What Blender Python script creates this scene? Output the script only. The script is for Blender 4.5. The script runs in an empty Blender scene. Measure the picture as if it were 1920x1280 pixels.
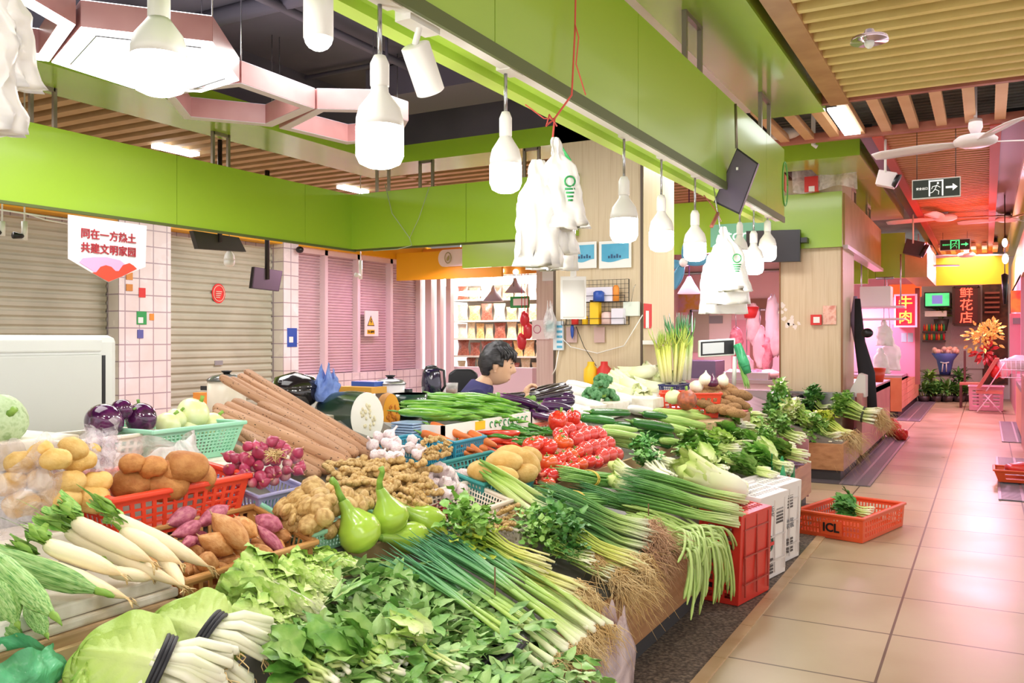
import bpy, bmesh, math, random
from mathutils import Vector, Matrix, noise
C = bpy.context.scene.collection
sc = bpy.context.scene
R = random.Random(7)
PI = math.pi
V = Vector
# ---------------------------------------------------------------- camera
CAM_H = 1.27; FPX = 1620.0; YAW = math.radians(28.8); HOR = 635.0
cam_d = bpy.data.cameras.new('camera'); cam = bpy.data.objects.new('camera', cam_d); C.objects.link(cam)
cam.location = (0, 0, CAM_H); cam.rotation_euler = (PI/2, 0, YAW)
cam_d.lens = 36.0*FPX/1920; cam_d.sensor_width = 36; cam_d.shift_y = -(640-HOR)/1920
cam_d.clip_start = .05; cam_d.clip_end = 200
sc.camera = cam
# ---------------------------------------------------------------- world, exposure
w = bpy.data.worlds.new('hall_daylight'); sc.world = w; w.use_nodes = True
bg = w.node_tree.nodes['Background']; bg.inputs[0].default_value = (1.0, .97, .95, 1); bg.inputs[1].default_value = 1.2
sc.view_settings.view_transform = 'Standard'; sc.view_settings.look = 'None'
sc.view_settings.exposure = 0.42; sc.view_settings.gamma = 1; sc.view_settings.use_curve_mapping = False
sc.cycles.max_bounces = 8; sc.cycles.transparent_max_bounces = 16; sc.cycles.sample_clamp_indirect = 6; sc.cycles.caustics_reflective = False; sc.cycles.caustics_refractive = False

def lamp(name, kind, loc, power, col=(1, 1, 1), size=.5, size_y=None, aim=None):
    d = bpy.data.lights.new(name, kind); d.energy = power; d.color = col
    if kind == 'AREA':
        d.size = size
        if size_y: d.shape = 'RECTANGLE'; d.size_y = size_y
    else: d.shadow_soft_size = size
    o = bpy.data.objects.new(name, d); C.objects.link(o); o.location = loc
    if aim is not None: o.rotation_euler = (V(aim)-V(loc)).to_track_quat('-Z', 'Y').to_euler()
    return o
# added fill lights, no fittings modelled (aisle side, behind the shopper, and over the stall)
LIGHTS = [((.9, -.8, 2.9), 55, 2.0, 1.0), ((-1.2, -1.4, 3.0), 45, 2.0, 1.0), ((.6, 3.6, 2.92), 14, 2.4, 4.0), ((.6, 7.0, 2.9), 16, 2.0, 3.),
          ((-3.2, 1.6, 3.02), 24, 1.5, 1.5), ((-3.4, 4.6, 3.02), 36, 1.5, 1.5), ((-7.3, 3.5, 2.95), 58, 1., 2.5), ((-7.3, 8.5, 2.95), 70, 1., 2.5), ((-4.6, 8.6, 2.95), 60, 2., .5), ((-2.0, 7.6, 2.9), 30, 1.2, .8), ((-.3, 18.3, 2.85), 40, .8, 2.)]
for i, (l, p, a, b) in enumerate(LIGHTS):
    lamp('ceiling_fill_light', 'AREA', l, p, (1, .97, .94), a, b, (l[0], l[1], 0))
PINK = (1, .5, .78)
for l, p in (((-2.6, 9.6, 2.15), 45), ((-2.8, 12.0, 2.15), 60), ((-2.0, 15.5, 2.1), 60), ((.2, 12.5, 2.5), 22), ((.0, 17.0, 2.5), 50), ((-.4, 14.5, 2.6), 22), ((-6.0, 7.9, 2.2), 30), ((-8.0, 11.5, 2.6), 24)):
    lamp('fresh_meat_light', 'AREA', l, p, PINK, .5, .5, (l[0]+.4, l[1]-.5, 0))
lamp('red_uplight', 'AREA', (-.25, 12.5, 2.2), 17, (1, .08, .05), .5, 2.5, (-.25, 12.6, 3))  # red up-light added to tint the slat ceiling, no lamp modelled

# ---------------------------------------------------------------- pixel -> point
FW = V((-math.sin(YAW), math.cos(YAW), 0)); RT = V((math.cos(YAW), math.sin(YAW), 0))
def S(x): return .33+.42*(-1.19-x)          # the sloping display
def at(u, v, z=None, x=None, y=None, d=None, h=None):
    r = FW*FPX+RT*(u-960)+V((0, 0, HOR-v)); o = V((0, 0, CAM_H))
    if z is not None: s = (z-CAM_H)/r.z
    elif x is not None: s = x/r.x
    elif y is not None: s = y/r.y
    elif d is not None: s = d/FPX
    else: s = (S(0)+h-CAM_H)/(r.z+.42*r.x)   # height h over the sloping display
    return o+r*s
def uv_of(p):
    p = V(p); q = p-V((0, 0, CAM_H)); zc = q.dot(FW)
    return 960+FPX*q.dot(RT)/zc, HOR-FPX*q.z/zc, zc
def mpp(p): return uv_of(p)[2]/FPX           # metres per pixel there
# ---------------------------------------------------------------- materials
def col(h):
    if not isinstance(h, str): return tuple(h)+(1,) if len(h) == 3 else tuple(h)
    h = h.lstrip('#'); out = []
    for i in (0, 2, 4):
        c = int(h[i:i+2], 16)/255; out.append(c/12.92 if c <= .04045 else ((c+.055)/1.055)**2.4)
    return tuple(out)+(1,)
MATS = {}
def M(name, cols, rough=.5, scale=8, detail=3, bump=0, spec=.5, attr=False, metal=0, emit=0, trans=0, rnd=0, coat=0, stretch=(1, 1, 1), lo=.35, hi=.65, bscale=None, sss=0, hue=0, world=False):
    if name in MATS: return MATS[name]
    m = bpy.data.materials.new(name); m.use_nodes = True; n = m.node_tree.nodes; L = m.node_tree.links
    b = n['Principled BSDF']; MATS[name] = m
    def setv(k, v):
        if k in b.inputs: b.inputs[k].default_value = v
    setv('Roughness', rough); setv('Metallic', metal); setv('Specular IOR Level', spec); setv('Coat Weight', coat); setv('Coat Roughness', .1); setv('Transmission Weight', trans)
    if sss: setv('Subsurface Weight', sss); b.inputs['Subsurface Radius'].default_value = (.02, .02, .01); setv('Subsurface Scale', .3)
    tc = n.new('ShaderNodeTexCoord'); mp = n.new('ShaderNodeMapping'); mp.inputs['Scale'].default_value = stretch
    if world:
        g = n.new('ShaderNodeNewGeometry'); L.new(g.outputs['Position'], mp.inputs[0])
    else: L.new(tc.outputs['Object'], mp.inputs[0])
    out = None
    multi = isinstance(cols, (list, tuple)) and not isinstance(cols[0], (int, float))
    if multi and len(cols) > 1:
        rp = n.new('ShaderNodeValToRGB'); e = rp.color_ramp.elements
        if attr:
            a = n.new('ShaderNodeAttribute'); a.attribute_name = 't'; src = a.outputs['Fac']
            if scale:
                ns = n.new('ShaderNodeTexNoise'); ns.inputs['Scale'].default_value = scale; L.new(mp.outputs[0], ns.inputs[0])
                ma = n.new('ShaderNodeMath'); ma.operation = 'MULTIPLY_ADD'; L.new(ns.outputs[0], ma.inputs[0]); ma.inputs[1].default_value = .22
                sb = n.new('ShaderNodeMath'); sb.operation = 'SUBTRACT'; L.new(src, sb.inputs[0]); sb.inputs[1].default_value = .11
                L.new(sb.outputs[0], ma.inputs[2]); src = ma.outputs[0]
            stops = cols
        else:
            ns = n.new('ShaderNodeTexNoise'); ns.inputs['Scale'].default_value = scale; ns.inputs['Detail'].default_value = detail
            L.new(mp.outputs[0], ns.inputs[0]); src = ns.outputs[0]
            k = len(cols)-1; stops = [(lo+(hi-lo)*i/k, c) for i, c in enumerate(cols)]
        while len(e) < len(stops): e.new(.5)
        for el, (p, c) in zip(e, stops): el.position = p; el.color = col(c)
        L.new(src, rp.inputs[0]); out = rp.outputs[0]
    else:
        cc = col(cols[0] if multi else cols); setv('Base Color', cc)
        if rnd or hue:
            rg = n.new('ShaderNodeRGB'); rg.outputs[0].default_value = cc; out = rg.outputs[0]
    if rnd or hue:
        oi = n.new('ShaderNodeObjectInfo'); hs = n.new('ShaderNodeHueSaturation'); mr = n.new('ShaderNodeMapRange')
        mr.inputs[3].default_value = 1-rnd; mr.inputs[4].default_value = 1+rnd; L.new(oi.outputs['Random'], mr.inputs[0]); L.new(mr.outputs[0], hs.inputs['Value'])
        if hue:
            m2 = n.new('ShaderNodeMapRange'); m2.inputs[3].default_value = .5-hue; m2.inputs[4].default_value = .5+hue; L.new(oi.outputs['Random'], m2.inputs[0]); L.new(m2.outputs[0], hs.inputs['Hue'])
        L.new(out, hs.inputs['Color']); out = hs.outputs[0]
    if out: L.new(out, b.inputs['Base Color'])
    if emit:
        setv('Emission Strength', emit)
        if out: L.new(out, b.inputs['Emission Color'])
        else: b.inputs['Emission Color'].default_value = b.inputs['Base Color'].default_value
    if bump:
        bn = n.new('ShaderNodeTexNoise'); bn.inputs['Scale'].default_value = bscale or scale*2; bn.inputs['Detail'].default_value = 4; L.new(mp.outputs[0], bn.inputs[0])
        bp = n.new('ShaderNodeBump'); bp.inputs['Strength'].default_value = bump; bp.inputs['Distance'].default_value = .01; L.new(bn.outputs[0], bp.inputs['Height']); L.new(bp.outputs[0], b.inputs['Normal'])
    return m
def film(name, tint, clear=.6, rough=.2, scale=14):
    """thin wrinkled plastic film: part clear, part milky"""
    if name in MATS: return MATS[name]
    m = bpy.data.materials.new(name); m.use_nodes = True; n = m.node_tree.nodes; L = m.node_tree.links; MATS[name] = m
    b = n['Principled BSDF']; b.inputs['Base Color'].default_value = col(tint); b.inputs['Roughness'].default_value = rough
    tr = n.new('ShaderNodeBsdfTransparent'); tr.inputs[0].default_value = col(tint); mx = n.new('ShaderNodeMixShader')
    tc = n.new('ShaderNodeTexCoord'); ns = n.new('ShaderNodeTexNoise'); ns.inputs['Scale'].default_value = scale; ns.inputs['Detail'].default_value = 5; ns.inputs['Distortion'].default_value = 1.5
    L.new(tc.outputs['Object'], ns.inputs[0]); mr = n.new('ShaderNodeMapRange'); mr.inputs[1].default_value = .3; mr.inputs[2].default_value = .75
    mr.inputs[3].default_value = min(1, clear+.15); mr.inputs[4].default_value = max(0, clear-.4); L.new(ns.outputs[0], mr.inputs[0]); L.new(mr.outputs[0], mx.inputs[0])
    L.new(b.outputs[0], mx.inputs[1]); L.new(tr.outputs[0], mx.inputs[2]); L.new(mx.outputs[0], n['Material Output'].inputs[0])
    bp = n.new('ShaderNodeBump'); bp.inputs['Strength'].default_value = .8; bp.inputs['Distance'].default_value = .02; L.new(ns.outputs[0], bp.inputs['Height']); L.new(bp.outputs[0], b.inputs['Normal'])
    return m
# ---------------------------------------------------------------- mesh builder
def frame_of(d, up=V((0, 0, 1))):
    x = V(d).normalized(); y = up.cross(x)
    if y.length < 1e-4: y = V((0, 1, 0)).cross(x)
    y.normalize(); return x, y, x.cross(y)
class MB:
    def __init__(s): s.v = []; s.f = []; s.t = []
    def add(s, vs, fs, t=None):
        k = len(s.v); s.v += [tuple(p) for p in vs]; s.t += list(t) if t is not None else [0]*len(vs); s.f += [tuple(i+k for i in q) for q in fs]; return s
    def box(s, lo, hi, mtx=None):
        vs = [V((x, y, z)) for z in (lo[2], hi[2]) for y in (lo[1], hi[1]) for x in (lo[0], hi[0])]
        if mtx: vs = [mtx @ p for p in vs]
        return s.add(vs, [(0, 2, 3, 1), (4, 5, 7, 6), (0, 1, 5, 4), (2, 6, 7, 3), (0, 4, 6, 2), (1, 3, 7, 5)])
    def cbox(s, c, sz, mtx=None): return s.box([c[i]-sz[i]/2 for i in range(3)], [c[i]+sz[i]/2 for i in range(3)], mtx)
    def bar(s, a, b, w, h=None, up=V((0, 0, 1))):
        a, b = V(a), V(b); h = h or w; x, y, z = frame_of(b-a, up); y *= w/2; z *= h/2
        return s.add([a-y-z, a+y-z, a-y+z, a+y+z, b-y-z, b+y-z, b-y+z, b+y+z], [(0, 1, 3, 2), (4, 6, 7, 5), (0, 4, 5, 1), (2, 3, 7, 6), (0, 2, 6, 4), (1, 5, 7, 3)])
    def tube(s, pts, rad, n=8, t=(0, 1), mod=None, flat=1.0, cap=True, up=V((0, 0, 1))):
        pts = [V(p) for p in pts]; k = len(pts); rad = rad if isinstance(rad, (list, tuple)) else [rad]*k
        vs = []; ts = []; y = None
        for i, p in enumerate(pts):
            d = pts[min(i+1, k-1)]-pts[max(i-1, 0)]
            if d.length < 1e-9: d = V((1, 0, 0))
            d.normalize()
            if y is None: _, y, z = frame_of(d, up)
            else:
                y = y-d*y.dot(d)
                if y.length < 1e-6: _, y, z = frame_of(d, up)
                y.normalize(); z = d.cross(y)
            for j in range(n):
                a = 2*PI*j/n; r = rad[i]*(mod(i/(k-1), a) if mod else 1)
                vs.append(p+y*(math.cos(a)*r)+z*(math.sin(a)*r*flat)); ts.append(t[0]+(t[1]-t[0])*i/(k-1))
        fs = [(i*n+j, i*n+(j+1) % n, (i+1)*n+(j+1) % n, (i+1)*n+j) for i in range(k-1) for j in range(n)]
        if cap: fs += [tuple(reversed(range(n))), tuple(range((k-1)*n, k*n))]
        return s.add(vs, fs, ts)
    def lathe(s, prof, n=16, mtx=None, t=(0, 1)):
        k = len(prof); vs = [V((r*math.cos(2*PI*j/n), r*math.sin(2*PI*j/n), z)) for r, z in prof for j in range(n)]
        if mtx: vs = [mtx @ p for p in vs]
        fs = [(i*n+j, i*n+(j+1) % n, (i+1)*n+(j+1) % n, (i+1)*n+j) for i in range(k-1) for j in range(n)]
        if prof[0][0] > 0: fs.append(tuple(reversed(range(n))))
        if prof[-1][0] > 0: fs.append(tuple(range((k-1)*n, k*n)))
        return s.add(vs, fs, [t[0]+(t[1]-t[0])*i/(k-1) for i in range(k) for j in range(n)])
    def ball(s, c, r, nu=14, nv=9, mod=None, mtx=None):
        r = r if isinstance(r, (list, tuple)) else (r, r, r); vs = []; ts = []
        for i in range(nv+1):
            ph = PI*i/nv
            for j in range(nu):
                a = 2*PI*j/nu; d = V((math.sin(ph)*math.cos(a), math.sin(ph)*math.sin(a), -math.cos(ph)))
                q = V((d.x*r[0], d.y*r[1], d.z*r[2]))*(mod(d) if mod else 1)
                if mtx: q = mtx @ q
                vs.append(V(c)+q); ts.append(i/nv)
        return s.add(vs, [(i*nu+j, i*nu+(j+1) % nu, (i+1)*nu+(j+1) % nu, (i+1)*nu+j) for i in range(nv) for j in range(nu)], ts)
    def grid(s, fn, nu, nv):
        vs = []; ts = []
        for i in range(nu+1):
            for j in range(nv+1):
                q = fn(i/nu, j/nv)
                if isinstance(q, tuple) and len(q) == 2: vs.append(q[0]); ts.append(q[1])
                else: vs.append(q); ts.append(0)
        return s.add(vs, [(i*(nv+1)+j, (i+1)*(nv+1)+j, (i+1)*(nv+1)+j+1, i*(nv+1)+j+1) for i in range(nu) for j in range(nv)], ts)
    def prism(s, poly, o, ex, ey, depth):
        """polygon in the plane (ex,ey) at o, extruded along ex x ey by depth (centred)"""
        ex, ey = V(ex), V(ey); nz = ex.cross(ey).normalized()*depth; k = len(poly)
        a = [V(o)+ex*p[0]+ey*p[1] for p in poly]
        return s.add(a+[p-nz for p in a], [tuple(range(k)), tuple(reversed(range(k, 2*k)))]+[(i, i+k, (i+1) % k+k, (i+1) % k) for i in range(k)])
    def leaf(s, p, d, nrm, L, W, bend=.3, cup=.15, ruf=.0, nx=6, ny=4, shape=None, ph=0, t=(0, 1), vein=0):
        x, y, z = frame_of(d, V(nrm)); p = V(p); shape = shape or (lambda a: math.sin(PI*min(1, .06+.94*a**.75))**.8)
        def fn(a, b):
            w = W*shape(a)*(b-.5); e = abs(b-.5)*2
            q = p+x*(L*(a-.12*bend*bend*a*a))+y*w+z*(-L*bend*a*a*.6+W*cup*e*e*shape(a)+ruf*W*e*math.sin(a*17+ph+b*5)+(vein*W*(math.cos((a-e*.3)*44)*e*(1-e)*3+3*math.exp(-(e/.07)**2)) if vein else 0))
            return q, t[0]+(t[1]-t[0])*(a*.6+e*.4)
        return s.grid(fn, nx, ny)
    def build(s, name, mat, parent=None, smooth=True, world=True, thick=0, bevel=0, sub=0, sharp=None):
        me = bpy.data.meshes.new(name); me.from_pydata(s.v, [], s.f); me.update()
        if any(s.t):
            a = me.attributes.new('t', 'FLOAT', 'POINT'); a.data.foreach_set('value', s.t)
        if smooth: me.polygons.foreach_set('use_smooth', [True]*len(me.polygons))
        me.materials.append(mat); o = bpy.data.objects.new(name, me); C.objects.link(o)
        if smooth and sharp:
            try: me.set_sharp_from_angle(angle=math.radians(sharp))
            except Exception: pass
        if parent:
            o.parent = parent
            if world: o.matrix_parent_inverse = parent.matrix_basis.inverted()
        if sub: md = o.modifiers.new('s', 'SUBSURF'); md.levels = sub; md.render_levels = sub
        if thick: md = o.modifiers.new('t', 'SOLIDIFY'); md.thickness = thick; md.offset = 0
        if bevel: md = o.modifiers.new('b', 'BEVEL'); md.width = bevel; md.segments = 2; md.limit_method = 'ANGLE'
        return o
def thing(name, label, cat, loc=(0, 0, 0), group=None, rotz=0):
    o = bpy.data.objects.new(name, None); C.objects.link(o); o.location = loc; o.rotation_euler = (0, 0, rotz); o.empty_display_size = .05
    return tag(o, label, cat, group)
def tag(o, label=None, cat=None, group=None, kind=None):
    if label: o['label'] = label
    if cat: o['category'] = cat
    if group: o['group'] = group
    if kind: o['kind'] = kind
    return o
def struct(name, mb, mat, **k): return tag(mb.build(name, mat, **k), kind='structure')
def dup(o, parent=None):
    c = o.copy(); C.objects.link(c)
    if parent: c.parent = parent
    for ch in [q for q in KIDS.get(o.name, [])]: dup(ch, c)
    return c
KIDS = {}
def proto(o):
    """remember the children of a prototype, for dup"""
    for ch in o.children: KIDS.setdefault(o.name, []).append(ch); proto(ch)
    return o
ORD = ('first second third fourth fifth sixth seventh eighth ninth tenth eleventh twelfth thirteenth fourteenth fifteenth sixteenth seventeenth eighteenth nineteenth twentieth').split()
def ordinal_labels(objs, fmt, key=lambda o: uv_of(o.matrix_basis.translation)[0]):
    for i, o in enumerate(sorted(objs, key=key)): o['label'] = fmt % ORD[i]
def text(s, size, mat, parent, o, ex, ey, name='lettering', depth=.002, align='CENTER', bold=0):
    cu = bpy.data.curves.new(name, 'FONT'); cu.body = s; cu.size = size; cu.align_x = align; cu.align_y = 'CENTER'; cu.extrude = depth; cu.offset = bold; cu.resolution_u = 3
    ob = bpy.data.objects.new(name, cu); C.objects.link(ob); dg = bpy.context.evaluated_depsgraph_get()
    me = bpy.data.meshes.new_from_object(ob.evaluated_get(dg)); bpy.data.objects.remove(ob)
    o2 = bpy.data.objects.new(name, me); me.materials.clear(); me.materials.append(mat); C.objects.link(o2)
    ex, ey = V(ex).normalized(), V(ey).normalized(); nz = ex.cross(ey)
    m = Matrix((ex, ey, nz)).transposed().to_4x4(); m.translation = V(o)+nz*.002
    me.transform(m)
    if parent: o2.parent = parent; o2.matrix_parent_inverse = parent.matrix_basis.inverted()
    return o2
X1, Y1, Z1 = V((1, 0, 0)), V((0, 1, 0)), V((0, 0, 1))
# ================================================================ the hall
def tile_mat(name, c1, c2, line, sx, sy, offs=(0, 0, 0), mortar=.008, rough=.3, plane='XY', bump=.0):
    m = bpy.data.materials.new(name); m.use_nodes = True; n = m.node_tree.nodes; L = m.node_tree.links; b = n['Principled BSDF']
    g = n.new('ShaderNodeNewGeometry'); sp = n.new('ShaderNodeSeparateXYZ'); cb = n.new('ShaderNodeCombineXYZ'); L.new(g.outputs['Position'], sp.inputs[0])
    L.new(sp.outputs[plane[0]], cb.inputs[0]); L.new(sp.outputs[plane[1]], cb.inputs[1])
    mp = n.new('ShaderNodeMapping'); mp.inputs['Location'].default_value = offs; L.new(cb.outputs[0], mp.inputs[0])
    br = n.new('ShaderNodeTexBrick'); br.offset = 0; br.inputs['Scale'].default_value = 1; br.inputs['Brick Width'].default_value = sx; br.inputs['Row Height'].default_value = sy
    br.inputs['Mortar Size'].default_value = mortar; br.inputs['Color1'].default_value = col(c1); br.inputs['Color2'].default_value = col(c2); br.inputs['Mortar'].default_value = col(line); br.inputs['Mortar Smooth'].default_value = .2
    L.new(mp.outputs[0], br.inputs[0])
    ns = n.new('ShaderNodeTexNoise'); ns.inputs['Scale'].default_value = 1.7; ns.inputs['Detail'].default_value = 5; L.new(g.outputs['Position'], ns.inputs[0])
    mx = n.new('ShaderNodeMix'); mx.data_type = 'RGBA'; mx.blend_type = 'MULTIPLY'; mx.inputs[0].default_value = .5
    rp = n.new('ShaderNodeValToRGB'); rp.color_ramp.elements[0].position = .35; rp.color_ramp.elements[0].color = (.72, .66, .58, 1); rp.color_ramp.elements[1].position = .6; rp.color_ramp.elements[1].color = (1, 1, 1, 1)
    L.new(ns.outputs[0], rp.inputs[0]); L.new(br.outputs[0], mx.inputs[6]); L.new(rp.outputs[0], mx.inputs[7]); L.new(mx.outputs[2], b.inputs['Base Color'])
    rr = n.new('ShaderNodeMapRange'); rr.inputs[3].default_value = rough*.75; rr.inputs[4].default_value = rough*1.4; L.new(ns.outputs[0], rr.inputs[0]); L.new(rr.outputs[0], b.inputs['Roughness'])
    return m
GREEN = M('green_panel', ['#93b929', '#9cc033'], rough=.32, scale=.6, coat=.25, world=True)
GREEN2 = M('soffit_panel', ['#93bd2a', '#a3c63c'], rough=.22, scale=.6, coat=.5, world=True)
DARK = M('dark_seam', '#2a2d18', rough=.8)
YEL = M('yellow_panel', '#f2b71c', rough=.45)
WOODS = M('slat_wood', ['#e6cb82', '#efd891'], rough=.55, scale=3, world=True)
WOODF = M('frame_wood', ['#b07e4c', '#c59562'], rough=.5, scale=4, world=True)
WOODR = M('red_wood', ['#9a5a48', '#b87060'], rough=.5, scale=4, world=True)
ROOF = M('grey_roof', ['#7f7b78', '#a29e9a'], rough=.8, scale=2, world=True)
BLACKC = M('dark_ceiling', ['#48454f', '#5a5662'], rough=.8, scale=1.2, world=True)
STEEL = M('stainless', '#b9b6ba', rough=.32, metal=.9)
BRACK = M('bracket_steel', '#8d8272', rough=.35, metal=.7)
LAM = M('beige_laminate', ['#cdb795', '#d9c6a8', '#d2bd9c'], rough=.45, scale=5, detail=6, stretch=(9, 9, .25), world=True)
LAM2 = M('pale_laminate', ['#dccaa4', '#e7d7b5'], rough=.45, scale=5, detail=6, stretch=(9, 9, .25), world=True)
PINKL = M('pinkish_laminate', ['#cfb1b0', '#dcc3c2'], rough=.5, scale=5, detail=6, stretch=(9, 9, .25), world=True)
WHITE = M('white_plastic', '#f1f0ee', rough=.4)
BLACK = M('black_plastic', '#1b1a1e', rough=.35)
REDP = M('red_plastic', '#e8482c', rough=.4)
CREAM = M('cream_paper', '#efe7d8', rough=.7)
BLUEP = M('blue_plastic', '#2d54b0', rough=.4)
TEAL = M('teal_plastic', '#3f9c9a', rough=.4)
GREENP = M('green_print', '#2f9d55', rough=.5)
RED = M('red_print', '#d8322f', rough=.5)
ORANGE = M('orange_print', '#ef9238', rough=.5)
GREY = M('grey_plastic', '#8e8d92', rough=.5)
YELP = M('yellow_print', '#f4c722', rough=.5)
GLOW = M('lit_diffuser', '#ffffff', emit=9)
FLOOR = tile_mat('beige_floor_tile', '#b39f80', '#bba88a', '#5f4c38', .6, .6, (.362, -4.04, 0), .006, .3)
struct('floor', MB().box((-14, -4, -.1), (7, 27, 0)), FLOOR, smooth=False)
GRIT = M('gritty_channel', ['#4b423c', '#6a5d53', '#8b7c6e'], rough=.7, scale=70, detail=2, bump=.5, bscale=90, world=True)
struct('floor_channel', MB().box((-1.32, -1, 0), (-.957, 6.92, .004)), GRIT, smooth=False)
KERB = M('kerb_stone', ['#c09f78', '#cdb08c'], rough=.4, scale=6, world=True)
k = MB()
for i in range(18): k.box((-.957, -1+.44*i, 0), (-.905, -1+.44*i+.436, .008))
struct('kerb_strip', k, KERB, smooth=False)
def grate(lo, hi, step=.032):
    g = MB(); g.box((lo[0], lo[1], 0), (hi[0], hi[1], .003)); y = lo[1]+.02
    struct('floor_grate_bed', g, M('grate_bed', '#4a4348', rough=.7), smooth=False)
    g = MB(); g.box((hi[0]-.02, lo[1], 0), (hi[0], hi[1], .012)); g.box((lo[0], lo[1], 0), (lo[0]+.02, hi[1], .012)); x = (lo[0]+hi[0])/2; g.box((x-.01, lo[1], 0), (x+.01, hi[1], .011))
    while y < hi[1]-.02: g.box((lo[0]+.02, y, 0), (hi[0]-.02, y+step*.5, .01)); y += step
    struct('floor_grate', g, M('grate_metal', '#9a8f98', rough=.4, metal=.6), smooth=False)
grate((-1.13, 7.97), (-.88, 12.3)); grate((-1.25, 14.6), (-.9, 19.8), .05); grate((.08, 7.8), (.42, 10.6)); grate((.16, 12.2), (.5, 15.2), .05)
struct('floor_grate_bed', MB().box((-2.6, 7.97, 0), (-1.13, 8.17, .006)), M('grate_bed', '#4a4348'), smooth=False)

def fascia(name, a, b, z0, z1, th, mat=GREEN, step=1.22, off=0.0):
    """a run of facing panels from a to b with hairline joints"""
    a, b = V(a), V(b); L = (b-a).length; d = (b-a)/L; m = MB(); s = -off
    while s < L:
        p0, p1 = max(0, s), min(L, s+step-.004)
        if p1 > p0: m.bar(a+d*p0+V((0, 0, (z0+z1)/2)), a+d*p1+V((0, 0, (z0+z1)/2)), th, z1-z0)
        s += step
    m2 = MB().bar(a+d*.01+V((0, 0, (z0+z1)/2)), b-d*.01+V((0, 0, (z0+z1)/2)), th-.008, z1-z0-.008)
    struct(name, m, mat, smooth=False); struct(name+'_core', m2, DARK, smooth=False)
ZB, ZT, XR, XL, YF = 2.13, 2.655, -1.3, -5.36, 6.6
# lower ring of green fascia round the stall
fascia('beam_right', (XR-.035, -2, 0), (XR-.035, 6.5, 0), ZB+.02, ZT, .07, off=.62)
struct('beam_right_underside', MB().box((XR-.15, -2, ZB+.03), (XR-.07, 6.5, ZB+.06)).box((XR-.2, -2, ZB), (XR-.145, 6.5, ZB+.05)), M('light_green_trim', '#b9d957', rough=.35), smooth=False)
struct('beam_right_back', MB().box((XR-.2, -2, ZB+.05), (XR-.17, 6.5, ZT)), GREEN, smooth=False)
struct('beam_right_lip', MB().box((XR-.006, -2, ZB-.012), (XR+.006, 6.5, ZB+.03)), M('beam_lip', '#55602a', rough=.5), smooth=False)
fascia('beam_left', (XL-.03, -2, 0), (XL-.03, YF, 0), ZB, ZT, .06, step=1.4, off=.5)
fascia('beam_back', (XL, YF-.03, 0), (-2.99, YF-.03, 0), ZB, ZT, .06, step=1.3)
struct('beam_lip', MB().box((XL-.01, -2, ZB-.02), (XL+.012, YF, ZB)).box((XL, YF-.012, ZB-.015), (-3.1, YF+.01, ZB)), M('beam_lip'  , '#55602a'), smooth=False)
struct('beam_far', MB().box((-6.9, 11, 2.33), (-4.0, 11.08, 2.75)), GREEN, smooth=False)
# upper ring
ZS = 2.92
def ring_side(n, lo, hi): struct(n, MB().box((lo[0], lo[1], ZS), (hi[0], hi[1], ZS+.16)), GREEN2, smooth=False)
ring_side('beam_upper_right', (-1.5, -2), (-1.03, 6.6)); ring_side('beam_upper_left', (-5.54, -2), (-4.95, 7.1)); ring_side('beam_upper_back', (-4.95, 6.6), (-1.75, 7.1))
struct('ceiling_light_trough', MB().box((-1.72, -2, ZS+.06), (-1.5, 6.6, ZS+.1)), M('pale_pink_panel', '#e6d2dc', rough=.3), smooth=False)
struct('ceiling_recess', MB().box((-5.1, -2, 3.46), (-1.4, 7.1, 3.5)), BLACKC, smooth=False)
rec = MB(); rec.box((-4.97, -2, ZS+.16), (-4.95, 6.6, 3.46)); rec.box((-1.5, -2, ZS+.16), (-1.48, 6.6, 3.46)); rec.box((-4.95, 6.6, ZS+.16), (-1.5, 6.62, 3.46))
struct('ceiling_recess_side', rec, BLACKC, smooth=False)
pp = MB()
for x, r in ((-2.0, .035), (-2.25, .02), (-3.9, .03), (-2.9, .02)): pp.tube([(x, -2, 3.36), (x, 6.5, 3.36)], r, 8)
for y, r in ((.9, .03), (2.6, .02), (4.1, .06), (5.4, .02)): pp.tube([(-4.9, y, 3.41), (-1.5, y, 3.41)], r, 8)
for x, y in ((-2.1, 4.6), (-2.5, 5.2), (-3.1, 3.2), (-3.7, 4.9), (-2.3, 2.7)): pp.tube([(x, y, 3.02), (x, y, 3.46)], .012, 6)
struct('ceiling_pipes', pp, M('dark_pipe', '#5c5866', rough=.6))
struct('ceiling_duct', MB().box((-4.4, 5.55, 3.2), (-1.6, 6.1, 3.44)).box((-2.35, 3.2, 3.25), (-1.65, 5.5, 3.44)), M('dark_duct', '#5b5764', rough=.6), smooth=False)
struct('ceiling', MB().box((-14, -4, 3.62), (7, 27, 3.7)), ROOF, smooth=False)
cor = MB(); 
for i in range(60): cor.box((-1.9, 6.2+i*.11, 3.40), (4, 6.255+i*.11, 3.44))
struct('ceiling_corrugation', cor, ROOF, smooth=False)
struct('ceiling_board', MB().box((-.85, -3, 3.06), (4, 6.5, 3.08)), M('slat_backing', '#6b5528', rough=.8), smooth=False)
# hangers between the two rings
hb = MB()
def hanger(x, y, dy=.0, dx=.0, g=.09):
    for s in (-1, 1): hb.box((x-.012+dx*s, y-.012+dy*s, ZT), (x+.012+dx*s, y+.012+dy*s, ZS))
    hb.bar((x-dx, y-dy, ZS-.012), (x+dx, y+dy, ZS-.012), .024)
for y in (1.0, 2.75, 4.35, 6.0): hanger(XR-.03, y, dy=.13)
for y in (1.8, 3.46, 4.95): hanger(XL-.03, y, dy=.08)
for x in (-5.05, -4.55, -3.45): hanger(x, YF+.03, dx=.07)
struct('ceiling_hangers', hb, BRACK, smooth=False)
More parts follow.
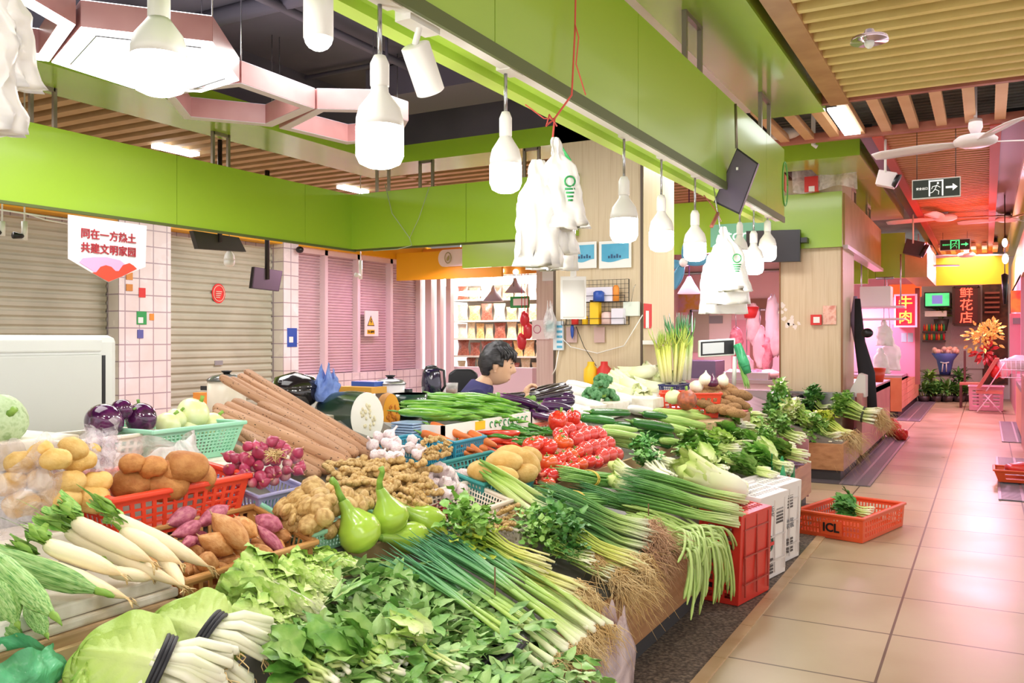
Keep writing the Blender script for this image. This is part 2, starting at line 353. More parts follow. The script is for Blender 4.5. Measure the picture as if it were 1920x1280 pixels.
# timber slat ceilings
def slats(name, lo, hi, step, wd, z0, z1, along='x', mat=WOODS):
    m = MB()
    if along == 'x':
        y = lo[1]
        while y < hi[1]: m.box((lo[0], y, z0), (hi[0], y+wd, z1)); y += step
    else:
        x = lo[0]
        while x < hi[0]: m.box((x, lo[1], z0), (x+wd, hi[1], z1)); x += step
    struct(name, m, mat, smooth=False)
slats('ceiling_slats_right', (-.85, -2), (4, 6.45), .16, .045, 2.94, 3.02)
struct('ceiling_frame_right', MB().box((-.98, -2, 2.93), (-.85, 6.5, 3.06)), WOODF, smooth=False)
struct('ceiling_frame_cross', MB().box((-1.05, 6.45, 2.94), (4, 6.5, 3.02)).box((-2.0, 7.6, 2.93), (4, 7.66, 3.0)), WOODR, smooth=False)
slats('ceiling_slats_cross', (-1.75, 6.52), (4, 7.6), .2, .075, 2.95, 3.0, 'y', M('peach_slat', ['#d9a578', '#e3b68c'], rough=.5, scale=3, world=True))
REDW = M('rosy_slat', ['#c98a5a', '#d99a68'], rough=.5, scale=3, world=True)
slats('ceiling_slats_middle', (-.75, 7.7), (.02, 20.5), .11, .05, 2.95, 3.0, 'x', REDW)
struct('ceiling_frame_middle', MB().box((-.83, 7.66, 2.92), (-.75, 20.5, 3.02)).box((.02, 7.66, 2.92), (.1, 20.5, 3.02)), M('red_frame', '#c4513f', rough=.5), smooth=False)
struct('ceiling_gap', MB().box((-.96, 7.66, 3.0), (-.83, 20.5, 3.04)).box((.1, 7.66, 3.0), (.3, 20.5, 3.04)), BLACK, smooth=False)
slats('ceiling_slats_left', (-9, -2), (-5.54, 13), .2, .09, 3.03, 3.12, 'x', M('tan_slat', ['#ad8a60', '#bb9a70'], rough=.55, scale=3, world=True))
slats('ceiling_slats_back', (-5.54, 7.1), (-2.0, 13), .2, .09, 3.03, 3.12, 'x', M('tan_slat', ''))
struct('ceiling_slat_backing', MB().box((-9, -2, 3.13), (-5.54, 13, 3.15)).box((-5.54, 7.1, 3.13), (-2, 13, 3.15)), M('backing_brown', '#7a5c40', rough=.8), smooth=False)
# second island: upper and lower green rings, its pillar
ring_side('beam_island_upper_side', (-1.5, 8.3), (-1.0, 13)); ring_side('beam_island_upper_front', (-4, 8.3), (-1.5, 8.8))
fascia('beam_island_front', (-3.4, 9.26, 0), (-1.28, 9.26, 0), 2.2, 2.76, .06, step=1.3)
struct('beam_island_side', MB().box((-1.33, 9.36, 2.23), (-1.27, 12.8, 2.76)), M('fascia_tan', ['#b89a5c', '#c7aa70'], rough=.4, scale=4, world=True), smooth=False)  # green side fascia; the pink light's brown tint is put into its colour
struct('beam_island_lip', MB().box((-1.36, 9.36, 2.19), (-1.24, 12.8, 2.23)), M('pale_pink_panel', ''), smooth=False)
fascia('beam_cross', (-2.6, 13.2, 0), (-1.0, 13.2, 0), 2.12, 2.75, .06)
struct('beam_cross_low', MB().box((-2.4, 12.0, 1.98), (-1.35, 12.06, 2.17)), GREEN, smooth=False)
struct('beam_cross_wood', MB().box((-1.0, 13.15, 2.12), (-.72, 15.5, 2.6)), M('fascia_tan', ''), smooth=False)
struct('beam_end', MB().box((-1.6, 18.6, 2.3), (.35, 18.7, 2.85)), YEL, smooth=False)
slats('ceiling_slats_end', (-1.1, 17.0), (.4, 18.4), .17, .08, 2.88, 2.93, 'y', M('peach_slat', ''))
ring_side('beam_right_upper', (.3, 7.8), (.9, 20)); 
struct('beam_right_lower', MB().box((.42, 9.5, 2.15), (.48, 20, 2.7)), M('fascia_tan', ''), smooth=False)
struct('beam_right_front', MB().box((.36, 10.0, 1.9), (.42, 10.3, 2.45)), GREEN, smooth=False)
hb = MB()
for y in (10.2, 11.6): hanger(-1.3, y, dy=.16)
struct('ceiling_hangers', hb, BRACK, smooth=False)
struct('pillar_rear', MB().box((-3.22, 6.6, 0), (-2.43, 7.37, 3.5)), LAM, smooth=False)
struct('pillar_rear_edge', MB().box((-3.225, 6.592, 0), (-3.205, 6.6, 2.9)).box((-2.445, 6.592, 0), (-2.425, 6.6, 2.9)), M('dark_edge', '#5b4a3c', rough=.5), smooth=False)
struct('pillar_rear_side', MB().box((-2.43, 6.6, 0), (-2.42, 7.37, 3.5)), LAM2, smooth=False)
struct('pillar_pink', MB().box((-3.98, 7.75, 0), (-3.1, 8.4, 2.6)), PINKL, smooth=False)
struct('pillar_front', MB().box((-1.9, 9.3, 0), (-1.29, 10.2, 2.92)), LAM, smooth=False)
struct('pillar_front_edge', MB().box((-1.91, 9.29, .6), (-1.895, 9.3, 2.2)).box((-1.3, 9.29, .6), (-1.28, 9.31, 2.2)), M('copper_edge', '#8a5f42', rough=.35, metal=.5), smooth=False)
# left wall: tiled piers, roller shutters
TILE = tile_mat('white_wall_tile', '#efe8ec', '#f4eef1', '#b3a5b0', .2, .2, (0, 0, 0), .008, .25, 'YZ')
TILE2 = tile_mat('white_wall_tile_return', '#dedad2', '#e4e0d8', '#a99ba4', .2, .2, (0, 0, 0), .008, .25, 'XZ')
XW = -9.0
struct('wall_left', MB().box((XW-.6, -2, 0), (XW-.3, 13.3, 3.3)), TILE, smooth=False)
for n, (y0, y1) in enumerate(((2.2, 2.9), (6.72, 7.46), (9.45, 9.76))):
    struct('wall_left_pier', MB().box((XW-.3, y0, 0), (XW, y1, 2.8)), TILE, smooth=False)
    struct('wall_left_pier_return', MB().box((XW-.3, y0-.003, 0), (XW, y0, 2.8)), TILE2, smooth=False)
struct('wall_left_header', MB().box((XW-.28, -2, 2.66), (XW-.02, 13.3, 2.95)), YEL, smooth=False)
struct('wall_left_upper', MB().box((XW-.3, -2, 2.95), (XW-.1, 13.3, 3.3)), CREAM, smooth=False)
struct('wall_left_plinth', MB().box((XW-.2, 9.76, 0), (XW, 13.2, .72)), TILE, smooth=False)
SHUT = M('grey_shutter', ['#a8a795', '#b7b6a4'], rough=.5, scale=2, world=True); SHUTP = M('pink_shutter', ['#d3b8c0', '#dcc4ca'], rough=.5, scale=2, world=True)
def shutter(i, y0, y1, z0, z1, mat, pitch, x=XW-.22):
    m = MB(); n = int((z1-z0)/pitch); prof = []
    for k in range(n):
        z = z0+k*pitch; prof += [(x, z), (x+.004, z+pitch*.1), (x+.022, z+pitch*.3), (x+.022, z+pitch*.7), (x+.004, z+pitch*.9)]
    prof.append((x, z0+n*pitch))
    vs = []; fs = []
    for k, (px, pz) in enumerate(prof):
        vs += [(px, y0, pz), (px, y1, pz)]
        if k: fs.append((2*k-2, 2*k-1, 2*k+1, 2*k))
    m.add(vs, fs); return struct('door_%d' % i, m, mat, smooth=False)
shutter(1, 3.0, 6.7, 0, 2.66, SHUT, .1); shutter(2, 7.46, 9.42, 0, 2.66, SHUT, .1)
ys = (9.8, 10.5, 11.3, 12.2, 13.1)
for k in range(4): shutter(3+k, ys[k]+.03, ys[k+1]-.03, .72, 2.62, SHUTP, .045)
fr = MB()
for y in ys: fr.box((XW-.24, y-.035, .7), (XW-.1, y+.035, 2.66))
fr.box((XW-.24, 9.76, 2.58), (XW-.1, 13.15, 2.66)); struct('window_frame', fr, M('pale_mauve_frame', '#e3d0d4', rough=.4), smooth=False)
struct('wall_back_post', MB().box((-8.95, 13.0, 0), (-8.82, 13.12, 2.6)).box((-8.7, 13.0, 0), (-8.62, 13.12, 2.6)).box((-8.5, 13.0, 0), (-8.4, 13.12, 2.6)), M('pale_mauve_frame', ''), smooth=False)
struct('wall_back', MB().box((-9.3, 15.2, 0), (-6.0, 15.3, 3.3)), M('shop_wall', '#d8cfc4', rough=.7), smooth=False)
struct('wall_back_header', MB().box((-9.0, 13.0, 2.38), (-5.0, 13.15, 2.9)), M('orange_panel', '#eda13a', rough=.45), smooth=False)
struct('wall_back_right', MB().box((-6.1, 13.0, 0), (-4.3, 13.2, 2.6)), PINKL, smooth=False)
struct('wall_end', MB().box((-3, 21, 0), (2, 21.2, 3.4)), M('end_wall', '#ddd3d2', rough=.7), smooth=False)
struct('wall_island', MB().box((-4.6, 13.6, 0), (-2.2, 13.7, 3.2)), M('pink_wall', '#f0c3cc', rough=.6), smooth=False)
struct('wall_island_far', MB().box((-2.6, 16.25, .69), (-1.03, 16.35, 2.8)), M('pink_wall', ''), smooth=False)

# the long display counter, second counter
WOODC = M('counter_wood', ['#9a6a42', '#b5845a', '#a87750'], rough=.38, scale=3, detail=6, stretch=(2, .35, 5), world=True, coat=.2)
TOE = M('toe_kick', '#3c3a3c', rough=.5); DECK = M('wet_deck', ['#6f6a62', '#8c867c'], rough=.4, scale=5, world=True)
XS = -1.74
c = thing('display_counter', 'long low wooden market counter with sloping deck carrying the vegetables', 'counter', (-1.8, 3.5, 0))
poly = [(-1.19, .09), (-1.19, .33), (-1.21, S(-1.21)), (XS, S(XS)-.02), (XS, S(XS)+.05), (-2.5, S(-2.5)+.03), (-2.5, .09)]
def extr(poly, y0, y1): return MB().prism([(p[0], p[1]) for p in poly], (0, y0, 0), X1, Z1, y1-y0)
extr([(-1.21, .09), (-1.21, .325), (XS, S(XS)-.02), (XS, S(XS)+.03), (-2.5, S(-2.5)+.03), (-2.5, .09)], .1, 6.58).build('deck', DECK, c, smooth=False)
m = MB()
for i in range(6): m.box((-1.205, .1+i*1.14, .09), (-1.185, .1+i*1.14+1.136, .332))
m.build('front_panel', WOODC, c, smooth=False, bevel=.003)
MB().box((-2.4, .12, 0), (-1.215, 6.88, .09)).build('toe_kick', TOE, c, smooth=False)
MB().box((-2.42, 6.9, .06), (-1.2, 6.92, .5)).build('end_panel', M('mauve_panel', '#c98c94', rough=.4), c, smooth=False)
MB().box((XS-.005, .1, S(XS)-.03), (XS+.012, 6.9, S(XS)+.045)).build('step_board', M('step_wood', ['#c8a878', '#d6ba8c'], rough=.5, scale=3, world=True), c, smooth=False)
c = thing('display_counter', 'second low wooden counter further along, its end facing the gap', 'counter', (-1.7, 9, 0))
extr([(-1.14, .09), (-1.14, .325), (-2.3, .72), (-2.3, .09)], 8.2, 9.28).build('deck', DECK, c, smooth=False)
MB().box((-1.14, 8.18, .09), (-1.12, 9.3, .33)).box((-2.3, 8.17, .09), (-1.12, 8.19, .33)).build('front_panel', WOODC, c, smooth=False, bevel=.003)
MB().box((-2.3, 8.2, 0), (-1.15, 9.28, .09)).build('toe_kick', TOE, c, smooth=False)
MB().box((-2.3, 9.2, .54), (-1.16, 9.26, .73)).build('steel_lip', STEEL, c, smooth=False)
# ================================================================ vegetables: one builder per kind
def pmap(pts, t):
    for (a, p), (b, q) in zip(pts, pts[1:]):
        if t <= b: return p+(q-p)*(t-a)/(b-a) if b > a else q
    return pts[-1][1]
def sm(pts):
    return lambda t: pmap(pts, t)
def spindle(mb, prof, n=12, k=16, bend=0, mod=None, wob=0, seed=0, t=(0, 1), zb=0, x0=0, x1=1):
    rr = random.Random(seed); ph = rr.random()*9
    vs = []; ts = []
    for i in range(k+1):
        a = .5-.5*math.cos(PI*i/k); c = V((x0+(x1-x0)*a, bend*math.sin(PI*a)+wob*math.sin(a*7+ph), zb*math.sin(PI*a)+wob*.6*math.cos(a*9+ph))); r = max(.004, .5*prof(a))
        for j in range(n):
            q = 2*PI*j/n; m_ = r*(mod(a, q) if mod else 1); vs.append(c+V((0, m_*math.cos(q), m_*math.sin(q)))); ts.append(t[0]+(t[1]-t[0])*a)
    return mb.add(vs, [(i*n+j, i*n+(j+1) % n, (i+1)*n+(j+1) % n, (i+1)*n+j) for i in range(k) for j in range(n)]+[tuple(reversed(range(n))), tuple(range(k*n, (k+1)*n))], ts)
def lump(seed, amp=.12, f=1.6):
    o = V((seed*3.1, seed*1.7, seed*.9))
    return lambda d: 1+amp*noise.noise(V(d)*f+o)
class Kind:
    """build each variant once, copy it (with its parts) after that"""
    def __init__(s, name, builders, cat): s.name, s.b, s.cat, s.made, s.i = name, builders, cat, {}, 0
    def new(s, k=None):
        k = s.i % len(s.b) if k is None else k; s.i += 1
        if k not in s.made: s.made[k] = proto(s.b[k]()); o = s.made[k]
        else: o = dup(s.made[k])
        o['category'] = s.cat; return o
def axis_m(p0, p1, w, roll=0, h=None, up=Z1):
    x = V(p1)-V(p0); _, y, z = frame_of(x, up); c, s_ = math.cos(roll), math.sin(roll); y, z = y*c+z*s_, z*c-y*s_; h = h or w
    m = Matrix((x, y*w, z*h)).transposed().to_4x4(); m.translation = p0; return m
def place(kind, p0, p1, w, label, group=None, roll=None, k=None, h=None):
    o = kind.new(k); o.matrix_basis = axis_m(p0, p1, w, R.uniform(-.5, .5) if roll is None else roll, h); tag(o, label, None, group); return o
def veg(name, mb, mat, parts=(), **k):
    o = mb.build(name, mat, **k)
    for pn, pm, pmat in parts: pm.build(pn, pmat, o, world=False)
    return o
STEMG = M('green_stem', ['#6f9a35', '#8fb54a'], rough=.55, scale=6)
# --- materials
DAIK = M('daikon_skin', [(0, '#d9d6a8'), (.12, '#f0e4c4'), (.7, '#efdfbb'), (1, '#d9bb8a')], rough=.42, scale=9, attr=True, rnd=.06, sss=.1, bump=.08, bscale=30)
HAIR = M('root_hair', ['#c9a468', '#e2c998'], rough=.8, scale=9)
HAIRD = M('dark_root_hair', ['#a87c5c', '#d0a988'], rough=.8, scale=9)
LOOF = M('ridged_gourd_skin', ['#4f8a3c', '#8db766', '#a9c886'], rough=.5, scale=20, detail=5, stretch=(.4, 1, 1), rnd=.12)
SPO = M('orange_sweet_potato', ['#b8783f', '#cd9156', '#d8a26a'], rough=.6, scale=5, bump=.15, rnd=.15, bscale=20)
SPP = M('purple_sweet_potato', ['#9a4658', '#b5607a', '#c47d86'], rough=.6, scale=5, bump=.15, rnd=.12, bscale=20)
def speckled(name, c1, c2, dot, scale=26, thr=.22):
    m = M(name, [c1, c2], rough=.65, scale=3, bump=.2, rnd=.1, bscale=14); n = m.node_tree.nodes; L = m.node_tree.links; b = n['Principled BSDF']
    src = b.inputs['Base Color'].links[0].from_socket; vo = n.new('ShaderNodeTexVoronoi'); vo.inputs['Scale'].default_value = scale
    tc = n.new('ShaderNodeTexCoord'); mp = n.new('ShaderNodeMapping'); mp.inputs['Scale'].default_value = (6, 1, 1) if scale < 20 else (1, 1, 1); L.new(tc.outputs['Object'], mp.inputs[0]); L.new(mp.outputs[0], vo.inputs[0])
    ns = n.new('ShaderNodeTexNoise'); ns.inputs['Scale'].default_value = 5; L.new(mp.outputs[0], ns.inputs[0]); ad = n.new('ShaderNodeMath'); ad.operation = 'MULTIPLY'; L.new(ns.outputs[0], ad.inputs[0]); ad.inputs[1].default_value = thr*2
    lt = n.new('ShaderNodeMath'); lt.operation = 'LESS_THAN'; L.new(vo.outputs['Distance'], lt.inputs[0]); L.new(ad.outputs[0], lt.inputs[1])
    mx = n.new('ShaderNodeMix'); mx.data_type = 'RGBA'; L.new(lt.outputs[0], mx.inputs[0]); L.new(src, mx.inputs[6]); mx.inputs[7].default_value = col(dot); L.new(mx.outputs[2], b.inputs['Base Color']); return m
YAM = speckled('long_yam_skin', '#a87a58', '#bb8f6e', '#543622', 5, .17)
POT = speckled('potato_skin', '#cfa355', '#dfba74', '#8f6a35', 9, .07)
POTB = speckled('brown_tuber_skin', '#a8672f', '#c4894c', '#6d4020', 9, .1)
TARO = M('taro_skin', ['#7d5a38', '#a97f52', '#8f6b46'], rough=.85, scale=7, bump=.5, rnd=.15, stretch=(3, 1, 1))
GING = M('ginger_skin', ['#a8834a', '#c6a266', '#d3b57c'], rough=.6, scale=5, bump=.25, rnd=.1, stretch=(2.5, 1, 1))
GARL = M('garlic_skin', ['#d9c3c9', '#eee3e2', '#cdaab8'], rough=.45, scale=4, stretch=(3, 3, .6), rnd=.08)
SHAL = M('shallot_skin', [(0, '#e2b3b8'), (.3, '#b2415f'), (.8, '#9d3557'), (1, '#caa070')], rough=.3, scale=5, attr=True, rnd=.2)
BGRD = M('bottle_gourd_skin', [(0, '#b2cc4a'), (.5, '#a4c742'), (1, '#8fb24a')], rough=.25, scale=4, attr=True, coat=.3)
EGG = M('aubergine_skin', [(0, '#efe3dc'), (.06, '#b873ab'), (.16, '#4a1b52'), (1, '#2d1038')], rough=.12, scale=3, attr=True, coat=.6, rnd=.2)
EGGD = M('dark_aubergine_skin', ['#1d0f20', '#2c1430'], rough=.12, scale=4, coat=.6)
EGGR = M('round_aubergine_skin', ['#3a1038', '#5a1d52', '#43123f'], rough=.1, scale=3, coat=.7)
CALX = M('green_calyx', ['#5f8f3a', '#86ad52'], rough=.6, scale=10)
PEPG = M('green_pepper_skin', ['#4b8a28', '#6ca636', '#8abd46'], rough=.25, scale=4, coat=.4, rnd=.12)
PEPD = M('dark_green_pepper_skin', ['#2f6f26', '#4c8d30'], rough=.2, scale=4, coat=.4, rnd=.12)
CHIR = M('red_chilli_skin', ['#c22a18', '#da4423'], rough=.2, scale=4, coat=.5, rnd=.1)
CHID = M('dried_chilli_skin', ['#6d1714', '#982620'], rough=.35, scale=6, rnd=.2)
CARR = M('carrot_skin', [(0, '#d66a2a'), (.5, '#e2803e'), (1, '#c56a35')], rough=.5, scale=12, attr=True, rnd=.1, bump=.1)
BELL = M('red_bell_pepper_skin', ['#c8281c', '#de4430'], rough=.12, scale=3, coat=.7)
TOMR = M('tomato_skin', ['#d9482a', '#e25a36'], rough=.14, scale=2, coat=.6, rnd=.06, hue=.012)
TOMP = M('pink_tomato_skin', ['#cf3d38', '#dc5850'], rough=.16, scale=2, coat=.6, rnd=.06)
CUKE = M('dark_courgette_skin', ['#1f5a24', '#3f7f35', '#2a6a2a'], rough=.25, scale=14, detail=4, stretch=(.3, 1, 1), coat=.3, rnd=.15)
LUFF = M('pale_luffa_skin', ['#9cc55c', '#bcd67e', '#85b34c'], rough=.4, scale=8, stretch=(.3, 1, 1), rnd=.1)
NAPA = M('napa_leaf', [(0, '#f7f5e6'), (.35, '#eff0cb'), (.7, '#d3e08c'), (1, '#a3c04f')], rough=.45, scale=5, attr=True, rnd=.05)
LETT = M('lettuce_leaf', [(0, '#f3f3dc'), (.4, '#dfe9ac'), (.68, '#b4d169'), (1, '#83b043')], rough=.45, scale=16, attr=True, bump=.8, bscale=34, rnd=.06)
LETD = M('green_leaf', ['#5f9a3a', '#86b653', '#a5c96e'], rough=.4, scale=14, bump=.25, bscale=60, rnd=.18)
LEAFD = M('dark_green_leaf', ['#3a7433', '#569442', '#78ab55'], rough=.4, scale=14, bump=.25, bscale=60, rnd=.15)
LEAFY = M('yellow_green_leaf', ['#a8bf3a', '#cdd45a'], rough=.45, scale=12, rnd=.1)
WHST = M('white_stem', ['#f0efd8', '#e2e8bd'], rough=.4, scale=8, sss=.1)
PALE = M('pale_green_stem', [(0, '#f3f1dc'), (.3, '#d8e39a'), (.75, '#a8c85a'), (1, '#6d9f3c')], rough=.38, scale=6, attr=True, rnd=.06)
GRASS = M('chive_stem', [(0, '#eef0d4'), (.25, '#b8d07a'), (.5, '#6ba050'), (1, '#3d7c45')], rough=.35, scale=6, attr=True, rnd=.08)
SCAL = M('scallion_stalk', [(0, '#f6f1e0'), (.18, '#eaf0c4'), (.36, '#b4d068'), (.58, '#6aa860'), (1, '#3f8562')], rough=.3, scale=5, attr=True, rnd=.08)
CELY = M('celery_stalk', [(0, '#ece7b4'), (.35, '#d9dc72'), (.8, '#a9c24c'), (1, '#7da540')], rough=.38, scale=8, attr=True)
BEAN = M('long_bean', [(0, '#a3bf62'), (.5, '#bcd085'), (1, '#aac76e')], rough=.45, scale=10, attr=True, rnd=.1)
BANDB = M('black_tie', '#222228', rough=.5); BANDY = M('yellow_rubber_band', '#d9b84e', rough=.6)

def hair(mb, p, d, n, L, spread=.8, r=.0012, droop=.4, rr=R, nn=4):
    for _ in range(n):
        q = V(p)+V((rr.gauss(0, .006), rr.gauss(0, .006), rr.gauss(0, .005))); e = (V(d).normalized()+V((rr.uniform(-1, 1), rr.uniform(-1, 1), rr.uniform(-.8, .5)))*spread).normalized()
        l = L*rr.uniform(.5, 1.2); w_ = V((rr.uniform(-1, 1), rr.uniform(-1, 1), rr.uniform(-1, .4)))*.8; w2 = V((rr.uniform(-1, 1), rr.uniform(-1, 1), rr.uniform(-1, 1)))*.25
        mb.tube([q+e*l*a+w_*l*a*a+w2*l*math.sin(a*6)-Z1*droop*l*a*a for a in (0, .25, .5, .75, 1)], [r*1.5, r*1.2, r, r*.8, r*.4], nn, up=V((.3, .5, .8)))
    return mb
def b_daikon(sd):
    def f():
        b = spindle(MB(), sm([(0, .5), (.04, .8), (.18, .98), (.5, 1), (.75, .78), (.88, .46), (.95, .2), (1, .05)]), 14, 22, bend=.18*math.sin(sd*2.1), wob=.04, seed=sd, mod=lambda t, a: 1+.02*math.sin(t*60+sd))
        lv = MB(); rr = random.Random(sd)
        for i in range(8): lv.tube([(0, 0, 0), (-.07-.05*rr.random(), rr.uniform(-.6, .6), rr.uniform(.1, .7)), (-.14-.1*rr.random(), rr.uniform(-1, 1), rr.uniform(.2, .9))], [.1, .07, .035], 5)
        lf = MB()
        for i in range(7): lf.leaf((-.06, rr.uniform(-.5, .5), rr.uniform(.0, .5)), (-1, rr.uniform(-6, 6), rr.uniform(-2, 4)), (0, .2, 1), .5+.3*rr.random(), .3, .4, .1, .1, 4, 2)
        ht = MB()
        for i in range(6): ht.tube([(.96, 0, 0), (1.02, rr.uniform(-.2, .2), rr.uniform(-.2, .1)), (1.06+.05*rr.random(), rr.uniform(-.6, .6), rr.uniform(-.4, .1))], [.03, .02, .008], 4)
        return veg('daikon_radish', b, DAIK, [('leaf_stubs', lv, STEMG), ('leaves', lf, LETD), ('root_hair', ht, HAIR)])
    return f
K_DAIK = Kind('daikon', [b_daikon(i) for i in range(4)], 'radish')
def b_loofah(sd):
    def f():
        b = spindle(MB(), sm([(0, .2), (.06, .55), (.25, .9), (.55, 1), (.8, .8), (.92, .45), (1, .28)]), 40, 18, bend=.25*math.sin(sd), mod=lambda t, a: 1+.09*math.cos(10*a), seed=sd)
        st = MB().tube([(.98, 0, 0), (1.06, .02, .02), (1.1, .05, .03)], [.15, .12, .14], 8)
        return veg('ridged_gourd', b, LOOF, [('stem', st, STEMG)])
    return f
K_LOOF = Kind('loofah', [b_loofah(i) for i in range(3)], 'gourd')
def b_tuber(name, mat, prof, amp=.12, seeds=4, nu=14, bend=.12, tails=False):
    def mk(sd):
        def f():
            o = V((sd*5.3, sd*2.1, 0)); b = spindle(MB(), prof, nu, 16, bend=bend*math.sin(sd*2.7), wob=.05, seed=sd, mod=lambda t, a: 1+amp*noise.noise(V((t*4, math.cos(a), math.sin(a)))+o))
            pr = []
            if tails: pr = [('root_tail', MB().tube([(.97, 0, 0), (1.03, .02, -.03), (1.1, .1, -.05)], [.05, .03, .01], 5).tube([(.03, 0, 0), (-.02, .03, .02), (-.08, 0, .05)], [.05, .03, .012], 5), HAIRD)]
            return veg(name, b, mat, pr)
        return f
    return [mk(i+1) for i in range(seeds)]
SWP = sm([(0, .06), (.07, .3), (.25, .78), (.5, 1), (.72, .85), (.9, .42), (1, .08)])
POTP = sm([(0, .03), (.03, .4), (.12, .74), (.3, .97), (.55, 1), (.8, .86), (.93, .55), (.98, .3), (1, .03)])
K_SPO = Kind('sp', b_tuber('sweet_potato', SPO, SWP, .16, tails=True), 'sweet potato'); K_SPP = Kind('spp', b_tuber('sweet_potato', SPP, SWP, .12, tails=True), 'sweet potato')
K_POT = Kind('po', b_tuber('potato', POT, POTP, .12), 'potato'); K_POTB = Kind('pb', b_tuber('brown_tuber', POTB, POTP, .15), 'tuber')
K_TARO = Kind('ta', b_tuber('taro_root', TARO, POTP, .12), 'taro')
K_YAM = Kind('ya', b_tuber('long_yam', YAM, sm([(0, .45), (.012, .75), (.04, .88), (.3, .92), (.7, 1), (.95, 1), (.985, .85), (1, .4)]), .12, 4, 12, .35), 'yam')
def b_ginger(sd, n=6, name='ginger_root', fat=1):
    def f():
        rr = random.Random(sd+40); b = MB(); p = V((.08, 0, 0))
        for i in range(n):
            t = (i+.5)/n; c = V((t, rr.uniform(-.16, .16), rr.uniform(-.06, .1))); r = rr.uniform(.2, .36)*fat
            b.ball(c, (rr.uniform(.13, .2)*(fat**1.6), r, r*.85), 10, 7, lump(sd*7+i, .2, 2.5))
            if rr.random() < .75: q = c+V((rr.uniform(-.05, .05), rr.choice((-1, 1))*rr.uniform(.3, .5), rr.uniform(-.05, .25))); b.ball(q, (.1*fat, .22*fat, .2*fat), 9, 6, lump(sd+i*3, .2, 2.5))
        return veg(name, b, GING)
    return f
K_GING = Kind('gi', [b_ginger(i) for i in range(5)], 'ginger'); K_GBIG = Kind('gb', [b_ginger(20+i, 3, 'ginger_root', 1.35) for i in range(4)], 'ginger')
def b_bulb(name, prof, mat, lobes, stem=True, amp=.07):
    def mk(sd):
        def f():
            b = MB(); n = 16; pts = [(0, 0, z) for _, z in prof]
            b.tube(pts, [r for r, _ in prof], n, mod=lambda t, a: 1+amp*math.cos(lobes*a+sd)*(1 if t < .7 else .2), up=V((1, 0, 0)))
            rr = random.Random(sd); h = MB()
            for i in range(10): a = 2*PI*i/10; h.tube([(.05*math.cos(a), .05*math.sin(a), .02), (.1*math.cos(a), .1*math.sin(a), -.04-.03*rr.random())], [.012, .006], 3)
            return veg(name, b, mat, [('root_plate', h, HAIR)])
        return f
    return [mk(i) for i in range(3)]
K_GARL = Kind('ga', b_bulb('garlic_bulb', [(.06, 0), (.3, .03), (.46, .17), (.5, .34), (.4, .55), (.2, .72), (.1, .85), (.075, 1.05), (.085, 1.25)], GARL, 8), 'garlic')
K_SHAL = Kind('sh', b_bulb('shallot', [(.05, 0), (.3, .06), (.46, .25), (.5, .45), (.4, .7), (.2, .92), (.08, 1.08), (.05, 1.25)], SHAL, 3, amp=.03), 'shallot')
def b_bottle(sd):
    def f():
        b = spindle(MB(), sm([(0, .1), (.04, .5), (.15, .86), (.32, 1), (.5, .9), (.65, .6), (.8, .36), (.95, .26), (1, .22)]), 18, 24, bend=.1*sd, seed=sd)
        st = MB().tube([(.98, 0, 0), (1.15, .03, .02), (1.32, .1+.05*sd, .06), (1.42, .14, .05)], [.1, .075, .065, .08], 8)
        return veg('bottle_gourd', b, BGRD, [('stem', st, STEMG)])
    return f
K_BOT = Kind('bo', [b_bottle(i-1) for i in range(3)], 'gourd')
def b_long(name, mat, prof, stem=.12, n=10, k=14, bend=.3, amp=0, calyx=True, cal=.55, zb=0, seeds=3, stemmat=None, ridge=0, nr=10):
    def mk(sd):
        def f():
            o = V((sd*4.7, 1, 0)); md = None
            if amp or ridge: md = lambda t, a: 1+amp*noise.noise(V((t*9, math.cos(a), math.sin(a)))+o)+ridge*math.cos(nr*a)
            b = spindle(MB(), prof, n, k, bend=bend*math.sin(1+sd*2.3), wob=.03, seed=sd, mod=md, zb=zb)
            pr = []
            if calyx: pr = [('calyx', spindle(MB(), sm([(0, .3), (.25, cal), (1, cal*1.25)]), 8, 4, x0=-.01, x1=.07).tube([(.0, 0, 0), (-stem*.5, .03, .05), (-stem, .1, .12)], [.09, .075, .1], 6), stemmat or CALX)]
            return veg(name, b, mat, pr)
        return f
    return [mk(i) for i in range(seeds)]
PEPP = sm([(0, .5), (.06, .85), (.25, 1), (.6, .9), (.85, .5), (1, .06)])
K_PEPG = Kind('pg', b_long('green_pepper', PEPG, PEPP, .14, amp=.14, bend=.5), 'pepper'); K_PEPD = Kind('pd', b_long('green_chilli', PEPD, PEPP, .15, amp=.05, bend=.5), 'chilli')
K_CHIR = Kind('cr', b_long('red_chilli', CHIR, PEPP, .12, amp=.03, bend=.6), 'chilli')
K_DRY = Kind('dc', b_long('dried_chilli', CHID, sm([(0, .6), (.2, 1), (.7, .7), (1, .05)]), .35, 6, 8, 1.0, stemmat=M('dry_stalk', '#6a4a24')), 'chilli')
K_EGG = Kind('eg', b_long('long_aubergine', EGG, sm([(0, .6), (.05, .8), (.3, .9), (.75, 1), (.93, .8), (.985, .4), (1, .05)]), .1, 14, 18, .35, cal=.8), 'aubergine')
K_EGGD = Kind('ed', b_long('long_aubergine', EGGD, sm([(0, .5), (.05, .65), (.3, .85), (.75, 1), (.93, .8), (.985, .4), (1, .05)]), .1, 14, 18, .35, cal=.7), 'aubergine')
K_CARR = Kind('ca', b_long('carrot', CARR, sm([(0, .6), (.04, .92), (.15, 1), (.5, .85), (.85, .55), (.97, .3), (1, .06)]), .12, 12, 18, .12, .03, cal=.4), 'carrot')
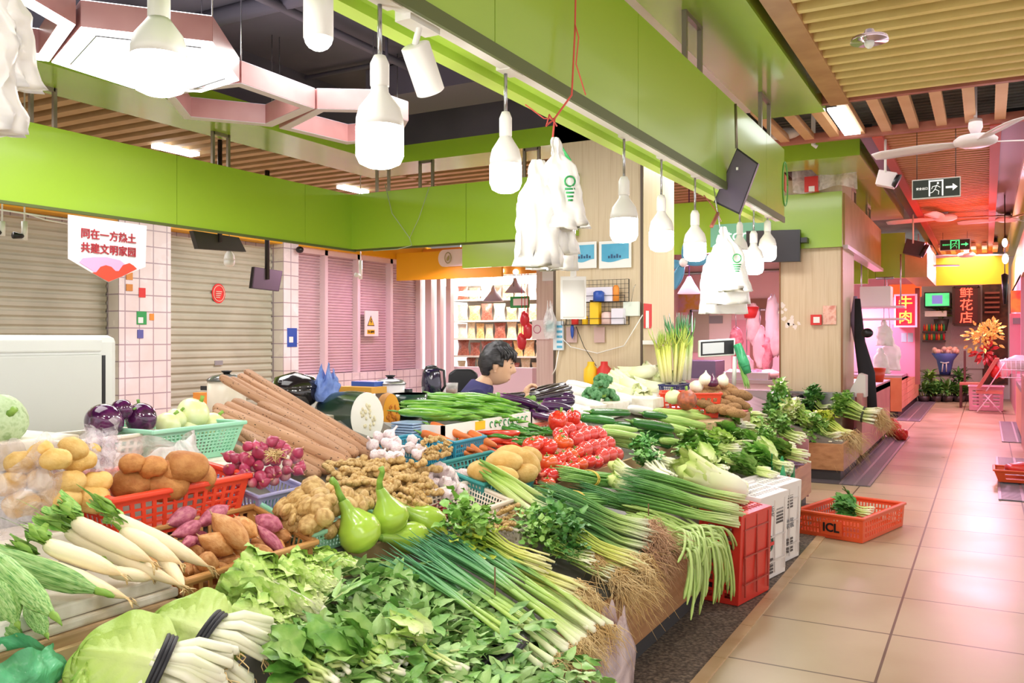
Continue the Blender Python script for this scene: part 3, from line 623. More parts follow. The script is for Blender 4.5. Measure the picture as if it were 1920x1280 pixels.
K_CUKE = Kind('cu', b_long('courgette', CUKE, sm([(0, .25), (.03, .6), (.1, .9), (.5, 1), (.9, .95), (.97, .7), (1, .2)]), .06, 14, 14, .12, cal=.35), 'courgette')
K_LUFF = Kind('lu', b_long('pale_luffa', LUFF, sm([(0, .3), (.05, .65), (.3, .85), (.7, 1), (.92, .85), (.98, .55), (1, .15)]), .06, 30, 14, .15, cal=.45, ridge=.05, nr=10), 'luffa')
K_WRAD = Kind('wr', b_long('white_radish', M('white_radish_skin', ['#f4f1ea', '#fbf8f2'], rough=.35, scale=4), sm([(0, .4), (.05, .8), (.2, 1), (.7, .95), (.9, .6), (1, .1)]), .04, 14, 14, .1, calyx=False), 'radish')
def b_tomato(mat):
    def mk(sd):
        def f():
            b = MB().ball((0, 0, 0), (.5, .5, .42), 18, 12, lambda d: (1+.035*math.cos(5*math.atan2(d.y, d.x)+sd)*max(0, d.z+.2))*(1-.22*max(0, d.z-.86)/.14))
            c = MB()
            for i in range(5):
                a = 2*PI*i/5+sd; c.leaf((0, 0, .36), (math.cos(a), math.sin(a), .1), Z1, .26, .09, .35, .1, 0, 4, 2)
            c.tube([(0, 0, .34), (.02, 0, .42), (.05, .02, .5)], [.03, .025, .03], 5)
            return veg('tomato', b, mat, [('calyx', c, CALX)])
        return f
    return [mk(i) for i in range(3)]
K_TOMR = Kind('tr', b_tomato(TOMR), 'tomato'); K_TOMP = Kind('tp', b_tomato(TOMP), 'tomato')
def b_bell():
    b = MB().ball((0, 0, 0), (.5, .5, .56), 24, 14, lambda d: (1+.1*math.cos(4*math.atan2(d.y, d.x)))*(1-.35*max(0, d.z-.6)-.12*max(0, -d.z)))
    st = MB().tube([(0, 0, .3), (.02, 0, .5), (.08, .04, .68)], [.13, .06, .075], 8)
    return veg('bell_pepper', b, BELL, [('stem', st, STEMG)])
K_BELL = Kind('be', [b_bell], 'pepper')
def b_roundegg():
    b = MB().ball((0, 0, 0), (.5, .5, .5), 24, 16, lump(3, .05))
    c = MB()
    for i in range(6): a = i*PI/3; c.leaf((.46, 0, 0), (-.25, math.cos(a), math.sin(a)), X1, .2, .12, .5, .1, 0, 4, 2)
    c.tube([(.45, 0, 0), (.55, .02, .02), (.62, .06, .06)], [.06, .05, .055], 7)
    return veg('round_aubergine', b, EGGR, [('calyx', c, CALX)])
K_REGG = Kind('re', [b_roundegg], 'aubergine')
def b_ball(name, mat, amp=.05, r=(.5, .5, .5), stem=True):
    def f():
        b = MB().ball((0, 0, 0), r, 20, 14, lump(5, amp)); pr = []
        if stem: pr = [('stem', MB().tube([(0, 0, r[2]*.9), (.02, 0, r[2]*1.15), (.06, .02, r[2]*1.35)], [.08, .06, .07], 6), STEMG)]
        return veg(name, b, mat, pr)
    return [f]
GOURDP = M('pale_gourd_skin', ['#dfe3a2', '#e8ebbd'], rough=.35, scale=3, coat=.2)
K_PGRD = Kind('pgd', b_ball('pale_round_gourd', GOURDP, .06, (.5, .5, .46)), 'gourd')
K_ONW = Kind('ow', b_bulb('white_onion', [(.05, 0), (.3, .04), (.48, .22), (.5, .42), (.4, .66), (.18, .86), (.07, .98), (.05, 1.1)], M('white_onion_skin', ['#e9e6c4', '#f3f0dc'], rough=.3, scale=3), 4, amp=.02), 'onion')
K_ONP = Kind('op', b_bulb('purple_onion', [(.05, 0), (.3, .04), (.48, .22), (.5, .42), (.4, .66), (.18, .86), (.07, .98), (.05, 1.1)], M('purple_onion_skin', ['#4a2140', '#6b3458'], rough=.25, scale=3, coat=.4), 4, amp=.02), 'onion')
K_TOPN = Kind('tn', b_ball('round_turnip', M('turnip_skin', ['#7c4a3a', '#a8553c', '#c06a48'], rough=.4, scale=4), .06), 'turnip')

# --- heads and bunches
def head(p0, p1, w, label, cat, mat, name='lettuce', n=14, ruf=.10, group=None, hgt=.6, rr=None, lw=.62, up=Z1-FW*.55, core=True, bend=.35, tipw=1.0):
    """a lettuce-like head: stem end at p1, leaf tips at p0, leaves fan from the base"""
    rr = rr or R; p0, p1 = V(p0), V(p1); x, y, z = frame_of(p0-p1, up); L = (p0-p1).length
    o = thing(name, label, cat, p1, group); b = MB(); shp = lambda a: (.28+.72*min(1, a*1.6)**.9)*(1-max(0, a-.78)**2*9*tipw)
    n = int(n*1.6); ruf *= 1.7
    for i in range(n):
        a = PI*(i+.5)/n+rr.uniform(-.15, .15); lay = rr.random(); oy = math.cos(a); oz = math.sin(a)
        bp = p1+y*oy*w*.18+z*(oz*w*.16*hgt+w*.08); d = x+y*oy*.42*w/L*1.1+z*(oz*.34*hgt*w/L)
        b.leaf(bp, d, (y*oy*.8+z*max(.15, oz)), L*rr.uniform(.8, 1.1), w*lw*rr.uniform(.7, 1.05), bend*rr.uniform(-.2, 1.1), -.16, ruf*rr.uniform(1, 1.8), 16, 10, shp, rr.random()*9)
    rb = MB()
    for i in range(5):
        a = PI*(i+.8)/5.6; n_ = y*math.cos(a)+z*math.sin(a); rb.tube([p1+n_*w*.13+z*w*.06, p1+(p0-p1)*.3+n_*w*(.34*hgt+.07), p1+(p0-p1)*.62+n_*w*(.4*hgt+.06)], [w*.05, w*.035, w*.01], 6, flat=.6)
    rb.build('ribs', WHST, o)
    if core: b.ball(p1+(p0-p1)*.4+z*w*.2*hgt, 1, 12, 8, mtx=Matrix((x*L*.4, y*w*.34, z*w*.3*hgt)).transposed())
    b.build('leaves', mat, o)
    MB().ball(p1+z*w*.08, (w*.14, w*.14, w*.12), 10, 6).build('stem_base', WHST, o); return o
def bunch(p0, p1, w, label, cat, name='greens_bunch', n=26, hgt=.5, sr=.004, smat=PALE, lmat=LETD, style='broad', lf=.45, ll=.3, lw=.06, nl=1, roots=0, rlen=.06, rmat=HAIR, ties=(), tmat=BANDY, spread=1.2, pinch=.75, group=None, fl=1.0, seed=None, ruf=.08, jag=.08, sag=0, bulb=0, root_up=0):
    """stalks run from the root end p1 to the leaf end p0"""
    rr = random.Random(seed if seed is not None else R.random()); p0, p1 = V(p0), V(p1); D = p0-p1; L = D.length; x, y, z = frame_of(D)
    o = thing(name, label, cat, p1, group); st, lv, rt = MB(), MB(), MB()
    def sec(t):
        tt = ties[0] if ties else .3
        return 1+(pinch-1)*math.exp(-((t-tt)/.22)**2)+(spread-1)*max(0, t-tt)/(1-tt)
    for i in range(n):
        a = rr.random()*2*PI; q = math.sqrt(rr.random()); ca, cb = q*math.cos(a), q*math.sin(a); e0 = rr.uniform(-jag, jag); e1 = rr.uniform(-jag*1.5, jag)
        end = lf+rr.uniform(-.08, .1) if style in ('broad', 'small') else 1+e1
        pts = []; K = 7
        for k in range(K+1):
            t = e0*(1-k/K)+(end)*k/K; s_ = sec(max(0, min(1, t)))
            pts.append(p1+D*t+y*(ca*w*.5*s_)+z*((cb*.5+.5)*w*hgt*s_)-Z1*sag*t*t+y*(rr.uniform(-.06, .06)*w))
        rad = [sr*fl*rr.uniform(.85, 1.15)*(1-.35*k/K if style == 'grass' else 1-.2*k/K) for k in range(K+1)]
        if style == 'grass': rad[-1] = sr*.2
        if bulb: rad[0] = sr*1.0; rad[1] = sr*bulb
        st.tube(pts, rad, 6, (0, 1) if style == 'grass' else (0, .9), up=V((.2, .3, .9)))
        d = (pts[-1]-pts[-2]).normalized()
        if style == 'broad':
            for j in range(nl):
                dd = d+y*rr.uniform(-.5, .5)+z*rr.uniform(-.2, .4); lv.leaf(pts[-1]-d*ll*.1, dd, z+y*rr.uniform(-.8, .8), ll*rr.uniform(.75, 1.15), lw*rr.uniform(.75, 1.2), rr.uniform(-.1, .6), .15, ruf, 7, 4, None, rr.random()*9)
        elif style == 'small':
            for j in range(nl):
                q_ = pts[-1]+d*rr.uniform(-.1, 1)*ll+y*rr.uniform(-.4, .4)*ll+z*rr.uniform(-.1, .45)*ll; dd = V((rr.uniform(-1, 1), rr.uniform(-1, 1), rr.uniform(-.2, .5)))+d*.6
                lv.leaf(q_, dd, V((rr.uniform(-.6, .6), rr.uniform(-.6, .6), 1)), lw*rr.uniform(.8, 1.4), lw*rr.uniform(.7, 1.1), rr.uniform(0, .6), .1, .12, 4, 3, None, rr.random()*9)
        if roots: hair(rt, pts[0], -D.normalized()+Z1*root_up, roots, rlen, .7, rr=rr)
    st.build('stalks', smat, o)
    if lv.v: lv.build('leaves', lmat, o)
    if rt.v: rt.build('roots', rmat, o)
    for tt in ties:
        c = p1+D*tt+z*w*hgt*.5*sec(tt); s_ = sec(tt); tm = MB()
        for off in (-.006, .004): tm.tube([c+x*off+y*math.cos(q)*w*.53*s_+z*math.sin(q)*w*hgt*.56*s_ for q in [2*PI*j/18 for j in range(19)]], .003 if tmat is BANDY else .0045, 6, up=x)
        tm.build('tie', tmat, o)
    return o
def in_poly(pt, poly):
    x, y = pt; c = False
    for (x1, y1), (x2, y2) in zip(poly, poly[1:]+poly[:1]):
        if (y1 > y) != (y2 > y) and x < (x2-x1)*(y-y1)/(y2-y1)+x1: c = not c
    return c
def scatter(poly, n, gap, rr):
    xs = [p[0] for p in poly]; ys = [p[1] for p in poly]; out = []; tries = 0
    while len(out) < n and tries < 6000:
        tries += 1; q = (rr.uniform(min(xs), max(xs)), rr.uniform(min(ys), max(ys)))
        if in_poly(q, poly) and all((q[0]-a)**2+(q[1]-b)**2 > gap*gap for a, b in out): out.append(q)
    return out
def basket(name, label, corners, depth, mat, rim=.012, taper=.86, group=None, holes=(9, 3), wall=.004, cat='basket', lift=.03, level=None, tilt=1.0):
    """open plastic basket: four rim corners (x,y); it leans with the deck unless level (rim height) is given"""
    cx = sum(c[0] for c in corners)/4
    cs = [V((c[0], c[1], level if level is not None else S(cx)+tilt*.42*(cx-c[0])+lift+depth)) for c in corners]; ctr = sum(cs, V())/4
    lo = [ctr+(c-ctr)*taper for c in cs]; lo = [V((c.x, c.y, c.z-depth)) for c in lo]
    o = thing(name, label, cat, (ctr.x, ctr.y, ctr.z-depth), group); sd = MB()
    for i in range(4):
        a, b, c, d = cs[i], cs[(i+1) % 4], lo[(i+1) % 4], lo[i]; nh, nv = holes
        P = lambda u, v: (a*(1-u)+b*u)*(1-v)+(d*(1-u)+c*u)*v
        us = [0, .04]; 
        for k in range(nh): us += [.04+.92*(k+.18)/nh, .04+.92*(k+.82)/nh]
        us += [.96, 1]; vs = [0, .14]
        for k in range(nv): vs += [.14+.72*(k+.15)/nv, .14+.72*(k+.85)/nv]
        vs += [.86, 1]; base = len(sd.v)
        for v_ in vs:
            for u_ in us: sd.v.append(tuple(P(u_, v_))); sd.t.append(0)
        W = len(us)
        for r_ in range(len(vs)-1):
            for c_ in range(W-1):
                hole = us[c_] > .035 and us[c_+1] < .965 and c_ >= 2 and c_ % 2 == 0 and r_ >= 2 and r_ % 2 == 0 and r_ < len(vs)-2
                if r_ >= 1 and c_ >= 1 and (c_-1) % 2 == 1 and (r_-1) % 2 == 1 and c_ < W-2 and r_ < len(vs)-2: continue
                q = base+r_*W+c_; sd.f.append((q, q+1, q+W+1, q+W))
    sd.build('sides', mat, o, smooth=False, thick=wall)
    MB().add([lo[0], lo[1], lo[2], lo[3]], [(0, 1, 2, 3)]).build('floor', mat, o, smooth=False, thick=wall)
    rm = MB()
    for i in range(4): rm.bar(cs[i]+(cs[i]-cs[(i+1) % 4]).normalized()*rim*.5, cs[(i+1) % 4]+(cs[(i+1) % 4]-cs[i]).normalized()*rim*.5, rim*1.4, rim)
    rm.build('rim', mat, o, smooth=False, bevel=rim*.3)
    return o
# ================================================================ produce on the long counter
def pv(kind, a, b, wpx, label, group=None, roll=None, k=None, flat=1):
    """a, b = (pixel u, pixel v, height over the deck) of the two ends"""
    p0 = at(a[0], a[1], h=a[2]) if a[2] >= 0 else at(a[0], a[1], x=a[2]); p1 = at(b[0], b[1], h=b[2]) if b[2] >= 0 else at(b[0], b[1], x=b[2]); w = wpx*mpp((p0+p1)/2)
    return place(kind, p0, p1, w, label, group, roll, k, w*flat)
def seat(kind, p, w, label, group=None, d=None, k=None, tilt=None):
    """a roundish thing of width w centred at p, its stem axis along d"""
    o = kind.new(k); z = V(d or (R.uniform(-.4, .4), R.uniform(-.4, .4), 1)).normalized(); x = V((1, .2, 0)); y = z.cross(x).normalized(); x = y.cross(z)
    c, s_ = math.cos(R.random()*6), math.sin(R.random()*6); n = math.hypot(c, s_); c /= n; s_ /= n; x, y = x*c+y*s_, y*c-x*s_
    m = Matrix((x*w, y*w, z*w)).transposed().to_4x4(); m.translation = p; o.matrix_basis = m; return tag(o, label, None, group)
# foam boards and ridged gourds
FOAM = M('old_styrofoam', ['#e4dccb', '#f0eadf', '#cdbfa6'], rough=.8, scale=6, bump=.15, bscale=40)
PLY = M('weathered_board', ['#a5845e', '#c0a07a', '#b59672'], rough=.7, scale=8, stretch=(1, .2, 3))
def slab(name, label, lo, hi, mat, cat='board', bevel=.006): return tag(MB().box(lo, hi).build(name, mat, smooth=False, bevel=bevel), label, cat)
slab('plank', 'brown plank lying under the stained foam slabs at the near left', (-2.0, .6, .59), (-1.745, 1.47, .632), PLY)
slab('foam_slab', 'stained lower foam slab on the brown plank at the near left', (-2.0, .55, .632), (-1.755, 1.48, .655), FOAM)
slab('foam_slab', 'thick upper foam slab directly under the daikon radishes', (-2.02, .5, .656), (-1.765, 1.47, .69), FOAM)
slab('foam_box', 'white foam box lid under the big bag of potatoes', (-2.45, .7, .70), (-2.035, 1.44, .785), FOAM, 'box')
dk = []
for a, b, wd in (((205, 1070, .17), (288, 1085, .16), 26), ((300, 1040, .17), (345, 1105, .16), 26), ((268, 1062, .17), (309, 1080, .16), 24), ((55, 1050, .165), (242, 1122, .165), 34), ((125, 998, .18), (345, 1100, .165), 31), ((84, 1020, .2), (232, 1078, .19), 35),
                 ((228, 994, .2), (342, 1058, .18), 34), ((138, 976, .22), (288, 1055, .2), 35), ((213, 970, .22), (395, 1063, .17), 32)):
    dk.append(pv(K_DAIK, a, b, wd, '', 'daikon radishes on the foam slabs'))
ordinal_labels(dk, '%s from the left of the cream daikon radishes on the foam slabs')
lf = []
for a, b, wd in (((50, 1130, .14), (86, 1188, .11), 32), ((-30, 1150, .12), (44, 1200, .08), 34), ((-30, 1035, .18), (178, 1106, .17), 50), ((-25, 1035, .23), (96, 1150, .2), 48), ((-20, 1090, .22), (30, 1166, .16), 44)):
    lf.append(pv(K_LOOF, a, b, wd, '', 'ridged gourds at the near left corner'))
ordinal_labels(lf, '%s from the left of the green ridged gourds on the near left corner')
# sweet potatoes in the tan tray
TAN = M('tan_plastic', ['#c08a4e', '#cf9c60'], rough=.45, scale=4)
basket('produce_tray', 'tan plastic tray filled with orange and purple sweet potatoes', [(-1.75, 1.49), (-1.75, 1.97), (-2.0, 1.97), (-2.0, 1.49)], .06, TAN, .016, .94, holes=(14, 1), tilt=.8, cat='tray')
sp = []; G = 'sweet potatoes in the tan tray'
for a, b, wd, kd in (((352, 1066, .08), (400, 1075, .08), 30, 0), ((420, 1062, .08), (470, 1075, .08), 30, 0), ((465, 1042, .08), (498, 1044, .08), 20, 0), ((400, 1050, .08), (466, 1050, .09), 24, 0), ((470, 1020, .1), (517, 1047, .09), 24, 0),
        ((482, 985, .12), (534, 1040, .09), 24, 1), ((478, 968, .12), (530, 990, .12), 38, 1), ((342, 1020, .13), (372, 1008, .13), 22, 1), ((322, 1003, .14), (380, 978, .14), 28, 1), ((316, 982, .15), (370, 955, .16), 34, 1), ((368, 985, .14), (428, 948, .15), 32, 1),
        ((364, 1048, .11), (412, 1062, .11), 40, 0), ((372, 1004, .15), (438, 1036, .12), 40, 0), ((440, 968, .15), (482, 1006, .13), 36, 0), ((396, 962, .18), (468, 1030, .15), 46, 0), ((430, 1010, .12), (460, 1045, .1), 24, 0)):
    sp.append(pv((K_SPO, K_SPP)[kd], a, b, wd*1.05, '', G))
rr = random.Random(44)
for u, v in scatter([(330, 1060), (372, 1010), (520, 985), (560, 1020), (470, 1050), (362, 1085)], 13, 22, rr):
    p = at(u, v, h=.075); d = RT*rr.uniform(.4, 1)+FW*rr.uniform(-.8, .8); d.normalize(); l = 24*mpp(p); place(K_SPO if rr.random() < .75 else K_SPP, p-d*l, p+d*l, 30*mpp(p), 'sweet potato in the lower layer of the tan tray', 'lower sweet potatoes in the tan tray')
ordinal_labels(sp, '%s from the left of the top sweet potatoes in the tan tray')
# potatoes in the big clear bag
CLEAR = film('clear_film', '#f4eff2', .84, .15); MILKY = film('milky_film', '#f6f3f4', .62, .3, 10)
pb = []; G = 'potatoes in the big clear bag'
for u, v, hh, wd, an in ((40, 945, .13, 70, .1), (105, 940, .13, 90, .3), (165, 935, .13, 80, -.2), (20, 905, .17, 60, .4), (70, 900, .18, 66, -.3), (125, 905, .18, 70, .2), (180, 905, .17, 60, .5), (40, 865, .22, 62, .1), (150, 865, .22, 60, .5), (78, 850, .25, 56, 1.2), (104, 862, .26, 58, .1), (138, 842, .25, 60, -.2), (168, 845, .22, 40, .3)):
    c = at(u, v, h=hh+.03); w_ = wd*mpp(c); d = RT*math.cos(an)+V((0, 0, math.sin(an)))*.7+FW*math.sin(an*3)*.5; d.normalize()
    pb.append(place(K_POT, c-d*w_*.5, c+d*w_*.5, w_*.72, '', G))
ordinal_labels(pb, '%s from the left of the potatoes inside the big clear bag')
def open_bag(name, label, c, rx, ry, h, mat, top, seed, up=1.0, tears=.25, parent=None, cat='bag', fold=.12):
    """a slouched open plastic bag: base, bulging wall, wrinkled mouth with raised corners"""
    rr = random.Random(seed); n = 64; rows = 18; o3 = V((seed, 2.2*seed, 0)); m = MB(); vs = []
    for i in range(rows+1):
        t = i/rows
        rad = pmap([(0, .78), (.2, 1.0), (.55, 1.04), (.8, top), (1, top*.92)], t)
        for j in range(n):
            a = 2*PI*j/n; d = V((math.cos(a), math.sin(a), 0)); q = noise.noise(V((d.x*2.2, d.y*2.2, t*2.5))+o3)+.5*noise.noise(V((d.x*7, d.y*7, t*5))+o3)
            r = rad*(1+fold*q*(.4+t)); z = h*(t*(1+tears*t*noise.noise(V((d.x*1.6, d.y*1.6, 5))+o3)*2))
            vs.append(V(c)+V((d.x*rx*r, d.y*ry*r, z)))
    m.add(vs, [(i*n+j, i*n+(j+1) % n, (i+1)*n+(j+1) % n, (i+1)*n+j) for i in range(rows) for j in range(n)])
    return tag(m.build(name, mat), label, cat)
c0 = at(112, 975, h=.13)
open_bag('plastic_bag', 'big clear plastic bag of yellow potatoes at the left edge', (c0.x-.16, c0.y-.06, c0.z-.03), .17, .2, .2, CLEAR, .84, 4, tears=.3)
cr = MB(); kp = at(192, 865, h=.24); kt = at(188, 792, h=.3)
for i in range(7): cr.leaf(kp+V((R.uniform(-.03, .03), R.uniform(-.03, .03), -.02)), kt-kp+V((R.uniform(-.03, .03), R.uniform(-.03, .03), 0)), V((R.uniform(-1, 1), R.uniform(-1, 1), .1)), (kt-kp).length*R.uniform(.8, 1.1), .07, .2, .3, .2, 10, 6, lambda a: .5+.5*a, i)
cr.build('bag_corner', CLEAR, bpy.data.objects['plastic_bag'])
# red basket with a bag of brown tubers
basket('basket', 'red plastic basket holding a clear bag of brown tubers', [(-1.98, 1.46), (-1.98, 1.93), (-2.25, 1.93), (-2.25, 1.46)], .12, REDP, .016, .88, holes=(12, 4), tilt=.3)
tb = []
for u, v, hh, wd in ((245, 905, .18, 80), (310, 908, .18, 90), (365, 900, .18, 80), (248, 868, .25, 50), (285, 875, .25, 56), (350, 872, .25, 84), (320, 885, .23, 60)):
    c = at(u, v, h=hh); w_ = wd*mpp(c); d = RT*1+V((0, 0, R.uniform(-.2, .3))); d.normalize(); tb.append(place(K_POTB, c-d*w_*.5, c+d*w_*.5, w_*.75, '', 'brown tubers in the clear bag'))
ordinal_labels(tb, '%s from the left of the brown tubers bagged in the red basket')
c0 = at(312, 925, h=.14); open_bag('plastic_bag', 'clear plastic bag of brown tubers standing in the red basket', (c0.x-.12, c0.y+.0, c0.z-.01), .12, .2, .15, MILKY, .9, 9, tears=.2)
# back row at the left: wax gourd, round aubergines, pale gourds
WAX = Kind('wax', b_ball('wax_gourd', M('wax_gourd_skin', ['#a9c08e', '#bccfa4', '#93ad78'], rough=.5, scale=6), .05, (.5, .5, .42)), 'gourd')
p = at(0, 788, x=-2.55); seat(WAX, p, 98*mpp(p), 'pale green wax gourd at the far left edge behind the potatoes', None, (.9, -.1, .35))
slab('foam_box', 'white foam box under the wax gourd at the left edge', (-2.75, 1.0, .80), (-2.46, 1.7, p.z-.055), FOAM, 'box')
PINKP = M('cream_plastic', ['#eadccb', '#f1e6d8'], rough=.45, scale=4)
basket('basket', 'cream basket with the shiny round purple aubergines', [(-2.36, 1.58), (-2.36, 1.93), (-2.6, 1.93), (-2.6, 1.58)], .09, PINKP, .012, .85, holes=(11, 3), level=.965)
for u, v, wd, l, d in ((195, 790, 68, 'left round purple aubergine in the cream basket', (.1, -.9, .3)), (264, 784, 58, 'right round purple aubergine, its pale scar facing out', (.95, .1, .4)), (228, 768, 40, 'small round aubergine behind the two shiny ones', (0, 0, 1))):
    p = at(u, v, x=-2.46); seat(K_REGG, p, wd*mpp(p), l, 'round aubergines in the cream basket', d)
MINT = M('mint_plastic', ['#8fcfae', '#a6dcc0'], rough=.4, scale=4)
basket('basket', 'mint green mesh basket of pale round gourds', [(-2.3, 1.84), (-2.3, 2.22), (-2.62, 2.22), (-2.62, 1.84)], .11, MINT, .014, .82, holes=(20, 7), level=.975)
pg = []
for u, v, wd in ((315, 795, 48), (355, 802, 44), (398, 797, 52), (362, 775, 60), (330, 785, 40)):
    p = at(u, v, x=-2.47); pg.append(seat(K_PGRD, p, wd*mpp(p), '', 'pale gourds in the mint basket', (.4, .3, .8)))
ordinal_labels(pg, '%s from the left of the pale gourds in the mint basket')
slab('foam_box', 'small white foam block below the mint basket', (-2.28, 2.02, .78), (-2.16, 2.3, .86), FOAM, 'box')
slab('foam_box', 'foam box raising the cream and mint baskets at the back', (-2.62, 1.5, .81), (-2.3, 2.26, .862), FOAM, 'box')
# long yams
slab('foam_box', 'foam box at the back propping up the long yams', (-2.95, 2.25, .6), (-2.55, 3.1, .93), FOAM, 'box')
ya = []
for a, b, wd in (((418, 832, -2.5), (470, 856, .08), 20), ((400, 772, -2.62), (622, 884, .07), 24), ((437, 815, -2.5), (556, 873, .08), 26), ((445, 802, -2.5), (598, 892, .08), 26), ((423, 758, -2.66), (640, 862, .1), 24),
                 ((413, 706, -2.8), (700, 858, .09), 19), ((436, 753, -2.68), (655, 862, .12), 25), ((402, 762, -2.64), (650, 868, .11), 28), ((432, 710, -2.8), (706, 860, .1), 20), ((448, 703, -2.82), (724, 866, .09), 19), ((487, 755, -2.6), (668, 852, .14), 26), ((460, 695, -2.82), (741, 868, .09), 21), ((500, 722, -2.75), (716, 850, .12), 18)):
    ya.append(pv(K_YAM, a, b, wd, '', 'long yams stacked at the back'))
ordinal_labels(ya, '%s from the left of the long brown yams leaning at the back', lambda o: uv_of(o.matrix_basis.translation)[0])
# shallots in the lilac basket
LIL = M('lilac_plastic', ['#a9a5d6', '#b9b6e0'], rough=.4, scale=4)
basket('basket', 'small lilac basket heaped with shallots', [(-1.97, 1.96), (-1.97, 2.17), (-2.2, 2.19), (-2.2, 1.96)], .07, LIL, .01, .85, holes=(12, 1), tilt=.5)
rr = random.Random(3); L_ = []
for u, v in scatter([(424, 895), (440, 858), (480, 832), (525, 832), (560, 858), (562, 885), (500, 908), (470, 912)], 62, 11.5, rr):
    hh = .13+.12*max(0, 1-((u-495)/75)**2)*(1-(v-830)/90)+.02
    p = at(u, v, h=hh); seat(K_SHAL, p, rr.uniform(19, 25)*mpp(p), 'red shallot heaped in the small lilac basket', 'shallots in the lilac basket', (rr.uniform(-1, 1), rr.uniform(-1, 1), rr.uniform(-.4, 1)))
ht = MB(); p = at(515, 855, h=.27)
for i in range(60): ht.tube([p, p+V((R.gauss(0, .012), R.gauss(0, .012), R.uniform(0, .02))), p+V((R.gauss(0, .02), R.gauss(0, .02), R.uniform(-.02, .02)))], [.002, .0015, .001], 4)
tag(ht.build('straw_knot', HAIR), 'dry straw knot tying the shallots over the lilac basket', 'straw')
# ginger
basket('basket', 'pale mint basket of thick ginger beside the bottle gourds', [(-1.77, 1.98), (-1.77, 2.3), (-2.0, 2.3), (-2.0, 1.98)], .07, MINT, .013, .86, holes=(18, 4), tilt=.8)
bgn = []
for a, b, wd in (((535, 985, .1), (590, 1000, .1), 40), ((610, 1000, .1), (650, 985, .1), 34), ((520, 945, .14), (570, 975, .13), 44), ((585, 905, .2), (600, 965, .17), 46), ((570, 990, .13), (632, 945, .16), 58), ((608, 915, .18), (655, 955, .15), 48), ((640, 930, .17), (700, 945, .15), 40), ((550, 930, .17), (580, 960, .16), 42)):
    bgn.append(pv(K_GBIG, a, b, wd*1.15, '', 'thick ginger in the mint basket'))
ordinal_labels(bgn, '%s from the left of the thick ginger roots in the pale mint basket')
rr = random.Random(11)
for u, v in scatter([(640, 868), (700, 865), (740, 872), (790, 872), (815, 905), (800, 930), (765, 950), (740, 950), (700, 925), (640, 905), (625, 885)], 46, 14, rr):
    p = at(u, v, h=.09+.03*rr.random()+.05*max(0, 1-abs(u-710)/110)); an = rr.uniform(-1, .9); l = rr.uniform(46, 70)*mpp(p)*.5; d = RT*math.cos(an)-V((0, 0, 1))*math.sin(an)*.6+FW*math.sin(an)*-.5
    place(K_GING, p-d*l, p+d*l, rr.uniform(24, 32)*mpp(p), 'small knobbly ginger root heaped below the long yams', 'small ginger heap')
tag(MB().ball(at(690, 905, h=.03), (.1, .24, .07), 16, 8).build('jute_sack', M('jute', ['#a88a5c', '#c2a578'], rough=.9, scale=30)), 'flattened sack under the small ginger heap', 'sack')
# bottle gourds
for l, a, b, wd in (('bottle gourd lying on its side, stem hooked up to the left', (835, 992, .09), (750, 950, .14), 62), ('bottle gourd lying in front, only its belly showing', (800, 1008, .09), (715, 1008, .1), 62), ('bottle gourd standing upright behind the other bottle gourds', (732, 1000, .09), (712, 915, .24), 74), ('large bottle gourd in front leaning left with a long stem', (688, 1032, .08), (642, 938, .21), 84)):
    pv(K_BOT, a, b, wd, l, 'green bottle gourds')
# garlic heaps, blue baskets
rr = random.Random(5)
def heap(kind, poly, n, gap, h0, h1, wpx, label, group, rr, ax=None):
    cx = sum(p[0] for p in poly)/len(poly); cy = sum(p[1] for p in poly)/len(poly); W = max(abs(p[0]-cx) for p in poly)
    for u, v in sorted(scatter(poly, n, gap, rr), key=lambda q: q[1]):
        p = at(u, v, h=h0+(h1-h0)*max(0, 1-abs(u-cx)/W)*rr.uniform(.7, 1)); seat(kind, p, rr.uniform(.88, 1.12)*wpx*mpp(p), label, group, (rr.uniform(-1, 1), rr.uniform(-1, 1), rr.uniform(0, 1)))
heap(K_GARL, [(788, 905), (800, 880), (830, 878), (868, 890), (890, 915), (880, 930), (840, 935), (805, 925)], 16, 17, .06, .1, 30, 'loose garlic bulb heaped beside the ginger and chilli basket', 'loose garlic by the chilli basket', rr)
TURQ = M('turquoise_plastic', ['#2f8fae', '#3f9fbb'], rough=.4, scale=4)
basket('basket', 'turquoise basket of garlic bulbs', [(-2.02, 2.86), (-2.02, 3.12), (-2.22, 3.12), (-2.22, 2.86)], .08, TURQ, .011, .85, holes=(14, 3), tilt=.4)
heap(K_GARL, [(690, 840), (700, 822), (760, 820), (790, 840), (792, 860), (745, 865), (700, 858)], 17, 15, .14, .18, 26, 'garlic bulb in the turquoise basket beyond the ginger', 'garlic in the turquoise basket', rr)
basket('basket', 'turquoise basket of sand ginger next to the garlic basket', [(-2.02, 3.16), (-2.02, 3.42), (-2.2, 3.42), (-2.2, 3.16)], .09, TURQ, .011, .85, holes=(14, 3), tilt=.4)
rr = random.Random(8)
for u, v in scatter([(780, 850), (800, 822), (835, 822), (845, 850), (815, 862)], 12, 11, rr):
    p = at(u, v, h=.17); an = rr.uniform(0, 3); d = RT*math.cos(an)+V((0, 0, -.5))*math.sin(an); l = 15*mpp(p); place(K_GING, p-d*l, p+d*l, 20*mpp(p), 'sand ginger piece in the second turquoise basket', 'sand ginger pieces')
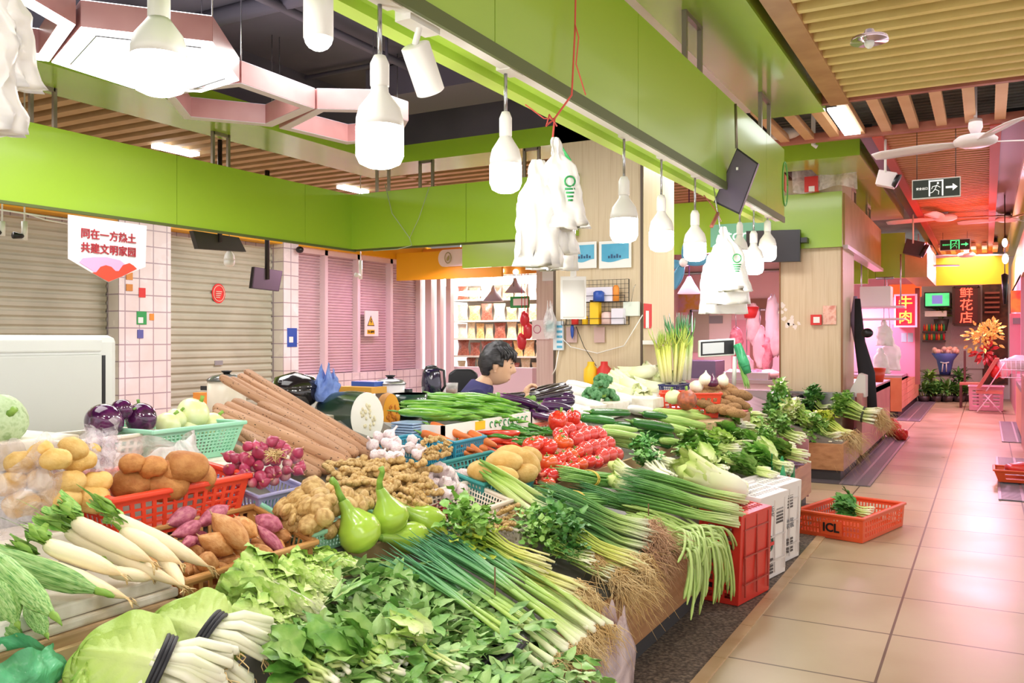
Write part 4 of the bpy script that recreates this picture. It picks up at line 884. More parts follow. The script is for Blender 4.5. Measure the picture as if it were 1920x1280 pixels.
# dried chillies
basket('basket', 'white pierced basket of dried red chillies', [(-1.625, 2.47), (-1.625, 2.95), (-1.82, 2.95), (-1.82, 2.47)], .085, PINKP, .014, .84, holes=(14, 4), tilt=.7)
rr = random.Random(12)
for u, v in scatter([(795, 955), (830, 945), (890, 955), (895, 968), (850, 975), (800, 968)], 42, 5, rr):
    p = at(u, v, h=.1+.02*rr.random()); an = rr.uniform(0, 6.28); d = RT*math.cos(an)+FW*math.sin(an)*.9+Z1*rr.uniform(-.2, .5); l = rr.uniform(12, 20)*mpp(p)
    place(K_DRY, p-d*l, p+d*l, 6*mpp(p), 'thin dried red chilli in the white pierced basket', 'dried chillies')
basket('basket', 'small white tub of yellow ginger buds beside the chilli basket', [(-1.5, 2.78), (-1.5, 2.95), (-1.61, 2.95), (-1.61, 2.78)], .07, PINKP, .01, .84, holes=(8, 3), tilt=.7)
for u, v in scatter([(935, 975), (950, 955), (970, 962), (965, 985), (940, 990)], 9, 9, rr):
    p = at(u, v, h=.11); place(K_GING, p-RT*.03, p+RT*.03+Z1*rr.uniform(-.03, .03), .035, 'yellow ginger bud in the small white tub', 'ginger buds in the tub')
# potatoes in the teal basket
basket('basket', 'teal basket of smooth yellow potatoes', [(-1.74, 2.93), (-1.74, 3.4), (-1.98, 3.4), (-1.98, 2.93)], .085, TEAL, .013, .88, holes=(14, 3), tilt=.6)
pt = []
for u, v, wd, ht_, an in ((905, 885, 60, 40, .4), (940, 892, 66, 36, .1), (985, 885, 50, 36, -.1), (1000, 876, 30, 26, .6), (945, 866, 72, 42, -.05), (985, 868, 60, 44, .9), (992, 854, 50, 36, .3), (958, 852, 60, 36, .1)):
    p = at(u, v, h=.15+(900-v)*.0009); w_ = wd*mpp(p); d = (RT*math.cos(an)-Z1*math.sin(an)*.7-FW*.2*math.sin(an)).normalized(); pt.append(place(K_POT, p-d*w_*.5, p+d*w_*.5, ht_*mpp(p), '', 'potatoes in the teal basket'))
ordinal_labels(pt, '%s from the left of the yellow potatoes in the teal basket')
# tomatoes
basket('produce_tray', 'red tray heaped with tomatoes in rows', [(-1.735, 3.42), (-1.735, 4.32), (-2.12, 4.32), (-2.12, 3.42)], .07, M('salmon_plastic', ['#d9684e', '#e27c62'], rough=.4), .014, .93, holes=(22, 2), tilt=.9, cat='tray')
tm = [(865, 540, 34, 0), (900, 520, 30, 0), (990, 552, 36, 0), (1090, 510, 30, 0), (1130, 520, 26, 0), (940, 510, 28, 0), (990, 665, 36, 0), (1070, 640, 30, 0), (1120, 620, 28, 0), (1165, 605, 28, 0), (1205, 590, 28, 0), (1265, 572, 32, 1), (1325, 555, 32, 1), (1385, 545, 30, 1), (1440, 530, 30, 1), (1005, 765, 36, 0), (1095, 718, 32, 0), (1165, 712, 32, 0), (1228, 682, 32, 0), (1290, 662, 32, 0), (1352, 662, 28, 0), (1395, 620, 32, 1), (1455, 615, 32, 1), (1505, 608, 28, 1), (1200, 492, 32, 1), (1255, 470, 30, 1), (1310, 452, 30, 1), (1355, 448, 28, 1), (1385, 460, 26, 1), (1150, 420, 28, 1), (1205, 405, 28, 1), (1250, 420, 26, 1), (1085, 470, 28, 0), (1070, 450, 24, 1), (1100, 435, 26, 1), (985, 830, 32, 0), (1050, 690, 26, 0), (1160, 655, 26, 0)]
for zx, zy, wd, kd in tm:
    u, v = 780+zx/4, 700+zy/4; hh = .1+.10*max(0, min(1, (890-v)/75))
    p = at(u, v, h=hh); seat((K_TOMR, K_TOMP)[kd], p, wd*1.04*mpp(p), 'ripe pinkish red tomato stacked at the right of the red tray' if kd else 'orange red tomato stacked at the left of the red tray', 'pinkish tomatoes in the red tray' if kd else 'orange red tomatoes in the red tray', (R.uniform(-.3, .5), R.uniform(-.4, .4), 1) if not kd else (-.8, .5, R.uniform(-.4, .4)))
for u, v, wd, l, d in ((1046, 789, 38, 'larger red bell pepper on top of the tomatoes', (.3, .2, 1)), (1074, 784, 32, 'smaller red bell pepper behind the larger one', (.2, -.4, 1))):
    p = at(u, v, h=.24); seat(K_BELL, p, wd*mpp(p), l, 'red bell peppers', d)
# carrots, chillies
for i, (a, b, wd) in enumerate((((925, 852, .07), (845, 835, .08), 20), ((905, 860, .06), (850, 845, .07), 18), ((890, 845, .1), (800, 818, .1), 19), ((915, 838, .1), (845, 812, .1), 19), ((938, 850, .08), (870, 832, .09), 18), ((932, 836, .12), (878, 812, .12), 20), ((884, 822, .13), (806, 797, .13), 20), ((868, 836, .12), (790, 812, .12), 18), ((905, 850, .1), (860, 826, .1), 18), ((882, 852, .08), (838, 838, .09), 17), ((930, 858, .06), (890, 846, .06), 15), ((862, 850, .06), (825, 842, .06), 16))):
    pv(K_CARR, b, a, wd, 'orange carrot in the heap beside the red chillies', 'carrot heap')
rc = [pv(K_CHIR, b, a, wd, '', 'long red chillies') for a, b, wd in (((895, 808, .13), (973, 811, .14), 15), ((895, 826, .1), (970, 826, .12), 15), ((925, 836, .09), (978, 842, .09), 14), ((940, 828, .11), (985, 846, .08), 12))]
for o, l in zip(rc, ('topmost long red chilli beside the carrots', 'second long red chilli below the topmost one', 'long red chilli nearest the tomatoes at the front', 'long red chilli lying crosswise at the right end')): o['label'] = l
rr = random.Random(21)
for u, v in scatter([(935, 818), (955, 800), (1020, 798), (1048, 810), (1010, 822), (975, 832), (955, 828)], 24, 6, rr):
    p = at(u, v, h=.1+.03*rr.random()); d = RT*rr.uniform(.7, 1)-Z1*rr.uniform(-.05, .3)-FW*rr.uniform(-.2, .3); l = rr.uniform(22, 32)*mpp(p)
    place(K_PEPD, p-d*l, p+d*l, 10*mpp(p), 'small green chilli in the heap behind the red chillies', 'small green chillies')
# green peppers in the carton
CARD = M('white_carton', ['#efe9e2', '#f6f2ec'], rough=.7, scale=4)
c = thing('carton', 'low white carton carrying the long green peppers', 'carton', (-2.28, 3.6, .78))
MB().box((-2.12, 3.2, .755), (-2.105, 4.05, .885)).box((-2.5, 3.2, .755), (-2.485, 4.05, .885)).box((-2.5, 3.2, .755), (-2.105, 3.215, .885)).box((-2.5, 4.035, .755), (-2.105, 4.05, .885)).box((-2.5, 3.2, .79), (-2.105, 4.05, .8)).build('walls', CARD, c, smooth=False)
MB().box((-2.105, 3.47, .84), (-2.103, 3.56, .88)).build('yellow_label', YELP, c, smooth=False)
g = MB()
for i in range(9): g.tube([(-2.103, 3.62+i*.045+.014*math.cos(a), .855+.014*math.sin(a)) for a in [PI*.2+j*.5 for j in range(9)]], .003, 4)
g.build('green_print', GREENP, c)
rr = random.Random(31)
for u, v in sorted(scatter([(795, 775), (800, 752), (830, 742), (900, 746), (985, 768), (985, 782), (900, 785), (805, 783)], 42, 7.5, rr), key=lambda q: q[1]):
    p = at(u, v, x=-2.24+(v-765)*.0032); d = RT*1-Z1*rr.uniform(-.05, .25)*(1 if u > 860 else .2)-FW*rr.uniform(-.15, .35); l = rr.uniform(40, 58)*mpp(p)
    if uv_of(p+d*l)[0] > 1000: p = p-d*l*.5
    place(K_PEPG, p-d*l, p+d*l, rr.uniform(13, 18)*mpp(p), 'long green pepper heaped in the low white carton', 'long green peppers in the carton')
# aubergines
slab('carton', 'flat carton under the long purple aubergines', (-2.5, 4.08, .755), (-2.12, 4.85, .86), CARD, 'carton')
for a, b, wd in (((928, 742, -2.3), (1010, 762, -2.15), 18), ((940, 748, -2.3), (1030, 770, -2.12), 17), ((1010, 752, -2.28), (1078, 752, -2.12), 20), ((1005, 762, -2.22), (1075, 768, -2.1), 18), ((1020, 742, -2.3), (1078, 745, -2.15), 18), ((985, 775, -2.15), (1040, 785, -2.08), 15), ((1000, 770, -2.18), (960, 785, -2.12), 14), ((1045, 772, -2.15), (1000, 782, -2.12), 15)):
    pv(K_EGG, a, b, wd, 'purple long aubergine with a pale neck below the black ones', 'purple long aubergines')
for a, b, wd in (((965, 745, -2.38), (1050, 722, -2.3), 15), ((975, 746, -2.35), (1062, 720, -2.27), 15), ((985, 748, -2.32), (1072, 725, -2.22), 15), ((995, 748, -2.28), (1075, 734, -2.18), 15), ((940, 742, -2.38), (1025, 738, -2.3), 14)):
    pv(K_EGGD, a, b, wd, 'black glossy aubergine on top of the purple ones', 'black aubergines on top')
# ================================================================ leafy greens on the lower step
def A(u, v, h=.06): return at(u, v, h=h)
def napa(p0, p1, w, label, group=None, leafy=1.0):
    p0, p1 = V(p0), V(p1); D = p0-p1; x, y, z = frame_of(D); L = D.length
    o = thing('napa_cabbage', label, 'cabbage', p1, group); b = MB(); pr = sm([(0, .35), (.04, .62), (.2, .88), (.6, 1), (.85, .85), (1, .3)])
    b.tube([p1+D*(i/14) for i in range(15)], [max(.004, w*.48*pr(i/14)) for i in range(15)], 16, (0, .8), lambda t, a: 1+.05*math.cos(9*a+4*t)+.06*noise.noise(V((t*5, math.cos(a)*2, math.sin(a)*2))), flat=.85)
    b.build('heart', NAPA, o); lv = MB()
    for i in range(9):
        a = PI*(i/8)*1.1-.15; n_ = y*math.cos(a)+z*math.sin(a)
        lv.leaf(p1+n_*w*.27+D*.04, D+n_*w*(.16 if leafy > .9 else .08), n_, L*R.uniform(.86, 1.04)*(1 if leafy > .5 else .84), w*.66, -.18 if leafy else .1, -.28, .1*leafy, 22, 12, lambda q: .5+.5*min(1, q*2.2)-max(0, q-.75)**2*11, i, vein=.01)
    lv.build('outer_leaves', NAPP if leafy == .8 else NAPA, o); return o
NAPP = M('pale_napa_leaf', [(0, '#f8f6ea'), (.4, '#f0f0d2'), (.8, '#e2e8b4'), (1, '#c8d88c')], rough=.45, scale=5, attr=True)
def mustard(pt, p0, p1, w, label, seed):
    """tied bundle: big round leaves from the tie pt out to p0, white stalks from the tie out to p1"""
    rr = random.Random(seed); pt, p0, p1 = V(pt), V(p0), V(p1); uv_ = Z1-FW*.95; x, y, z = frame_of(p0-pt, uv_); L = (p0-pt).length
    o = thing('leaf_mustard_bundle', label, 'greens', pt); lv, st, rt = MB(), MB(), MB(); rnd = lambda a: math.sqrt(max(0, math.sin(PI*min(1, .03+.97*a**.8))))
    for i in range(9):
        q = (i/8-.5)*2; d = (p0-pt)+y*q*L*.42-z*(.03*(8-i) % 3)*.3
        lv.leaf(pt+z*(.01+.012*(4-abs(i-4)))-x*.01, d, z+y*q*.5, L*rr.uniform(1.0, 1.2), w*(.92 if abs(i-4) < 2 else .7), .3+.25*abs(q), -.12, .03, 44, 20, rnd, i, vein=.012)
    D = p1-pt; xs, ys, zs = frame_of(D, uv_); Ls = D.length
    for i in range(20):
        q = rr.uniform(-1, 1); b_ = rr.uniform(0, 1)*(1-q*q*.6)
        e = pt+D*rr.uniform(.85, 1.08)+ys*q*w*.42+zs*b_*w*.16
        st.tube([pt-D*.15+ys*q*w*.16+zs*b_*w*.3, pt+ys*q*w*.2+zs*b_*w*.3, pt+D*.4+ys*q*w*.34+zs*(b_*w*.3+.012), e+zs*.012, e+D*.04], [w*.035, w*.05, w*.062, w*.055, w*.03], 7, flat=.7)
        if i % 2: hair(rt, e+D*.03, D, 3, Ls*.3, .9, .0014, rr=rr)
    lv.build('leaves', LETT2, o); st.build('stalks', WHST, o); rt.build('roots', HAIR, o)
    t = MB()
    for off in (-.008, 0, .008): t.tube([pt+x*off+y*math.cos(a)*w*.27+z*(math.sin(a)*w*.24+w*.1) for a in [2*PI*j/22 for j in range(23)]], .005, 6, up=x)
    t.tube([pt+y*w*.2-z*0, pt+y*w*.3-x*.03, pt+y*w*.36-x*.05+z*.01], .004, 5); t.build('tie', BANDB, o); return o
LETT2 = M('mustard_leaf', [(0, '#dfe8a8'), (.3, '#c2d67c'), (.7, '#a6c35c'), (1, '#95b64e')], rough=.42, scale=7, attr=True, bump=.45, bscale=26)
mustard(A(385, 1206, .12), A(285, 1150, .14), A(482, 1245, .1), .24, 'tied bundle of round pale mustard leaves, black tie, the farther of two', 3)
mustard(A(292, 1262, .12), A(150, 1215, .14), A(400, 1305, .1), .25, 'tied bundle of round pale mustard leaves at the bottom edge, black tie', 5)
head(A(440, 1078, .12), A(598, 1150, .1), .14, 'pale romaine head beside the tan tray, its white rib upward', 'lettuce', LETT, 'romaine_lettuce', 18, .1)
head(A(530, 1062, .1), A(632, 1102, .1), .11, 'romaine head behind the one by the tan tray', 'lettuce', LETT, 'romaine_lettuce', 16, .1)
head(A(590, 1048, .09), A(674, 1068, .09), .09, 'small romaine head nearest the bottle gourds', 'lettuce', LETT, 'romaine_lettuce', 14, .1)
head(A(440, 1155, .09), A(575, 1212, .08), .14, 'romaine head lying right of the tied mustard bundles', 'lettuce', LETT, 'romaine_lettuce', 18, .1)
head(A(430, 1120, .08), A(520, 1170, .06), .12, 'lowest romaine head, mostly under the one by the tan tray', 'lettuce', LETT, 'romaine_lettuce', 12, .12)
head(A(130, 1290, .06), A(250, 1330, .05), .14, 'mustard leaves peeking out at the bottom left edge', 'greens', LETT, 'mustard_greens', 10, .1)
for i, (a, b, wd, l) in enumerate((((505, 1210, .1), (640, 1290, .09), .2, 'broad leaved greens at the bottom edge, leaf tips to the left'), ((600, 1200, .11), (740, 1275, .09), .17, 'broad leaved greens at the bottom edge right of the first bunch'), ((690, 1195, .1), (860, 1290, .08), .18, 'yellowish broad leaved greens at the bottom edge below the leaf heap'))):
    bunch(A(*a), A(*b), wd, l, 'greens', 'broad_greens', 14, .35, .006, PALE, LETD if i < 2 else LETT, 'broad', .5, .11, .075, 2, seed=40+i)
# heap of loose leafy sprigs
def b_sprig(sd):
    def f():
        rr = random.Random(sd+70); st = MB(); lv = MB(); pts = [V((0, 0, 0)), V((.07, .01*sd-.02, .012)), V((.14, .02-.012*sd, .02)), V((.2, .01, .012))]
        st.tube(pts, [.003, .0026, .002, .0012], 5)
        for i in range(11):
            t = .15+.85*i/10; p = pts[int(t*2.99)].lerp(pts[min(3, int(t*2.99)+1)], t*2.99-int(t*2.99)); s_ = 1 if i % 2 else -1
            lv.leaf(p, V((.5+rr.random()*.5, s_*rr.uniform(.4, 1.1), rr.uniform(.0, .7))), V((rr.uniform(-.5, .5), rr.uniform(-.4, .4), 1)), rr.uniform(.042, .068), rr.uniform(.026, .042), rr.uniform(-.1, .8), rr.uniform(-.25, .3), .04, 6, 4, lambda a: math.sin(PI*min(1, .05+.95*a**.72))**.9)
        o = st.build('leafy_sprig', PALEST); lv.build('leaves', LEAFP, o, world=False); return o
    return f
LEAFP = M('sprig_leaf', ['#4f8a3c', '#7fae58', '#a3c47c'], rough=.38, scale=11, bump=.3, bscale=60, rnd=.22)
PALEST = M('sprig_stem', ['#b7c77a', '#cfd99a'], rough=.5, scale=8)
K_SPRIG = Kind('sprig', [b_sprig(i) for i in range(6)], 'greens')
rr = random.Random(17); HP = [(605, 1098), (690, 1058), (780, 1080), (850, 1112), (940, 1158), (1010, 1200), (1075, 1255), (1100, 1310), (640, 1310), (575, 1215), (590, 1150)]
for i, (u, v) in enumerate(scatter(HP, 185, 12, rr)):
    p = A(u, v, rr.choice((.03, .06, .09))*(1 if v < 1200 else 1.1)); o = K_SPRIG.new(); an = rr.uniform(-2.2, 1.2); d = (RT*math.cos(an)-FW*.6*math.sin(an)+Z1*rr.uniform(-.25, .3)); d -= V((0, 0, .42))*d.x*.6
    o.matrix_basis = axis_m(p-d.normalized()*.1, p+d.normalized()*rr.uniform(.85, 1.1)-d.normalized()*.1, 1.0, rr.uniform(-.7, .7)); tag(o, 'small leafy sprig in the big loose heap of green leaves', None, 'loose leafy sprigs')
tag(MB().ball(A(800, 1190, .0), (.3, .3, .02), 20, 8).build('black_bag', M('black_film', '#17191a', rough=.35), smooth=True), 'flattened black bag under the heap of leafy sprigs', 'bag')
# scallions, one plant at a time
def scallion(pb, pt, sd, label, group, r=.0074, leaves=4, rootn=18):
    rr = random.Random(sd); pb, pt = V(pb), V(pt); D = pt-pb; x, y, z = frame_of(D); L = D.length; st, lv, rt = MB(), MB(), MB()
    bow = rr.uniform(-.03, .03); P = lambda t: pb+D*t+y*bow*math.sin(PI*t)*L+z*.02*math.sin(PI*t)
    st.tube([P(t) for t in (0, .012, .04, .1, .25, .42)], [r*.7, r*1.55, r*1.35, r*1.05, r, r*.85], 8, (0, .45))
    for k in range(leaves):
        a = rr.uniform(-1, 1)*.09*L; b = rr.uniform(-.02, .06)*L; e = rr.uniform(.8, 1.08)
        lv.tube([P(.38+.62*(j/6)*e)+y*a*(j/6)**1.6+z*b*(j/6)**1.4 for j in range(7)], [r*.7, r*.95, r*.98, r*.9, r*.72, r*.45, r*.08], 6, (.42, 1.0), flat=.5)
    hair(rt, pb, -D, rootn, .055, .8, .001, .5, rr)
    o = st.build('scallion', SCAL); o['category'] = 'scallion'; tag(o, label, None, group); lv.build('leaves', SCAL, o); rt.build('roots', HAIR, o); return o
rr = random.Random(23); sl = []
for i in range(30):
    q = (i % 15)/14+rr.uniform(-.04, .04); top = i >= 15
    b = A(1132-q*100+rr.uniform(-14, 12), 1172+q*72+rr.uniform(-8, 8), .1 if top else .07); t = A(835-q*140+rr.uniform(-30, 40), 985+q*52+rr.uniform(-12, 12), .12 if top else .08)
    scallion(b, t, 100+i, 'scallion with white bulb and hairy root in the big spread bunch', 'scallions spread beside the leaf heap')
b = A(1150, 1173, .09); scallion(b, A(845, 1000, .13), 300, 'topmost scallion, its bulb sticking out furthest over the counter edge', None, .0075)
STK = M('brown_stick', '#6b4a2a', rough=.7)
def stick(u, v0, v1, h, label): p = at(u, v1, h=h); q = at(u, v0, d=uv_of(p)[2]); tag(MB().tube([p-Z1*.05, q], .0028, 6).build('wooden_stick', STK), label, 'stick')
stick(928, 1063, 1152, .06, 'thin brown stick standing between scallions and leaf heap'); stick(1216, 944, 985, .08, 'thin brown stick standing among the long beans')
# celery and coriander
bunch(A(815, 1000, .09), A(1072, 1122, .07), .15, 'yellowish celery bunch with leafy tops, nearest the scallions', 'celery', 'celery', 34, .45, .0052, CELY, LEAFY, 'small', .62, .1, .032, 4, 7, .07, ties=(), spread=1.3, seed=51)
bunch(A(800, 985, .12), A(1010, 1080, .1), .16, 'green celery leaves behind the scallion tips', 'celery', 'celery', 30, .5, .004, CELY, LETD, 'small', .55, .12, .036, 6, 0, spread=1.5, seed=52)
bunch(A(965, 975, .1), A(1188, 1072, .08), .16, 'dark leafed celery bunch with pale stems between two rooty bunches', 'celery', 'celery', 36, .45, .0042, CELY, LEAFD, 'small', .52, .12, .034, 6, 7, .08, seed=53, spread=1.4)
bunch(A(1010, 1025, .05), A(1150, 1092, .05), .15, 'coriander stems with long tan roots over the counter edge', 'herbs', 'coriander', 34, .4, .003, PALE, LEAFD, 'small', .5, .1, .022, 5, 8, .11, seed=54)
# garlic chives with a beard of roots, leek stalks, bean bundles
bunch(A(1000, 945, .09), A(1212, 1018, .11), .2, 'dark garlic chives ending in a beard of tangled brown roots', 'chives', 'garlic_chives', 70, .5, .0034, GRASS, None, 'grass', roots=5, rlen=.1, rmat=HAIRD, seed=55, spread=1.15, jag=.06)
bunch(A(1035, 985, .06), A(1205, 1050, .07), .17, 'lower garlic chives bunch half hidden by the celery', 'chives', 'garlic_chives', 40, .45, .0034, GRASS, None, 'grass', roots=5, rlen=.09, rmat=HAIRD, seed=56, jag=.06)
for i, (a, b, l) in enumerate((((897, 878, .2), (1062, 964, .1), 'longest leek stalk, its white end pointing at the bean bundles'), ((905, 888, .17), (1035, 968, .1), 'leek stalk lying left of the longest leek'), ((898, 895, .15), (1008, 972, .09), 'leek stalk at the left of the three, nearest the chilli basket'))):
    bunch(at(*a[:2], h=a[2]), at(*b[:2], h=b[2]), .05, l, 'leek', 'leek', 5, .5, .013, PALE, None, 'grass', seed=60+i, jag=.04, spread=1.6)
DGB = M('slender_green_bean', [(0, '#4f8c3c'), (.15, '#74ab52'), (.6, '#86ba5c'), (1, '#9ac46c')], rough=.4, scale=8, attr=True)
bunch(A(1046, 902, .1), A(1146, 916, .08), .13, 'upper bundle of green garlic shoots with yellow band below the tomatoes', 'garlic shoots', 'garlic_shoots', 60, .55, .0045, DGB, None, 'grass', ties=(.45,), seed=63, jag=.03, spread=1.05, pinch=.92)
bunch(A(1008, 936, .1), A(1118, 952, .07), .12, 'lower bundle of green garlic shoots with yellow band by the leeks', 'garlic shoots', 'garlic_shoots', 55, .5, .0045, DGB, None, 'grass', ties=(.4,), seed=64, jag=.03, spread=1.05, pinch=.92)
napa(A(1140, 868, .16), A(1206, 902, .14), .085, 'small yellowish napa cabbage, upper of the two near the tomatoes', None, .4)
napa(A(1138, 895, .15), A(1196, 924, .13), .085, 'small yellowish napa cabbage, lower of the two near the tomatoes', None, .4)
napa(A(1272, 882, .17), A(1398, 922, .17), .2, 'large napa cabbage with frilly yellow leaves on the front edge')
head(A(1275, 880, .12), A(1385, 925, .12), .17, 'loose outer lettuce leaves under the large napa cabbage', 'lettuce', LETT, 'leaf_lettuce', 10, .14)
# stalk bundles between the long beans and the napa
for i, (a, b, wd, n, l, lv) in enumerate((((1165, 915, .15), (1374, 966, .155), .15, 60, 'flat bundle of green chives, pale cut ends over the front edge', None), ((1150, 940, .1), (1368, 985, .12), .14, 50, 'lower chives bundle directly over the long beans', None), ((1180, 895, .15), (1388, 945, .16), .13, 46, 'dark green chives bundle just below the large napa', None))):
    bunch(A(*a), A(*b), wd, l, 'chives', 'green_chives', n, .4, .005, M('pale_chive', [(0, '#dfe8b0'), (.2, '#b7d27c'), (.55, '#7fb052'), (1, '#417f3a')], rough=.35, scale=6, attr=True), lv, 'grass', seed=70+i, jag=.05, spread=1.1)
bunch(A(1330, 965, .07), A(1290, 935, .07), .08, 'yellow chive blossoms over the front edge above the red crate', 'greens', 'yellow_chives', 20, .4, .003, LEAFY, LEAFY, 'broad', .5, .06, .015, 2, seed=75)
rr = random.Random(29)
for i in range(62):
    q = rr.random(); f = rr.random(); pa = A(1165+60*rr.random(), 945+45*q+rr.uniform(-6, 6), .08+.05*rr.random()); pb = A(1255+60*f, 985+48*q+25*(1-f)*0, .09+.02*rr.random())
    ue = 1282+90*f+rr.uniform(-12, 12); drop = rr.uniform(.0, 1); ve = 1030+drop*140*(1-.3*f); pe = at(ue, ve, x=-1.03+.06*rr.random()-.04*(1-drop)); pm = pb.lerp(pe, .45)+V((.05, 0, .05+.05*drop))
    pts = [pa, pa.lerp(pb, .5)+Z1*.012, pb, pb.lerp(pm, .6)+Z1*.01, pm, pm.lerp(pe, .55)+V((.012, 0, 0)), pe]; q2 = []
    for k in range(len(pts)-1):
        p_, a_, b_, n_ = pts[max(0, k-1)], pts[k], pts[k+1], pts[min(len(pts)-1, k+2)]
        for s_ in (0, .33, .66): q2.append(.5*((2*a_)+(b_-p_)*s_+(2*p_-5*a_+4*b_-n_)*s_*s_+(3*a_-p_-3*b_+n_)*s_**3))
    q2.append(pts[-1]); r = rr.uniform(.0052, .0068)
    o = MB().tube(q2, [r*.6]+[r*(1+.1*math.sin(k*2.1)) for k in range(len(q2)-2)]+[r*.45], 7).build('long_bean', BEAN); tag(o, 'long bean drooping over the counter edge above the floor channel', 'bean', 'long beans over the edge')
# bunches beyond the napa, up to the end of the first counter
FB = [((1192, 846), (1256, 880), .085, 'small dark leaved greens with white root ends below the courgettes', LEAFD, WHST, 'small', 24, .7),
      ((1205, 868), (1252, 902), .075, 'dark leaved greens in front of the small white rooted ones', LEAFD, WHST, 'small', 22, .65),
      ((1262, 838), (1372, 856), .12, 'green choy bunch whose stalks point at the lettuces', LETD, PALE, 'broad', 26, .5),
      ((1258, 858), (1385, 880), .13, 'dark green choy bunch behind the large napa', LEAFD, PALE, 'broad', 26, .5),
      ((1335, 868), (1440, 905), .13, 'choy sum bunch with cut pale stalk ends over the white crate', LETD, PALE, 'broad', 30, .4),
      ((1362, 852), (1470, 888), .13, 'choy sum bunch at the far front corner, its stalks fanned', LETD, PALE, 'broad', 32, .4),
      ((1308, 815), (1405, 835), .12, 'leafy choy bunch in the second row below the luffas', LETD, PALE, 'broad', 26, .5),
      ((1350, 825), (1440, 852), .13, 'pale stalked choy bunch beside the frilly lettuce', LETD, PALE, 'broad', 28, .45),
      ((1395, 820), (1478, 852), .13, 'feathery dark greens at the far end of the front row', LEAFD, PALE, 'small', 30, .5),
      ((1330, 795), (1400, 812), .12, 'greens with white stalks at the back of the second row', LETD, WHST, 'broad', 24, .5)]
for i, (a, b, wd, l, lm, smt, stl, n, lf_) in enumerate(FB):
    bunch(A(a[0], a[1], .12), A(b[0], b[1], .12), wd*1.45, l, 'greens', 'choy_bunch' if stl == 'broad' else 'herb_bunch', int(n*1.3), .5, .0075, smt, LETD if i in (3, 5, 8) else lm, stl, lf_, .14 if stl == 'broad' else .07, .085 if stl == 'broad' else .03, 2 if stl == 'broad' else 5, seed=80+i, spread=1.3)
for i, (a, b, wd, st_, lm, l) in enumerate((((1405, 838), (1500, 868), .2, 'broad', LETD, 'choy bunch at the very corner of the first counter, by the gap'), ((1300, 838), (1392, 852), .2, 'broad', LETT, 'pale green bunch behind the choy sum bunches'), ((1425, 800), (1500, 835), .2, 'small', LETD, 'leafy herbs at the far end of the first counter'), ((1290, 868), (1350, 900), .18, 'broad', LETT, 'pale leafy bunch right behind the large napa cabbage'),
        ((1400, 858), (1476, 892), .17, 'broad', LETT, 'lowest choy bunch at the far front corner over the white crates'), ((1340, 775), (1420, 792), .18, 'broad', LETD, 'green bunch at the foot of the taro heap'))):
    bunch(A(*a, .12), A(*b, .12), wd, l, 'greens', 'leafy_bunch', 34, .5, .0075, PALE, lm, st_, .45, .14, .085 if st_ == 'broad' else .045, 2 if st_ == 'broad' else 6, seed=140+i, spread=1.4)
bunch(A(1085, 990, .04), A(1190, 1030, .04), .2, 'thin green shoots lying between the chives and the celery', 'greens', 'green_shoots', 60, .4, .0035, GRASS, None, 'grass', seed=150, jag=.1)
bunch(A(975, 1015, .05), A(1105, 1062, .05), .2, 'flat leafy coriander under the dark leafed celery', 'herbs', 'coriander', 50, .3, .003, PALE, LETD, 'small', .6, .14, .026, 6, 4, .07, seed=151, spread=1.5)
bunch(A(1085, 938, .05), A(1215, 968, .05), .2, 'flat layer of green shoots under the two banded bundles', 'greens', 'green_shoots', 60, .35, .0038, GRASS, None, 'grass', seed=152, jag=.12)
head(A(1375, 790, .1), A(1448, 822, .09), .2, 'frilly pale lettuce in the middle of the far greens', 'lettuce', LETT, 'leaf_lettuce', 16, .16)
head(A(1375, 775, .1), A(1430, 800, .08), .18, 'second frilly lettuce, behind the pale one', 'lettuce', LETT, 'leaf_lettuce', 14, .16)
bunch(A(1442, 872, .03), A(1492, 878, .03), .12, 'purple stalked greens at the corner of the counter', 'greens', 'purple_greens', 26, .5, .007, M('purple_stalk', ['#5a3a58', '#8a6b88'], rough=.4, scale=9), LEAFD, 'broad', .7, .06, .05, 1, seed=95)
# second counter
def B(u, v, y): return at(u, v, y=y)
bunch(B(1492, 802, 8.5), B(1556, 836, 8.45), .26, 'tied pale greens with a brown root beard on the second counter', 'greens', 'rooted_greens', 40, .5, .009, PALE, LETT, 'broad', .5, .2, .13, 2, 7, .16, ties=(.35,), tmat=BANDB, seed=101)
bunch(B(1545, 772, 9.0), B(1640, 795, 9.0), .3, 'long celery bunch with straw coloured roots at the far end', 'celery', 'celery', 50, .6, .009, PALE, LETD, 'small', .6, .1, .05, 6, 7, .13, ties=(.25,), tmat=BANDB, seed=102)
bunch(B(1535, 800, 8.7), B(1592, 825, 8.6), .2, 'celery heart bunch with tan roots between the two long ones', 'celery', 'celery', 34, .5, .01, CELY, LEAFY, 'small', .7, .14, .06, 3, 7, .13, seed=103)
for i, (a, b, wd, l, lm) in enumerate((((1430, 790, 8.4), (1480, 805, 8.35), .3, 'dark leafy clump at the near corner of the second counter', LEAFD), ((1440, 765, 8.8), (1500, 775, 8.8), .32, 'leafy clump below the black bag on the second counter', LETD), ((1500, 770, 9.0), (1550, 785, 9.0), .3, 'upright dark leaves beside the long celery bunch', LEAFD), ((1470, 800, 8.45), (1530, 800, 8.45), .26, 'pale lettuce clump in the middle of the second counter', LETT), ((1500, 825, 8.35), (1570, 842, 8.3), .3, 'green clump at the front edge of the second counter', LETD), ((1430, 805, 8.3), (1500, 830, 8.3), .3, 'pale green clump nearest the gap on the second counter', LETT))):
    bunch(B(*a), B(*b), wd, l, 'greens', 'leafy_clump', 26, .6, .006, PALE, lm, 'small', .5, .11, .06, 8, seed=110+i, spread=1.7)
rr = random.Random(4); m = MB(); c0 = B(1488, 756, 9.05); o3 = V((2, 3, 4))
